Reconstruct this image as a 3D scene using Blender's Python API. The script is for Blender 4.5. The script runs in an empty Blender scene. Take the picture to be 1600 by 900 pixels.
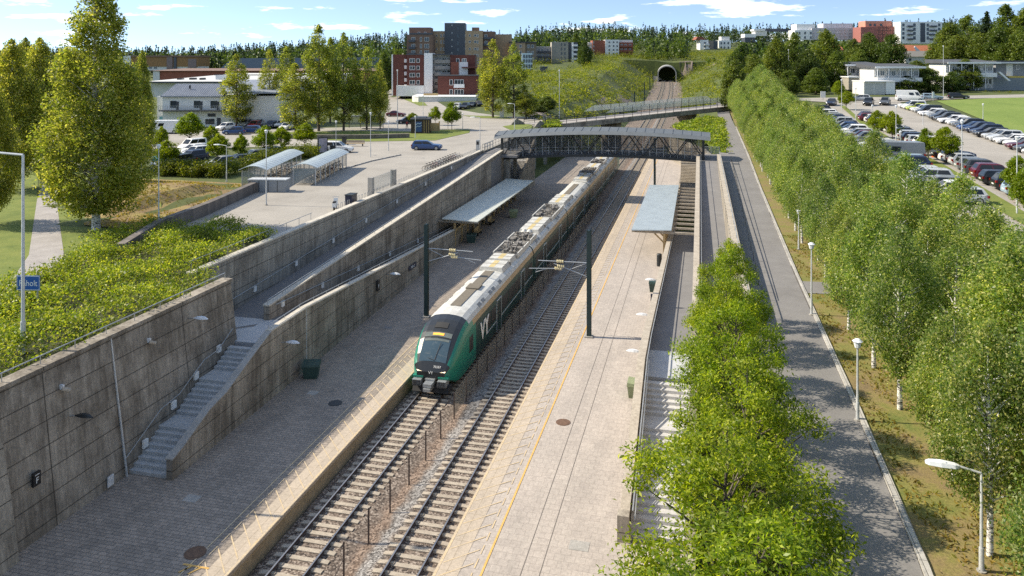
import bpy, bmesh, math, random
import numpy as np
from mathutils import Vector, Matrix
R = math.radians
rnd = random.Random(7)
SC = bpy.context.scene
COL = SC.collection
# ---------------------------------------------------------------- survey frame: world +Y runs along the railway
F, HC, V0 = 1210.0, 21.4, 93.0
TH = math.atan(294 / F)
ct, st = math.cos(TH), math.sin(TH)
def gp(u, v, z):                       # survey reading -> point on the level z
    k = (HC - z) * F / (v - V0); a = (u - 800) / F
    return ((a * ct - st) * k, (a * st + ct) * k, z)
def rd(r, d, z=0):                     # right / ahead of the survey point
    return (ct * r - st * d, st * r + ct * d, z)
def ud(u, d): return rd((u - 800) * d / F, d)[:2]
def vz(v, d): return HC - (v - V0) * d / F
def to_rd(x, y): return ct * x + st * y, -st * x + ct * y

# ---------------------------------------------------------------- mesh builder
class MB:
    def __init__(s): s.v = []; s.f = []; s.m = []
    def add(s, pts, faces, mi=0):
        o = len(s.v); s.v += [tuple(p) for p in pts]
        for f in faces: s.f.append(tuple(i + o for i in f)); s.m.append(mi)
        return s
    def hexa(s, p, mi=0):              # 4 bottom (ccw) + 4 top
        return s.add(p, [(3,2,1,0),(4,5,6,7),(0,1,5,4),(1,2,6,5),(2,3,7,6),(3,0,4,7)], mi)
    def box(s, x0, x1, y0, y1, z0, z1, mi=0):
        return s.hexa([(x0,y0,z0),(x1,y0,z0),(x1,y1,z0),(x0,y1,z0),(x0,y0,z1),(x1,y0,z1),(x1,y1,z1),(x0,y1,z1)], mi)
    def cbox(s, c, d, mi=0, M=None):
        x,y,z = c; a,b,h = d[0]/2, d[1]/2, d[2]/2
        p = [(-a,-b,-h),(a,-b,-h),(a,b,-h),(-a,b,-h),(-a,-b,h),(a,-b,h),(a,b,h),(-a,b,h)]
        if M is not None: p = [tuple(M @ Vector(q)) for q in p]
        return s.hexa([(q[0]+x,q[1]+y,q[2]+z) for q in p], mi)
    def quad(s, a, b, c, d, mi=0): return s.add([a,b,c,d], [(0,1,2,3)], mi)
    def poly(s, pts, mi=0): return s.add(pts, [tuple(range(len(pts)))], mi)
    def prism(s, pts, z0, z1, mi=0):
        n = len(pts)
        f = [tuple(range(n-1,-1,-1)), tuple(range(n,2*n))] + [(i,(i+1)%n,(i+1)%n+n,i+n) for i in range(n)]
        return s.add([(p[0],p[1],z0) for p in pts]+[(p[0],p[1],z1) for p in pts], f, mi)
    def extr(s, pts, axis, a, b, mi=0):  # closed profile extruded along an axis ('x' -> pts are (y,z); 'y' -> (x,z))
        n = len(pts)
        g = (lambda p,t:(t,p[0],p[1])) if axis=='x' else (lambda p,t:(p[0],t,p[1]))
        f = [tuple(range(n-1,-1,-1)), tuple(range(n,2*n))] + [(i,(i+1)%n,(i+1)%n+n,i+n) for i in range(n)]
        return s.add([g(p,a) for p in pts]+[g(p,b) for p in pts], f, mi)
    def tube(s, p0, p1, r, n=6, r1=None, mi=0, cap=True):
        p0, p1 = Vector(p0), Vector(p1); r1 = r if r1 is None else r1
        d = (p1-p0)
        if d.length < 1e-6: return s
        d.normalize()
        a = d.cross(Vector((0,0,1)) if abs(d.z) < .95 else Vector((1,0,0))).normalized(); b = d.cross(a)
        P = []
        for p, q in ((p0,r),(p1,r1)):
            for i in range(n):
                t = 2*math.pi*i/n; P.append(p + a*(q*math.cos(t)) + b*(q*math.sin(t)))
        f = [(i,(i+1)%n,(i+1)%n+n,i+n) for i in range(n)]
        if cap: f += [tuple(range(n-1,-1,-1)), tuple(range(n,2*n))]
        return s.add(P, f, mi)
    def path(s, pts, r, n=6, mi=0):
        for a, b in zip(pts, pts[1:]): s.tube(a, b, r, n, mi=mi)
        return s
    def disc(s, c, r, z0, z1, n=20, mi=0):
        return s.prism([(c[0]+r*math.cos(2*math.pi*i/n), c[1]+r*math.sin(2*math.pi*i/n)) for i in range(n)], z0, z1, mi)
    def wall(s, pts, t, mi=0):         # pts: (x,y,zb,zt) ; thickness t towards +normal (left of the path)
        n = len(pts); nn = []
        for i in range(n):
            a = pts[max(i-1,0)]; b = pts[min(i+1,n-1)]
            d = Vector((b[0]-a[0], b[1]-a[1])).normalized(); nn.append((-d.y, d.x))
        for i in range(n-1):
            p, q = pts[i], pts[i+1]; m, k = nn[i], nn[i+1]
            A=(p[0],p[1]); B=(q[0],q[1]); Cc=(q[0]+k[0]*t,q[1]+k[1]*t); D=(p[0]+m[0]*t,p[1]+m[1]*t)
            s.hexa([(*A,p[2]),(*B,q[2]),(*Cc,q[2]),(*D,p[2]),(*A,p[3]),(*B,q[3]),(*Cc,q[3]),(*D,p[3])], mi)
        return s
    def build(s, name, mats, parent=None, world=False, loc=None, smooth=False, bevel=0):
        me = bpy.data.meshes.new(name)
        off = Vector((0,0,0))
        if world and parent is not None: off = Vector(parent['_w'])
        if loc is not None: off = Vector(loc)
        me.from_pydata([(a-off.x,b-off.y,c-off.z) for a,b,c in s.v], [], s.f)
        if not isinstance(mats, (list,tuple)): mats = [mats]
        for m in mats: me.materials.append(m)
        me.polygons.foreach_set('material_index', s.m)
        if smooth: me.polygons.foreach_set('use_smooth', [True]*len(s.f))
        me.update()
        return link(name, me, parent, loc)
def link(name, me, parent=None, loc=None):
    o = bpy.data.objects.new(name, me); COL.objects.link(o)
    if parent is not None: o.parent = parent
    if loc is not None and parent is None: o.location = loc
    return o
def npmesh(name, V, Q, mats, mi=None, smooth=False):   # V (n,3), Q (m,4)
    me = bpy.data.meshes.new(name)
    V = np.asarray(V, dtype=np.float32); Q = np.asarray(Q, dtype=np.int32)
    me.vertices.add(len(V)); me.vertices.foreach_set('co', V.ravel())
    k = Q.shape[1]
    me.loops.add(Q.size); me.loops.foreach_set('vertex_index', Q.ravel())
    me.polygons.add(len(Q)); me.polygons.foreach_set('loop_start', np.arange(0, Q.size, k, dtype=np.int32))
    try: me.polygons.foreach_set('loop_total', np.full(len(Q), k, dtype=np.int32))
    except Exception: pass
    if not isinstance(mats, (list,tuple)): mats = [mats]
    for m in mats: me.materials.append(m)
    if mi is not None: me.polygons.foreach_set('material_index', np.asarray(mi, dtype=np.int32))
    me.update(calc_edges=True); me.validate()
    return me
def tag(o, label=None, cat=None, group=None, kind=None):
    if label: o['label'] = label
    if cat: o['category'] = cat
    if group: o['group'] = group
    if kind: o['kind'] = kind
    return o
def thing(name, label, cat, loc=(0,0,0), rz=0, group=None):
    o = bpy.data.objects.new(name, None); COL.objects.link(o); o.empty_display_size = .3
    o.location = loc; o.rotation_euler = (0,0,rz); WL[o.name] = tuple(loc)
    return tag(o, label, cat, group)
WL = {}
class _P:                               # a parent plus its world location, for parts drawn in world coordinates
    pass
def wbuild(mb, name, mats, t, **k):
    off = WL[t.name]
    mb.v = [(a-off[0],b-off[1],c-off[2]) for a,b,c in mb.v]
    return mb.build(name, mats, t, **k)
def solo(mb, name, mats, label, cat, loc, group=None, **k):
    return tag(mb.build(name, mats, None, loc=loc, **k), label, cat, group)
def struct(mb, name, mats, **k): return tag(mb.build(name, mats, **k), kind='structure')
KIDS = {}
def kids(o):
    return [c for c in COL.objects if c.parent == o] if o.name not in KIDS else KIDS[o.name]
def freeze(o):                          # remember the child tree of a prototype once (fast copying)
    ch = [c for c in COL.objects if c.parent == o]; KIDS[o.name] = ch
    for c in ch: freeze(c)
def dup(root, loc, rz=0, scale=None, label=None, group=None, color=None, paint=()):
    r = root.copy(); COL.objects.link(r); r.location = loc; r.rotation_euler = (0,0,rz); WL[r.name] = tuple(loc)
    if scale is not None: r.scale = scale if hasattr(scale,'__len__') else (scale,)*3
    if label: r['label'] = label
    if group: r['group'] = group
    def rec(src, dst):
        for c in KIDS[src.name]:
            k = c.copy(); COL.objects.link(k); k.parent = dst
            if color is not None and c.name.split('.')[0] in paint: k.color = color
            rec(c, k)
    rec(root, r)
    return r
ORD = ['nearest','second','third','fourth','fifth','sixth','seventh','eighth','ninth','tenth','eleventh','twelfth','thirteenth','fourteenth','fifteenth','sixteenth','seventeenth','eighteenth','nineteenth','twentieth','twenty-first','twenty-second','twenty-third','twenty-fourth','twenty-fifth','twenty-sixth','twenty-seventh','twenty-eighth','twenty-ninth','thirtieth','thirty-first','thirty-second','thirty-third','thirty-fourth','thirty-fifth','thirty-sixth','thirty-seventh','thirty-eighth','thirty-ninth','fortieth']
def nth(i): return ORD[i] if i else 'nearest'

# ---------------------------------------------------------------- materials
class NT:
    def __init__(s, name):
        s.m = bpy.data.materials.new(name); s.m.use_nodes = True; s.t = s.m.node_tree
        s.b = s.t.nodes['Principled BSDF']; s.o = s.t.nodes['Material Output']
    def n(s, typ, **k):
        x = s.t.nodes.new(typ)
        for a, b in k.items():
            if a.startswith('i_'): x.inputs[a[2:].replace('_',' ')].default_value = b
            elif a.startswith('n_'): x.inputs[int(a[2:])].default_value = b
            else: setattr(x, a, b)
        return x
    def l(s, a, b): s.t.links.new(a, b)
    def pos(s, scale=(1,1,1), obj=False):
        mp = s.n('ShaderNodeMapping'); mp.inputs['Scale'].default_value = scale
        if obj: s.l(s.n('ShaderNodeTexCoord').outputs['Object'], mp.inputs[0])
        else: s.l(s.n('ShaderNodeNewGeometry').outputs['Position'], mp.inputs[0])
        return mp.outputs[0]
    def noise(s, vec, scale, detail=4, rough=.6):
        x = s.n('ShaderNodeTexNoise'); x.inputs['Scale'].default_value = scale
        x.inputs['Detail'].default_value = detail; x.inputs['Roughness'].default_value = rough
        s.l(vec, x.inputs['Vector']); return x.outputs[0]
    def ramp(s, fac, stops):
        x = s.n('ShaderNodeValToRGB'); e = x.color_ramp.elements
        while len(e) < len(stops): e.new(.5)
        for k, (p, c) in zip(e, stops): k.position = p; k.color = (*c,1) if len(c)==3 else c
        s.l(fac, x.inputs[0]); return x.outputs[0]
    def mix(s, fac, a, b, mode='MIX'):
        x = s.n('ShaderNodeMix', data_type='RGBA', blend_type=mode)
        for sock, val in ((x.inputs[0],fac),(x.inputs[6],a),(x.inputs[7],b)):
            if hasattr(val,'is_output'): s.l(val, sock)
            elif isinstance(val,(int,float)): sock.default_value = val
            else: sock.default_value = (*val,1)
        return x.outputs[2]
    def math(s, op, a, b=None, c=None):
        x = s.n('ShaderNodeMath', operation=op)
        for i, val in enumerate((a,b,c)):
            if val is None: continue
            if hasattr(val,'is_output'): s.l(val, x.inputs[i])
            else: x.inputs[i].default_value = val
        return x.outputs[0]
    def bump(s, h, strength=.4, dist=.02):
        x = s.n('ShaderNodeBump'); x.inputs['Strength'].default_value = strength; x.inputs['Distance'].default_value = dist
        s.l(h, x.inputs['Height']); s.l(x.outputs[0], s.b.inputs['Normal'])
    def col(s, c):
        if hasattr(c,'is_output'): s.l(c, s.b.inputs['Base Color'])
        else: s.b.inputs['Base Color'].default_value = (*c,1)
    def set(s, rough=.7, metal=0, spec=None):
        s.b.inputs['Roughness'].default_value = rough; s.b.inputs['Metallic'].default_value = metal
        if spec is not None: s.b.inputs['Specular IOR Level'].default_value = spec
        return s.m
def lin(r, g, b):                       # 0..255 sRGB -> linear
    return tuple((c/255/12.92 if c/255 <= .04045 else ((c/255+.055)/1.055)**2.4) for c in (r,g,b))
def plain(name, c, rough=.6, metal=0, var=.15, scale=3, obj=False, spec=None):
    t = NT(name); v = t.pos(obj=obj)
    n = t.noise(v, scale, 5, .65)
    a = tuple(x*(1-var) for x in c); b = tuple(min(1,x*(1+var)) for x in c)
    t.col(t.ramp(n, [(.3,a),(.7,b)]))
    return t.set(rough, metal, spec)
def multi(name, stops, scale=1.0, rough=.9, bump=0, bdist=.03, detail=8, scale2=None, dark2=.75, vscale=(1,1,1)):
    t = NT(name); v = t.pos(vscale); n = t.noise(v, scale, detail, .7)
    c = t.ramp(n, stops)
    if scale2:
        n2 = t.noise(v, scale2, 5, .7)
        c = t.mix(1.0, c, t.ramp(n2, [(.3,(dark2,)*3),(.7,(1.15,)*3)]), 'MULTIPLY')
    t.col(c)
    if bump: t.bump(t.noise(v, scale2 or scale*6, 5, .7), bump, bdist)
    return t.set(rough)
def paving(name, c1, c2, mortar, w=.42, h=.42, rot=0, off=.5, stain=.25, msize=.012):
    t = NT(name); mp = t.n('ShaderNodeMapping'); mp.inputs['Rotation'].default_value = (0,0,rot)
    t.l(t.n('ShaderNodeNewGeometry').outputs['Position'], mp.inputs[0])
    b = t.n('ShaderNodeTexBrick', offset=off); b.inputs['Scale'].default_value = 1
    b.inputs['Brick Width'].default_value = w; b.inputs['Row Height'].default_value = h; b.inputs['Mortar Size'].default_value = msize
    b.inputs['Mortar Smooth'].default_value = .3
    b.inputs['Color1'].default_value = (*c1,1); b.inputs['Color2'].default_value = (*c2,1); b.inputs['Mortar'].default_value = (*mortar,1)
    b.inputs['Bias'].default_value = 0
    t.l(mp.outputs[0], b.inputs['Vector'])
    n = t.noise(t.pos((.5,.16,1)), 1.3, 8, .7); n2 = t.noise(t.pos(), 9, 5, .7)
    c = t.mix(1., b.outputs[0], t.ramp(n, [(.25,(1-stain,)*3),(.72,(1+stain*.7,1+stain*.62,1+stain*.55))]), 'MULTIPLY')
    c = t.mix(1., c, t.ramp(n2, [(.3,(.78,)*3),(.7,(1.16,)*3)]), 'MULTIPLY')
    t.col(c); t.bump(b.outputs[1], -.3, .01)
    return t.set(.85)
def wallmat(name, base, dark, streak=.8, joint=1.05, axis='y', spec=.2):
    t = NT(name); P = t.pos()
    vs = t.noise(t.pos((1.3,1.3,.10)), 1.6, 8, .72)             # runs of damp down the wall
    bl = t.noise(P, .35, 6, .65); fine = t.noise(P, 7, 9, .8); str2 = t.noise(t.pos((5,5,.25)), 1.4, 6, .7)
    f = t.math('ADD', t.math('MULTIPLY', vs, streak), t.math('MULTIPLY', bl, 1-streak*.5))
    c = t.ramp(f, [(.42,base),(.58,tuple((a*1.25+b*1)/2.1 for a,b in zip(base,dark))),(.74,dark)])
    c = t.mix(1., c, t.ramp(str2, [(.32,(.74,.72,.70)),(.6,(1.1,1.08,1.05))]), 'MULTIPLY')
    c = t.mix(1., c, t.ramp(fine, [(.3,(.70,)*3),(.7,(1.22,)*3)]), 'MULTIPLY')
    sep = t.n('ShaderNodeSeparateXYZ'); t.l(P, sep.inputs[0])
    zj = t.math('LESS_THAN', t.math('PINGPONG', t.math('ADD', sep.outputs[2], .02), joint/2), .022)
    yj = t.math('LESS_THAN', t.math('PINGPONG', sep.outputs[1 if axis=='y' else 0], 4.8), .03)
    j = t.math('MAXIMUM', zj, yj)
    t.col(t.mix(t.math('MULTIPLY', j, .75), c, (.03,.028,.025)))
    t.bump(t.math('SUBTRACT', fine, t.math('MULTIPLY', j, 2)), .35, .02)
    return t.set(.9, 0, spec)
def leafmat(name, cols, rough=.5, trans=.45, patch=.12, pscale=.7):
    t = NT(name)
    g = t.n('ShaderNodeNewGeometry'); oi = t.n('ShaderNodeObjectInfo')
    c = t.ramp(g.outputs['Random Per Island'], [(i/(len(cols)-1), k) for i, k in enumerate(cols)])
    n = t.noise(t.pos(), pscale, 3, .5)
    c = t.mix(1., c, t.ramp(n, [(.3,(1-patch*1.6,)*3),(.7,(1+patch*1.5,1+patch,1))]), 'MULTIPLY')
    c = t.mix(1., c, t.ramp(oi.outputs['Random'], [(0,(.86,.93,.9)),(1,(1.14,1.06,1))]), 'MULTIPLY')
    t.col(c); t.set(rough, 0, .35)
    tr = t.n('ShaderNodeBsdfTranslucent'); t.l(t.mix(1., c, (1.5,1.5,.7), 'MULTIPLY'), tr.inputs[0])
    mx = t.n('ShaderNodeMixShader'); mx.inputs[0].default_value = trans
    t.l(t.b.outputs[0], mx.inputs[1]); t.l(tr.outputs[0], mx.inputs[2]); t.l(mx.outputs[0], t.o.inputs[0])
    return t.m
def glassy(name, c=(.02,.025,.03), rough=.08): 
    t = NT(name); t.col(c); return t.set(rough, 0, .6)
def seethru(name, c, alpha, rough=.2):
    t = NT(name); t.col(c); t.b.inputs['Alpha'].default_value = alpha; return t.set(rough)
def painted(name, rough=.3):             # car paint from the object's own colour
    t = NT(name); oi = t.n('ShaderNodeObjectInfo'); n = t.noise(t.pos(obj=True), 4, 4)
    t.col(t.mix(1., oi.outputs['Color'], t.ramp(n, [(.3,(.93,)*3),(.7,(1.05,)*3)]), 'MULTIPLY'))
    t.b.inputs['Coat Weight'].default_value = .35; t.b.inputs['Coat Roughness'].default_value = .12
    return t.set(rough)
def emis(name, c, s):
    t = NT(name); t.col(c); t.b.inputs['Emission Color'].default_value = (*c,1); t.b.inputs['Emission Strength'].default_value = s; return t.set(.5)

M = {}
M['wall'] = wallmat('stained_concrete', (.455,.415,.36), (.19,.167,.14), .60)
M['wall_grey'] = wallmat('grey_concrete', (.42,.41,.375), (.20,.19,.172), .55)
M['wall_pale'] = wallmat('pale_concrete', (.46,.42,.36), (.24,.215,.18), .6)
M['concrete'] = multi('concrete', [(.3,(.30,.285,.26)),(.7,(.42,.40,.37))], 1.2, .9, .2, scale2=9)
M['coping'] = multi('coping_concrete', [(.3,(.48,.44,.37)),(.7,(.62,.57,.49))], 1.2, .85, scale2=6)
M['stone'] = paving('granite_block', (.20,.175,.155), (.13,.115,.105), (.04,.035,.03), .9, .5)
M['rough_stone'] = multi('rough_stone', [(.3,(.09,.08,.07)),(.55,(.19,.165,.145)),(.75,(.27,.24,.21))], 1.4, .95, .6, .08, scale2=5)
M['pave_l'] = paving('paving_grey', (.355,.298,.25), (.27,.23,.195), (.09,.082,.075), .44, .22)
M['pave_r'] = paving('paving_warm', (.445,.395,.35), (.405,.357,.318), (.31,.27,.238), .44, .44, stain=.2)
M['slab'] = paving('edge_slab', (.49,.41,.325), (.44,.37,.295), (.30,.24,.17), 1.0, 2.0, off=0, stain=.15)
M['edgeface'] = multi('edge_face', [(.3,(.33,.25,.155)),(.7,(.47,.37,.245))], 1, .9, scale2=5)
M['yellow'] = multi('road_paint_yellow', [(.3,(.62,.36,.10)),(.7,(.74,.46,.15))], 2, .8, scale2=12)
M['yellow_dim'] = multi('worn_paint_yellow', [(.35,(.50,.41,.31)),(.62,(.62,.47,.28))], 1.6, .8, scale2=10)
M['asphalt'] = multi('asphalt', [(.3,(.175,.165,.16)),(.7,(.235,.225,.22))], .5, .93, .15, .01, scale2=14, dark2=.85)
M['asphalt_ramp'] = multi('ramp_asphalt', [(.3,(.17,.165,.165)),(.7,(.22,.215,.215))], .6, .93, .1, .01, scale2=12, dark2=.85)
M['asphalt_lot'] = multi('sunbleached_asphalt', [(.25,(.25,.228,.20)),(.5,(.33,.305,.27)),(.75,(.39,.36,.32))], .16, .93, .1, .01, scale2=6, dark2=.88)
M['kerb'] = paving('kerb_granite', (.50,.48,.45), (.40,.385,.36), (.12,.11,.1), .16, .8, off=0)
M['path'] = multi('gravelled_path', [(.3,(.30,.275,.26)),(.7,(.42,.39,.37))], .8, .95, .1, scale2=12)
M['grass_dry'] = multi('dry_grass', [(.28,(.17,.12,.075)),(.42,(.27,.20,.085)),(.52,(.24,.215,.06)),(.66,(.14,.175,.035))], .45, .95, .6, .05, scale2=11, dark2=.6)
M['grass'] = multi('meadow_grass', [(.3,(.10,.145,.02)),(.5,(.16,.20,.035)),(.72,(.22,.24,.05))], .5, .95, .5, .05, scale2=10, dark2=.7)
M['field'] = multi('mown_field', [(.3,(.12,.18,.026)),(.5,(.155,.22,.034)),(.7,(.19,.245,.05))], .16, .95, .2, .04, scale2=3, dark2=.85, vscale=(1,.35,1))
M['straw'] = multi('straw_grass', [(.3,(.13,.08,.055)),(.45,(.27,.18,.085)),(.6,(.36,.28,.09)),(.78,(.20,.20,.045))], .35, .95, .6, .06, scale2=8, dark2=.6)
M['land'] = multi('land', [(.28,(.045,.062,.016)),(.5,(.08,.105,.024)),(.68,(.125,.14,.036)),(.8,(.18,.14,.085))], .06, .95, .4, .3, scale2=.9, dark2=.65)
M['rock'] = multi('scree', [(.3,(.13,.105,.09)),(.7,(.33,.27,.24))], .8, .95, .8, .15, scale2=4, dark2=.55)
M['steel'] = plain('galvanised_steel', (.42,.44,.45), .45, .6)
M['steel_pale'] = plain('pale_metal', (.55,.57,.58), .5, .2)
M['zinc'] = plain('zinc_sheet', (.14,.155,.165), .55, .25, .10, 1.2)
M['dark'] = plain('dark_steel', (.028,.032,.034), .5, .2)
M['mast'] = plain('mast_green', (.018,.040,.042), .45, .2)
M['black'] = plain('black_rubber', (.015,.015,.016), .6)
M['blackgloss'] = glassy('black_gloss', (.008,.009,.011), .15)
M['white'] = plain('white_paint', (.78,.78,.76), .6, 0, .06)
M['offwhite'] = plain('offwhite_render', (.66,.65,.62), .8, 0, .08, .6)
M['cream'] = plain('cream_ceramic', (.72,.62,.36), .4)
M['lampwhite'] = plain('lamp_shell', (.70,.72,.74), .4)
M['lampglass'] = plain('lamp_lens', (.85,.85,.82), .25)
M['wood'] = multi('larch_wood', [(.3,(.40,.27,.12)),(.7,(.60,.43,.22))], 1.5, .75, .1, scale2=9, vscale=(4,4,.6))
M['timber_weathered'] = multi('weathered_timber', [(.3,(.34,.29,.23)),(.7,(.52,.46,.38))], 2, .85, .1, scale2=9)
M['grit_green'] = plain('grit_box_green', (.032,.072,.062), .5)
M['grit_lime'] = plain('grit_box_pale_green', (.26,.30,.17), .6)
M['rust'] = multi('rusty_iron', [(.3,(.10,.055,.035)),(.7,(.19,.11,.07))], 5, .8)
M['blue'] = plain('sign_blue', (.008,.10,.36), .4, 0, .05)
M['navy'] = plain('sign_navy', (.015,.02,.05), .4)
M['orange'] = plain('safety_orange', (.75,.16,.03), .5)
M['glass'] = glassy('window_glass', (.03,.04,.05), .06)
M['pane_blue'] = seethru('greenish_glass', (.66,.70,.68), .42, .1)
M['pane_clear'] = seethru('shelter_glass', (.34,.40,.42), .28, .1)
M['meshpanel'] = seethru('wire_mesh', (.22,.22,.20), .30, .6)
M['text_w'] = plain('lettering_white', (.82,.82,.80), .5, 0, .02)
def ballast():
    t = NT('ballast'); P = t.pos(); sep = t.n('ShaderNodeSeparateXYZ'); t.l(P, sep.inputs[0])
    vo = t.n('ShaderNodeTexVoronoi'); vo.inputs['Scale'].default_value = 13; t.l(P, vo.inputs['Vector'])
    cs = t.n('ShaderNodeSeparateColor'); t.l(vo.outputs['Color'], cs.inputs[0])
    warm = t.ramp(cs.outputs[0], [(0,(.03,.023,.019)),(.35,(.125,.092,.072)),(.7,(.21,.162,.128)),(1,(.42,.35,.29))])
    pale = t.ramp(cs.outputs[0], [(0,(.055,.05,.047)),(.4,(.175,.16,.148)),(1,(.42,.395,.37))])
    rust = t.ramp(cs.outputs[1], [(0,(.05,.034,.026)),(.5,(.19,.13,.095)),(1,(.36,.27,.21))])
    w = t.math('ADD', sep.outputs[0], t.math('MULTIPLY', t.math('SUBTRACT', t.noise(P, .9, 5), .5), 1.1))
    def band(c, h): return t.math('SMOOTH_MIN', 1, t.math('MAXIMUM', 0, t.math('SUBTRACT', 1.35, t.math('DIVIDE', t.math('ABSOLUTE', t.math('SUBTRACT', w, c)), h))), .1)
    c = t.mix(band(-14.45, .38), warm, rust); c = t.mix(band(-13.75, .36), c, pale)
    c = t.mix(1., c, t.ramp(t.noise(P, .6, 6), [(.3,(.8,)*3),(.7,(1.12,)*3)]), 'MULTIPLY')
    t.col(c); t.bump(vo.outputs['Distance'], -.9, .05); return t.set(.95)
M['ballast'] = ballast()
M['sleeper'] = multi('sleeper_concrete', [(.3,(.33,.275,.215)),(.7,(.50,.43,.345))], 2.2, .9, .1, scale2=14)
M['rail_side'] = multi('rusty_rail', [(.3,(.05,.035,.032)),(.7,(.085,.06,.052))], 3, .7)
M['rail_top'] = plain('polished_rail', (.40,.38,.37), .35, .8)

def txt(s, size, mat, parent=None, loc=(0,0,0), rot=(0,0,0), depth=.004, name='lettering', align='CENTER', shear=0, bold=0):
    cu = bpy.data.curves.new(name, 'FONT'); cu.body = s; cu.size = size; cu.extrude = depth; cu.align_x = align; cu.align_y = 'CENTER'
    cu.shear = shear; cu.offset = bold; cu.resolution_u = 3
    o = bpy.data.objects.new(name, cu); COL.objects.link(o)
    dg = bpy.context.evaluated_depsgraph_get(); me = bpy.data.meshes.new_from_object(o.evaluated_get(dg))
    bpy.data.objects.remove(o); bpy.data.curves.remove(cu)
    me.materials.clear(); me.materials.append(mat)
    q = link(name, me, parent); q.location = loc; q.rotation_euler = rot
    return q
# ---------------------------------------------------------------- camera, sun, sky
cam = bpy.data.cameras.new('camera'); co = bpy.data.objects.new('camera', cam); COL.objects.link(co)
cam.sensor_width = 36; cam.lens = 36*F/1600; cam.shift_y = -(450-V0)/1600; cam.clip_end = 9000; cam.clip_start = .5
co.location = (0,0,HC); co.rotation_euler = (R(90),0,TH); SC.camera = co
EL = R(39); SD = Vector((-.994*math.cos(EL), -.105*math.cos(EL), math.sin(EL)))   # towards the sun
sl = bpy.data.lights.new('sun', 'SUN'); so = bpy.data.objects.new('sun', sl); COL.objects.link(so)
sl.energy = 3.15; sl.angle = R(.53); sl.color = (1,.97,.92); so.rotation_euler = SD.to_track_quat('Z','Y').to_euler()
so.location = (-60,0,60)
W = bpy.data.worlds.new('World'); SC.world = W; W.use_nodes = True; wt = W.node_tree; wn = wt.nodes
bg = wn['Background']; bg.inputs[1].default_value = .15
sky = wn.new('ShaderNodeTexSky'); sky.sky_type = 'NISHITA'; sky.sun_disc = False
sky.sun_elevation = EL; sky.sun_rotation = math.atan2(SD.x, SD.y); sky.altitude = 200; sky.air_density = 1.0; sky.dust_density = .35; sky.ozone_density = 2.2
tc = wn.new('ShaderNodeTexCoord'); mp = wn.new('ShaderNodeMapping')
mp.inputs['Scale'].default_value = (1,1,2.6); mp.inputs['Location'].default_value = (0,0,.19)
wt.links.new(tc.outputs['Generated'], mp.inputs[0]); nm = wn.new('ShaderNodeVectorMath'); nm.operation = 'NORMALIZE'
wt.links.new(mp.outputs[0], nm.inputs[0]); wt.links.new(nm.outputs[0], sky.inputs[0])
# small fair-weather clouds: noise over the sky direction, stretched along the horizon
cm = wn.new('ShaderNodeMapping'); cm.inputs['Scale'].default_value = (9,9,58); cm.inputs['Location'].default_value = (3.1,1.7,.6)
wt.links.new(tc.outputs['Generated'], cm.inputs[0])
cn = wn.new('ShaderNodeTexNoise'); cn.inputs['Scale'].default_value = 1.0; cn.inputs['Detail'].default_value = 7; cn.inputs['Roughness'].default_value = .6
wt.links.new(cm.outputs[0], cn.inputs[0])
cr = wn.new('ShaderNodeValToRGB'); cr.color_ramp.elements[0].position = .56; cr.color_ramp.elements[1].position = .70
wt.links.new(cn.outputs[0], cr.inputs[0])
cx = wn.new('ShaderNodeMix'); cx.data_type = 'RGBA'; cx.inputs[7].default_value = (7.5,7.5,7.6,1)
wt.links.new(cr.outputs[0], cx.inputs[0]); wt.links.new(sky.outputs[0], cx.inputs[6]); wt.links.new(cx.outputs[2], bg.inputs[0])
vs = SC.view_settings; vs.view_transform = 'Standard'; vs.look = 'None'; vs.gamma = 1; vs.exposure = 1.08
vs.use_white_balance = True; vs.white_balance_temperature = 7700; vs.white_balance_tint = 8
SC.cycles.use_denoising = False; SC.cycles.use_adaptive_sampling = False; SC.cycles.max_bounces = 6; SC.cycles.transparent_max_bounces = 12
SC.cycles.diffuse_bounces = 3; SC.cycles.glossy_bounces = 2; SC.cycles.transmission_bounces = 3; SC.cycles.caustics_reflective = False; SC.cycles.caustics_refractive = False

# ---------------------------------------------------------------- lie of the land
UB = [-4000,0,300,500,620,800,900,1050,1150,1300,1500,1900,5000]
DB = [0,100,200,260,350,450,600,800,1200,4000]
ZT = [[7.3,7.3,7.4,7.6,8,9,11,15,18,18],[7.3,7.3,7.4,7.6,8,9,11,15,18,18],[7.3,7.3,7.4,7.6,8,9,11,15,18,18],
 [7.3,7.3,7.4,7.6,8.4,11,17,25,28,28],[7.3,7.3,7.4,7.8,9.5,14,23,33,38,38],[7.3,7.3,7.6,9.5,13,17,24,33,38,38],
 [7.3,7.3,8,10.5,14.2,18.5,29,42,48,48],[7.3,7.3,8.3,10.5,13.5,17,27,40,46,46],[7.2,7.2,8.4,11,15.5,20,28,39,46,46],
 [7.2,8.5,11.4,13.6,17,21.5,29,41,48,48],[7.2,8.6,11.6,14.2,17.8,23,32,47,54,54],[7.2,8.6,11.6,14.2,17.8,23,32,47,54,54],[7.2,8.6,11.6,14.2,17.8,23,32,47,54,54]]
def ss(a, b, x):
    t = min(1,max(0,(x-a)/(b-a))); return t*t*(3-2*t)
def idx(B, x):
    for i in range(len(B)-2):
        if x < B[i+1]: return i, min(1,max(0,(x-B[i])/(B[i+1]-B[i])))
    return len(B)-2, min(1,max(0,(x-B[-2])/(B[-1]-B[-2])))
def xc(y): return -14.45 - (0 if y < 250 else 9.7e-5*(min(y,520)-250)**2)
def zt(y):
    if y < 160: return 0
    if y < 240: return .0285*(y-160)**2/160
    return 1.14 + .0285*(min(y,520)-240)
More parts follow.
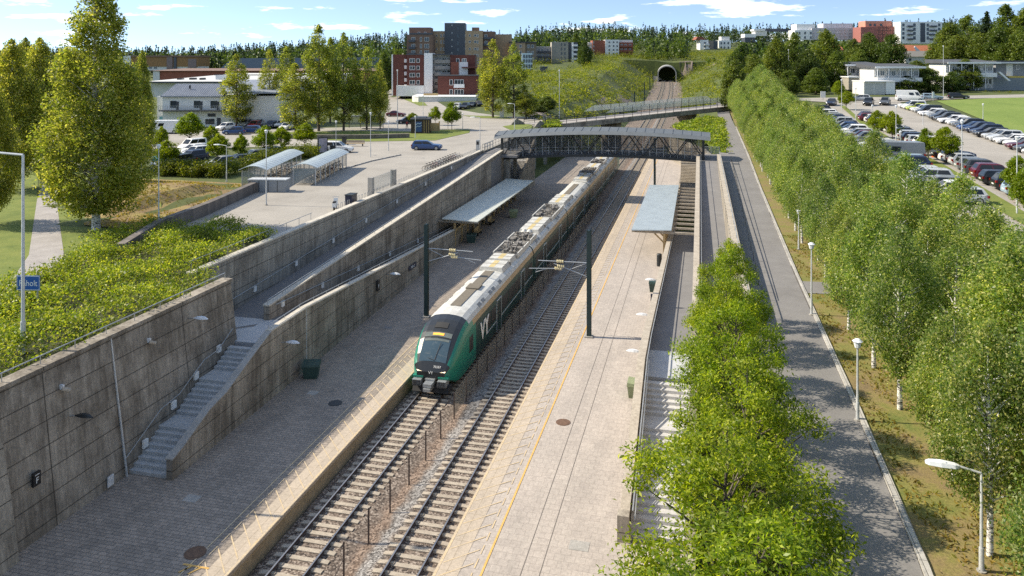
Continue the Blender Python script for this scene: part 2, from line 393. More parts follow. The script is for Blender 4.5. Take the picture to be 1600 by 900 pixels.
def hn(x, y): return math.sin(x*.071+1.3)*math.cos(y*.057+.4)*.6 + math.sin(x*.19+y*.13)*.25
def Hp(x, y):                          # plateau beside the railway
    r, d = to_rd(x, y); d = max(d, .01); u = 800 + F*r/max(d,20)
    i, a = idx(UB, u); j, b = idx(DB, d)
    z = (ZT[i][j]*(1-a)+ZT[i+1][j]*a)*(1-b) + (ZT[i][j+1]*(1-a)+ZT[i+1][j+1]*a)*b
    if x > -12 and y < 260:             # the path strip on the right stays level, the car park climbs away
        s = 7.15 + ss(9,22,x)*(1.35+.027*(min(max(y,60),260)-85))
        z = s + (z-s)*ss(190,260,y)
    if x < -12 and y < 170: z = 7.3 + (z-7.3)*ss(150,170,y)*0 if d < 190 else z
    return z + hn(x,y)*ss(260,420,d)*1.5
def mound(x, y):                       # grassy bank beside the forecourt, behind the granite wall
    xl = -48.5-(y-53)*.85; a = ss(xl,xl+5,x)*(1-ss(-51.5,-48.6,x))*ss(53,60,y)*(1-ss(70,76,y))
    return 1.1*a
def H(x, y): return Hp(x,y) + mound(x,y)
def ze(y, side):                       # width of the cutting slope
    return .04 if y < 152 else .04 + 20*ss(152,215,y)
def eL(y):
    if y < 43.4: return -29.0
    if y < 44: return -29.0-2.8*(y-43.4)/.6
    if y < 152: return -31.8-.5*(y-44)/108
    return (-32.3)*(1-ss(152,215,y)) + (xc(y)-27.5)*ss(152,215,y)
def eR(y):
    if y < 43.2: return -.2
    if y < 43.8: return -.2+2.6*(y-43.2)/.6
    if y < 160: return 2.4
    return 2.4*(1-ss(160,215,y)) + (xc(y)+27.5)*ss(160,215,y)
ys = [-40,-20,0,10,20,30,36,43.4,43.6,43.8,44,48,54,60,66,72,78]+list(range(84,265,6))+list(range(270,500,10))+[499,500.5]+list(range(510,700,20))+list(range(700,1300,60))+[1500,2000,2800,4200]
ol = [0,1.5,3,6,9,12,15,18,22,26,30,35,40,46,52,60,70,80,92,105,120,140,160,185,210,240,280,330,400,480,580,700,900,1200,1700,2600,4000]
tb = MB(); rows = []
for y in ys:
    L, Rr = eL(y), eR(y); wl = ze(y,0); row = []
    for o in reversed(ol): row.append((L-o, y, H(L-o,y)))
    zb = -.55 if y < 152 else zt(y)-.55
    if y > 500: zb = None
    if y > 160 and y < 500: zb = zt(y)-.55
    xa, xb = L+wl, Rr-ze(y,1)*(1 if y>160 else 1)
    for k in range(5):
        x = xa+(xb-xa)*k/4
        row.append((x, y, zb if zb is not None else H(x,y)))
    for o in ol: row.append((Rr+o, y, H(Rr+o,y)))
    rows.append(row)
n = len(rows[0])
tb.v = [p for r in rows for p in r]
for i in range(len(rows)-1):
    for k in range(n-1):
        a = i*n+k; tb.f.append((a,a+1,a+n+1,a+n)); tb.m.append(0)
struct(tb, 'ground', M['land'])
def Hs(x, y):                          # surface height incl. cutting slopes
    L, Rr = eL(y), eR(y)
    if y > 500: return H(x,y)
    xa, xb = L+ze(y,0), Rr-ze(y,1)
    zb = -.55 if y < 152 else zt(y)-.55
    if x < L: return H(x,y)
    if x < xa: return H(L,y)+(zb-H(L,y))*(x-L)/(xa-L)
    if x <= xb: return zb
    if x < Rr: return zb+(H(Rr,y)-zb)*(x-xb)/(Rr-xb)
    return H(x,y)
def gph(u, v):                         # survey reading -> point on the sloping ground
    z = 8.0
    for _ in range(40):
        x, y, _z = gp(u, v, z); z = z*.5 + H(x,y)*.5
    return (x, y, H(x,y))
def drape(name, poly, mat, off=.05, step=6, kind='structure', hf=None):
    bm = bmesh.new(); bm.faces.new([bm.verts.new((p[0],p[1],0)) for p in poly])
    bmesh.ops.triangulate(bm, faces=bm.faces[:])
    xs = [p[0] for p in poly]; yy = [p[1] for p in poly]
    for ax, lo, hi in ((0,min(xs),max(xs)),(1,min(yy),max(yy))):
        t = math.floor(lo/step)*step+step
        while t < hi:
            no = (1,0,0) if ax == 0 else (0,1,0); c = (t,0,0) if ax == 0 else (0,t,0)
            bmesh.ops.bisect_plane(bm, geom=bm.verts[:]+bm.edges[:]+bm.faces[:], plane_co=c, plane_no=no); t += step
    for v in bm.verts: v.co.z = (hf or H)(v.co.x, v.co.y)+off
    bmesh.ops.recalc_face_normals(bm, faces=bm.faces[:])
    for f in bm.faces:
        if f.normal.z < 0: f.normal_flip()
    me = bpy.data.meshes.new(name); bm.to_mesh(me); bm.free(); me.materials.append(mat)
    return tag(link(name, me), kind=kind)
def pix(pts, z=7.3): return [gp(u,v,z)[:2] for u,v in pts]
def pixh(pts): return [gph(u,v)[:2] for u,v in pts]
# forecourt and street on the left
drape('street', [(-36.5,55.5),(-42.2,54.5),(-43.3,62),(-45.7,73.2),(-43.1,75.3)]+pix([(436,288),(400,278),(385,262),(500,248),(492,228),(240,234),(225,205),(430,202),(596,198),(608,160),(600,140),(640,140),(700,172),(790,184),(862,186)])+[(-34.5,150),(-32.4,140),(-32.1,70),(-32.0,44.6)], M['asphalt_lot'], .05)
drape('footpath', pix([(-60,520),(18,440),(45,400),(58,312),(72,275),(95,275),(88,312),(100,400),(78,448),(40,500)]), M['path'], .06)
drape('verge', pix([(-250,480),(-60,480),(18,440),(45,400),(58,312),(60,270),(-140,265),(-300,360)]), M['grass'], .04)
drape('verge', pix([(100,405),(88,312),(92,262),(235,262),(250,300),(255,366),(140,420)]), M['grass'], .045)
drape('bank', [(-50.5,55),(-45.0,54.4),(-43.95,58),(-44.0,62),(-46.15,73.0),(-46.3,77.5),(-64,78),(-62,68),(-56,61)], M['straw'], .15, 1.5)
drape('verge', pix([(640,206),(690,203),(735,203),(733,208),(680,220),(560,222),(410,214),(412,208),(560,205)]), M['grass'], .09)
drape('verge', pix([(612,150),(622,148),(662,163),(668,168),(655,168),(630,158)]), M['grass'], .09)
drape('verge', pix([(722,182),(790,184),(800,188),(745,186)]), M['grass'], .10)
drape('verge', pix([(785,198),(805,195),(832,194),(830,203),(800,205)]), M['grass'], .10)
# right hand: path, verge, car park, field
drape('footpath', [(2.75,15),(5.6,15),(6.0,24),(6.1,34),(6.05,54),(6.35,90),(6.8,120),(7.2,170),(7.6,236),(4.6,236),(3.9,150),(2.8,118)], M['asphalt'], .03)
drape('verge', [(6.0,12),(6.2,24),(6.3,34),(6.25,54),(6.55,90),(7.0,120),(7.4,170),(7.8,230),(24,230),(24,12)], M['grass_dry'], .028, 4)
drape('footpath', [(6.2,50),(6.2,52.6),(22,52.9),(22,50.3)], M['asphalt'], .05)
kb = MB()
pts = [(5.62,15),(6.02,24),(6.12,34),(6.07,54),(6.37,90),(6.82,120),(7.22,170)]
kb.wall([(x,y,7.0,7.26) for x,y in pts], -.22); struct(kb, 'kerb', M['kerb'])
LOT = pixh([(1302,158),(1405,160),(1418,166),(1608,236),(1700,300),(1760,420),(1560,420),(1270,225),(1262,180)])
drape('car_park', LOT, M['asphalt_lot'], .06)
drape('field', pixh([(1462,158),(1620,151),(1900,150),(1900,235),(1640,222),(1580,206)]), M['field'], .10)
drape('road', pixh([(1220,160),(1255,154),(1420,152),(1700,146),(1700,151),(1500,155),(1440,158),(1400,161),(1290,160)]), M['asphalt_lot'], .11)
STRIP = pixh([(1312,166),(1320,166),(1345,188),(1400,222),(1480,262),(1620,345),(1640,372),(1612,362),(1560,330),(1440,255),(1360,208)])
drape('verge', STRIP, M['grass'], .16)
# railway bed
bb = MB(); P_ = []
yy = [0]+list(range(10,165,10))+list(range(165,500,8))+[520]
for y in yy:
    w = 7.9 if y > 168 else 3.99; w2 = 7.9 if y > 168 else 3.93
    for dx, dz in ((-w,-.30),(-3.6,-.21),(-.9,-.21),(-.2,-.30),(.5,-.26),(.95,-.21),(3.6,-.21),(w2,-.30)): P_.append((xc(y)+dx, y, zt(y)+dz))
bb.v = P_
for i in range(len(yy)-1):
    for k in range(7): a = i*8+k; bb.f.append((a,a+1,a+9,a+8)); bb.m.append(0)
struct(bb, 'track_ballast', M['ballast'])
# ================================================================= STATION
PZ = .6
# platforms
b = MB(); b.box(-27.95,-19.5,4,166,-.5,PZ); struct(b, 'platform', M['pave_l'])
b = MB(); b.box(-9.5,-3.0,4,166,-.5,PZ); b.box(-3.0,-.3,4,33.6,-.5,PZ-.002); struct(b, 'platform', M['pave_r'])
for x0, x1 in ((-19.5,-18.5),(-10.5,-9.5)):
    b = MB(); b.box(x0,x1,4,166,PZ-.16,PZ+.01)
    fx = x1-.06 if x0 < -15 else x0+.06
    b2 = MB(); b2.box(min(fx,x0+.3 if x0<-15 else x1-.3), max(fx,x0+.3 if x0<-15 else x1-.3), 4,166,-.5,PZ-.16)
    struct(b, 'platform_edge', M['slab']); struct(b2, 'platform_edge', M['edgeface'])
# painted safety lines: edge stripe, slanting bars, inner line
for sx, xe, dirn in (('l',-18.5,-1),('r',-10.5,1)):
    b = MB(); z = PZ+.016
    def X(t): return xe+dirn*t
    def strip(t0, t1, y0, y1, mi=0): 
        b.quad((X(t0),y0,z),(X(t1),y0,z),(X(t1),y1,z),(X(t0),y1,z), mi) if dirn > 0 else b.quad((X(t1),y0,z),(X(t0),y0,z),(X(t0),y1,z),(X(t1),y1,z), mi)
    strip(.02,.13,10,166,1)
    y = 12.0
    while y < 165:
        a, c = .18, 1.42
        sl_ = .86 if dirn < 0 else .72
        p = [(X(a),y,z),(X(c),y+sl_*1.6,z),(X(c),y+sl_*1.6+.085,z),(X(a),y+.085,z)]
        b.poly(p if dirn > 0 else p[::-1], 1); y += .92
    y = 12.0
    while y < 165: strip(1.50,1.56,y,y+.62,1); y += .92
    if dirn > 0: strip(1.86,1.95,10,166,0)
    else: strip(1.86,1.93,10,166,1)
    struct(b, 'platform_marking', [M['yellow'], M['yellow_dim']])
b = MB()                                   # grooves of the guide strips on the right platform
for x in (-7.05,-6.3): b.box(x-.02,x+.02,8,166,PZ,PZ+.004)
struct(b, 'guide_strip', M['rust'] if 0 else plain('paving_joint',(.15,.13,.115),.9))

# ---- tracks
for ti, (dx, lab) in enumerate(((-2.3,'railway track under the green train, left of the mesh fence'),(2.3,'empty railway track beside the sunlit right platform'))):
    t = thing('railway_track', lab, 'track', (xc(20)+dx,20,0))
    for sgn in (-1,1):
        r = MB(); ypts = list(range(8,170,18))+list(range(170,505,8)); pr = [(-.07,-.172),(.07,-.172),(.07,-.155),(.012,-.135),(.012,-.045),(.036,-.035),(.036,-.004),(.028,0),(-.028,0),(-.036,-.004),(-.036,-.035),(-.012,-.045),(-.012,-.135),(-.07,-.155)]
        k = len(pr); pts = []
        for y in ypts: pts += [(xc(y)+dx+sgn*.7535+p[0], y, zt(y)+p[1]) for p in pr]
        r.v = pts
        for i in range(len(ypts)-1):
            for j in range(k):
                a = i*k+j; c = i*k+(j+1)%k
                r.f.append((a,c,c+k,a+k)); r.m.append(1 if j in (6,7,8) else 0)
        wbuild(r, 'rail', [M['rail_side'], M['rail_top']], t)
    def sl_mesh(b, y):
        x = xc(y)+dx; z = zt(y)-.205
        pf = [(-1.28,0),(1.28,0),(1.28,.045),(.95,.075),(.55,.04),(-.55,.04),(-.95,.075),(-1.28,.045)]
        b.extr([(x+p[0], z+p[1]) for p in pf], 'y', y-.125, y+.125)
        for q in (-.7535,.7535): b.box(x+q-.19,x+q+.19,y-.07,y+.07,z+.05,z+.086)
    y0 = 25.6
    for i in range(98):
        s = MB(); sl_mesh(s, y0+.6*i); wbuild(s, 'sleeper', M['sleeper'], t)
    s = MB(); y = y0+.6*98
    while y < 500: sl_mesh(s, y); y += .6
    for i in range(1,26): sl_mesh(s, y0-.6*i)
    tag(wbuild(s, 'sleeper_run', M['sleeper'], t), kind='stuff')

# ---- mesh fence between the tracks
t = thing('mesh_fence', 'low wire mesh fence on thin posts between the two tracks', 'fence', (-14.42,27,-.3))
y = 27.2; k = 0
while y < 112:
    p = MB(); p.box(-14.45,-14.39,y-.03,y+.03,-.35,1.32); wbuild(p, 'post', M['rail_side'], t)
    if y > 44: 
        q = MB(); q.box(-14.425,-14.415,y+.04,y+2.42,-.1,1.28); wbuild(q, 'mesh_panel', M['meshpanel'], t)
    y += 2.48; k += 1
p = MB(); p.tube((-14.42,27.2,.0),(-14.42,29.7,.62),.02); p.tube((-14.42,27.2,-.3),(-14.42,27.2,.35),.03); wbuild(p, 'brace', M['rail_side'], t)

# ---- retaining walls, left
T_ = thing('retaining_wall', 'tall stained concrete retaining wall below the shrub bed, left of the stairs', 'wall', (-28.4,30,PZ))
b = MB()
for y0,y1 in ((4,15),(15,24.98),(25.0,32.98),(33.0,43.2)):
    b.hexa([(-29.3,y0,-.5),(-27.75,y0,-.5),(-27.75,y1,-.5),(-29.3,y1,-.5),(-29.3,y0,7.45),(-28.72,y0,7.45),(-28.72,y1,7.45),(-29.3,y1,7.45)])
wbuild(b, 'wall_face', M['wall'], T_)
b = MB(); b.box(-29.35,-28.62,4,43.25,7.45,7.62); wbuild(b, 'coping', M['wall'], T_)
b = MB(); b.path([(-29.0,4,8.0),(-29.0,43.0,8.0)], .028)
for i in range(20): b.tube((-29.0,5+i*2,7.6),(-29.0,5+i*2,8.0),.022)
wbuild(b, 'handrail', M['steel'], T_)
b = MB(); b.hexa([(-28.25,27.2-.4,-.1),(-27.62,26.8,-.1),(-27.62,27.0,-.1),(-28.25,27.0,-.1),(-28.72,26.8,7.4),(-28.6,26.8,7.4),(-28.6,27.0,7.4),(-28.72,27.0,7.4)]) if 0 else b.box(0,0,0,0,0,0)
def wx(z): return -27.75-(z-PZ)*(.97/6.85)-.0
# a pilaster close on the left edge, and plates along the foot of the wall
b = MB(); pz = [(0,-27.30),(1.5,-27.52),(3.5,-27.86),(5.5,-28.25),(7.3,-28.62)]
for (za,xa),(zb_,xb_) in zip(pz,pz[1:]): b.hexa([(-29,24.9,za),(xa,24.9,za),(xa,26.35,za),(-29,26.35,za),(-29,24.9,zb_),(xb_,24.9,zb_),(xb_,26.35,zb_),(-29,26.35,zb_)])
wbuild(b, 'pilaster', M['wall_pale'], T_)
for y in (31.9,):
    b = MB(); x = wx(1.0)+.03; b.box(x-.03,x+.02,y-.19,y+.19,.72,1.22); wbuild(b, 'wall_plate', M['lampwhite'], T_)
# second wall, behind the upper ramp
for yj in (32.99,):
    b = MB(); b.hexa([(wx(.6)-.05,yj-.035,.6),(wx(.6)+.02,yj-.035,.6),(wx(.6)+.02,yj+.035,.6),(wx(.6)-.05,yj+.035,.6),(wx(7.4)-.05,yj-.035,7.4),(wx(7.4)+.02,yj-.035,7.4),(wx(7.4)+.02,yj+.035,7.4),(wx(7.4)-.05,yj+.035,7.4)]); wbuild(b, 'joint_strip', M['steel_pale'], T_)
T2 = thing('retaining_wall', 'long grey concrete wall with handrail below the forecourt, behind the upper ramp', 'wall', (-32,70,3.8))
b = MB()
ye = [43.4+i*6.96 for i in range(11)]
for y0,y1 in zip(ye,ye[1:]):
    b.wall([(-31.62-.004*(y0-44),y0,-.5,7.62),(-31.62-.004*(y1-44),y1-.02,-.5,7.62)], .45)
wbuild(b, 'wall_face', M['wall_grey'], T2)
b = MB(); b.wall([(-31.56,43.4,7.62,7.74),(-31.84,113,7.62,7.74)], .56); wbuild(b, 'coping', M['coping'], T2)
def rampA(y): return 3.8+(min(max(y,47),111)-47)*(3.45/64)
def rampB(y): return 3.8-(min(max(y,47),96)-47)*(3.2/49)
b = MB(); b.path([(-31.5-.004*(y-44),y,rampA(y)+.95) for y in range(47,112,8)], .026)
for i in range(32): y = 47.5+2*i; b.tube((-31.5-.004*(y-44),y,rampA(y)+.95),(-31.62-.004*(y-44),y,rampA(y)+.85),.016)
h = wbuild(b, 'handrail', M['steel'], T2)
for y in (45.2,50.5,56.5,63,70,78,87,97):
    b = MB(); x = -31.55-.004*(y-44); z = rampA(y)+.68
    b.box(x-.04,x+.05,y-.17,y+.17,z-.2,z+.2); wbuild(b, 'wall_light', M['lampglass'], T2)
# wall between the ramps
T3 = thing('ramp_wall', 'concrete wall between the two left ramps, rising away to the footbridge', 'wall', (-28.4,80,3.8))
b = MB()
def w2x(y): return -28.25-.006*(y-47)
def w2t(y): return 4.75+(y-47)*(2.95/64)
ye = [46.9+i*7.3 for i in range(10)]
for y0,y1 in zip(ye,ye[1:]): b.wall([(w2x(y0),y0,.0,w2t(y0)),(w2x(y1),y1-.02,.0,w2t(y1))], .42)
wbuild(b, 'wall_face', M['wall'], T3)
b = MB(); b.wall([(w2x(y)+.04,y,w2t(y),w2t(y)+.11) for y in (46.85,80,112.4)], .50); wbuild(b, 'coping', M['coping'], T3)
b = MB(); b.path([(w2x(y)-.2,y,w2t(y)+.38) for y in (47,80,112)], .025)
for i in range(33): y = 47+2*i; b.tube((w2x(y)-.2,y,w2t(y)),(w2x(y)-.2,y,w2t(y)+.38),.018)
b.path([(w2x(y)+.14,y,rampB(y)+.92) for y in (47.5,80,95)], .024)
wbuild(b, 'handrail', M['steel'], T3)
for y in (48.6,54.5,61,68,75.5):
    b = MB(); x = w2x(y)+.01; z = rampB(y)+.72; b.box(x,x+.08,y-.17,y+.17,z-.2,z+.2); wbuild(b, 'wall_light', M['lampglass'], T3)
# platform side wall of the lower ramp with the stair parapet
T4 = thing('ramp_wall', 'stained concrete wall along the left platform, sloping down from the stair landing', 'wall', (-25.7,60,PZ))
def w3x(y): return -25.32-.0235*(y-33)
def st_z(y): return PZ+ss(0,1,0)+max(0,min(1,(y-33.3)/9.2))*3.2
def w3t(y): return 4.72 if y < 47.2 else rampB(y)+.92
b = MB()
b.wall([(w3x(y),y,-.4,z) for y,z in ((33.2,1.62),(34.0,1.85),(36.2,2.72),(37.8,3.0),(40.6,4.05),(42.6,4.72))], .34)
ye = [42.6,47.2,54,61,68,75,82,89,96]
for y0,y1 in zip(ye,ye[1:]): b.wall([(w3x(y0),y0,-.4,w3t(y0)),(w3x(y1),y1-.02,-.4,w3t(y1))], .34)
wbuild(b, 'wall_face', M['wall'], T4)
b = MB(); b.wall([(w3x(y)+.05,y,z,z+.1) for y,z in ((42.6,4.72),(47.2,4.72),(60,w3t(60)),(78,w3t(78)),(96,w3t(96)))], .44)
wbuild(b, 'coping', M['coping'], T4)
b = MB(); b.box(w3x(47.2)-.02,w3x(47.2)+.03,47.16,47.22,.6,4.7); wbuild(b, 'joint_strip', M['steel_pale'], T4)
b = MB(); b.wall([(w3x(y)+.05,y,z,z+.07) for y,z in ((33.15,1.62),(34.0,1.85),(36.2,2.72),(37.8,3.0),(40.6,4.05),(42.6,4.72))], .44)
wbuild(b, 'coping', M['concrete'], T4)
b = MB(); b.path([(w3x(y)-.3,y,z+.33) for y,z in ((42.8,4.72),(47.2,4.72),(60,w3t(60)),(78,w3t(78)),(95,w3t(95)))], .024)
for i in range(27): y = 42.8+2*i; b.tube((w3x(y)-.3,y,w3t(y)),(w3x(y)-.3,y,w3t(y)+.33),.018)
wbuild(b, 'handrail', M['steel'], T4)
# end wall with return by the stairs, beyond the bridge
T5 = thing('retaining_wall', 'shaded concrete wall left of the platform, beyond the footbridge', 'wall', (-31,140,PZ))
b = MB(); b.wall([(-31.9,113.2,-.5,7.5),(-32.0,152,-.5,7.5),(-33.5,160,-.5,6.2)], .5); wbuild(b, 'wall_face', M['wall_grey'], T5)
b = MB(); b.path([(-32.1,113,8.5),(-32.2,152,8.5)], .03); b.path([(-32.1,113,8.0),(-32.2,152,8.0)], .02)
for i in range(20): b.tube((-32.15,113.2+2*i,7.5),(-32.15,113.2+2*i,8.5),.025)
wbuild(b, 'guard_rail', M['dark'], T5)

# ---- stairs
def stair(b, x0, x1, y0, z0, n, going, rise, base, mi=0, landings=()):
    y, z = y0, z0
    for i in range(n):
        L = going if i not in landings else 1.45
        z += rise; b.box(x0,x1,y,y+L+.03,base,z, mi); y += L
    return y, z
S1 = thing('stairway', 'grey concrete stairs with two landings up from the left platform', 'stairs', (-26.8,33.3,PZ))
b = MB(); stair(b, -28.1, -25.72, 33.3, PZ, 20, .335, .16, -.4, landings=(7,14)); wbuild(b, 'flight', M['steps'] if 'steps' in M else multi('granite_steps',[(.3,(.36,.37,.37)),(.7,(.50,.51,.51))],1.5,.85,scale2=8), S1)
b = MB(); hp = [(-27.85,33.0,1.5),(-27.95,35.7,2.75),(-28.0,37.3,2.9),(-28.08,39.6,3.9),(-28.1,41,4.0),(-28.18,42.6,4.72)]
b.path(hp, .026); wbuild(b, 'handrail', M['steel'], S1)
b = MB(); b.quad((-27.9,33.0,.62),(-28.3,42.6,3.7),(-28.3,42.6,4.6),(-27.9,33.0,1.4))
for y,z in ((34.4,1.55),(36.8,2.5),(38.9,3.25),(41.2,3.95)):
    q = MB(); x = wx(z)+.02; q.box(x-.05,x+.07,y-.17,y+.17,z-.19,z+.22); wbuild(q, 'wall_light', M['lampglass'], S1)
b = MB(); b.box(-31.6,-25.7,42.95,47.05,-.4,3.8); struct(b, 'landing', plain('landing_slab',(.46,.47,.48),.85,0,.1,1.5))
b = MB(); b.hexa([(-30.9,44.1,3.8),(-30.9,43.75,3.8),(-28.6,45.6,3.8),(-28.6,46.1,3.8),(-30.9,44.1,3.806),(-30.9,43.75,3.806),(-28.6,45.6,3.806),(-28.6,46.1,3.806)]); struct(b, 'tactile_paving', M['asphalt'])
b = MB()
ypt = [47.05]+list(range(50,112,4))+[111]
for y0,y1 in zip(ypt,ypt[1:]): b.hexa([(-31.7,y0,-.4),(-28.6,y0,-.4),(-28.6,y1,-.4),(-31.9,y1,-.4),(-31.7,y0,rampA(y0)),(-28.6,y0,rampA(y0)),(-28.6,y1,rampA(y1)),(-31.9,y1,rampA(y1))])
b.box(-31.9,-26.2,111,119.5,6.9,7.25)
struct(b, 'ramp', M['asphalt_ramp'])
b = MB(); ypt = [47.05]+list(range(50,96,4))+[96]
for y0,y1 in zip(ypt,ypt[1:]): b.hexa([(-28.6,y0,-.4),(w3x(y0)-.2,y0,-.4),(w3x(y1)-.2,y1,-.4),(-28.6,y1,-.4),(-28.6,y0,rampB(y0)),(w3x(y0)-.2,y0,rampB(y0)),(w3x(y1)-.2,y1,rampB(y1)),(-28.6,y1,rampB(y1))])
struct(b, 'ramp', M['asphalt_ramp'])
S2 = thing('stairway', 'dark stairs beyond the left shelter climbing to the footbridge', 'stairs', (-28.2,113,PZ))
b = MB(); stair(b, -29.6, -27.0, 112.5, PZ, 38, .33, .172, -.3, landings=(12,25)); wbuild(b, 'flight', M['concrete'], S2)
b = MB(); b.wall([(-26.7,112,0,1.7),(-26.7,117.5,0,4.4),(-26.7,119,0,4.6),(-26.7,126,0,8.1)], .3); wbuild(b, 'parapet', M['wall_pale'], S2)
b = MB(); b.wall([(-29.7,111.5,0,3.4),(-31.8,111.5,0,3.4)], .3); wbuild(b, 'end_wall', M['wall_grey'], S2)

# ---- right hand side
RW = thing('ramp_wall', 'pale concrete parapet wall along the right platform, beside the stairs and lower ramp', 'wall', (-3.2,60,PZ))
def rwt(y):
    if y < 43.6: return 1.6+(y-33.9)/9.7*3.1
    if y < 47.6: return 4.7
    return rampB(y)+.92
b = MB()
b.box(-3.48,-2.98,33.5,34.0,0,1.75)
ye = [34,37,40.5,43.6,47.6,52,58,64,70,76,82,88,96]
for y0,y1 in zip(ye,ye[1:]): b.wall([(-3.04,y0,-.2,rwt(y0)),(-3.04,y1-.02,-.2,rwt(y1))], .30)
b.box(-3.34,-3.04,96,150,-.2,1.4)
wbuild(b, 'wall_face', M['wall_pale'], RW)
b = MB(); b.wall([(-2.98,y,rwt(y),rwt(y)+.09) for y in ye], .42); wbuild(b, 'coping', M['timber_weathered'], RW)
b = MB(); b.path([(-2.85,y,rwt(y)+.12) for y in ye], .03)
for i in range(31): y = 34+2*i; b.box(-3.42,-3.36,y-.08,y+.08,rwt(y)-.18,rwt(y)+.02)
wbuild(b, 'handrail', M['steel'], RW)
S3 = thing('stairway', 'pale stairs with landings beside the right platform, half hidden by the bright green trees', 'stairs', (-1.7,33.9,PZ))
b = MB(); stair(b, -3.0, -.45, 34.0, PZ, 20, .34, .16, -.3, landings=(6,13)); wbuild(b, 'flight', multi('pale_steps',[(.3,(.44,.43,.42)),(.7,(.58,.57,.55))],1.5,.85,scale2=8), S3)
b = MB(); b.path([(-2.75,33.8,1.5),(-2.75,43.6,4.7)], .025); b.path([(-.62,33.8,1.5),(-.62,43.6,4.7)], .025); wbuild(b, 'handrail', M['steel'], S3)
b = MB(); b.box(-3.0,2.2,43.6,47.6,-.3,3.8); struct(b, 'landing', bpy.data.materials['landing_slab'])
b = MB(); ypt = [47.6]+list(range(50,96,4))+[96]
for y0,y1 in zip(ypt,ypt[1:]): b.hexa([(-3.0,y0,-.4),(-.5,y0,-.4),(-.5,y1,-.4),(-3.0,y1,-.4),(-3.0,y0,rampB(y0)),(-.5,y0,rampB(y0)),(-.5,y1,rampB(y1)),(-3.0,y1,rampB(y1))])
struct(b, 'ramp', M['asphalt_ramp'])
b = MB(); ypt = [47.6]+list(range(50,112,4))+[111]
for y0,y1 in zip(ypt,ypt[1:]): b.hexa([(-.1,y0,-.4),(2.3,y0,-.4),(2.3,y1,-.4),(-.1,y1,-.4),(-.1,y0,rampA(y0)),(2.3,y0,rampA(y0)),(2.3,y1,rampA(y1)),(-.1,y1,rampA(y1))])
b.box(-.4,2.9,111,120,6.6,7.22)
struct(b, 'ramp', M['asphalt_ramp'])
MW = thing('ramp_wall', 'pale concrete wall between the two right ramps, behind the shelter beams', 'wall', (-.3,80,3.8))
b = MB(); ye = [47.6+i*7.05 for i in range(10)]
for y0,y1 in zip(ye,ye[1:]): b.wall([(-.1,y0,0,w2t(y0)+.05),(-.1,y1-.02,0,w2t(y1)+.05)], .38)
wbuild(b, 'wall_face', M['wall_pale'], MW)
b = MB(); b.wall([(-.06,y,w2t(y)+.05,w2t(y)+.15) for y in (47.6,80,111.5)], .46); wbuild(b, 'coping', M['timber_weathered'], MW)
b = MB(); b.path([(.1,y,w2t(y)+.45) for y in (47.6,80,111)], .022)
for i in range(12): y = 50+5.3*i; b.box(-.1,-.02,y-.12,y+.12,w2t(y)-.5,w2t(y)-.2)
wbuild(b, 'handrail', M['steel'], MW)
OW = thing('ramp_wall', 'pale parapet wall between the upper right ramp and the asphalt path', 'wall', (2.5,80,3.8))
b = MB(); ye = [43.6+i*6.8 for i in range(11)]
for y0,y1 in zip(ye,ye[1:]): b.wall([(2.72,y0,0,8.12),(2.72,y1-.02,0,8.12)], .42)
b.wall([(-.12,43.55,0,8.12),(2.3,43.55,0,8.12)], .3); b.wall([(-.12,15,0,8.12),(-.12,43.5,0,8.12)], .3)
wbuild(b, 'wall_face', M['wall_pale'], OW)
b = MB(); b.wall([(2.77,43.6,8.12,8.22),(2.77,111.6,8.12,8.22)], .5); wbuild(b, 'coping', M['timber_weathered'], OW)
b = MB(); b.path([(2.6,44,8.62),(2.6,111,8.62)], .028)
for i in range(27): b.tube((2.6,44.5+2.5*i,8.2),(2.6,44.5+2.5*i,8.62),.02)
for i in range(40): y = 50+1.5*i; b.box(2.26,2.31,y-.06,y+.06,7.62,7.74)
wbuild(b, 'handrail', M['steel'], OW)
S4 = thing('stairway', 'brown shaded stairs beyond the right shelter climbing to the footbridge', 'stairs', (-1.6,112,PZ))
b = MB(); y, z = 113.5, PZ
for i in range(38):
    z += .174; b.box(-2.9,-.5,y,y+.35,-.3,z,0); y += .33 if i not in (12,25) else 1.4
wbuild(b, 'flight', M['timber_weathered'], S4)

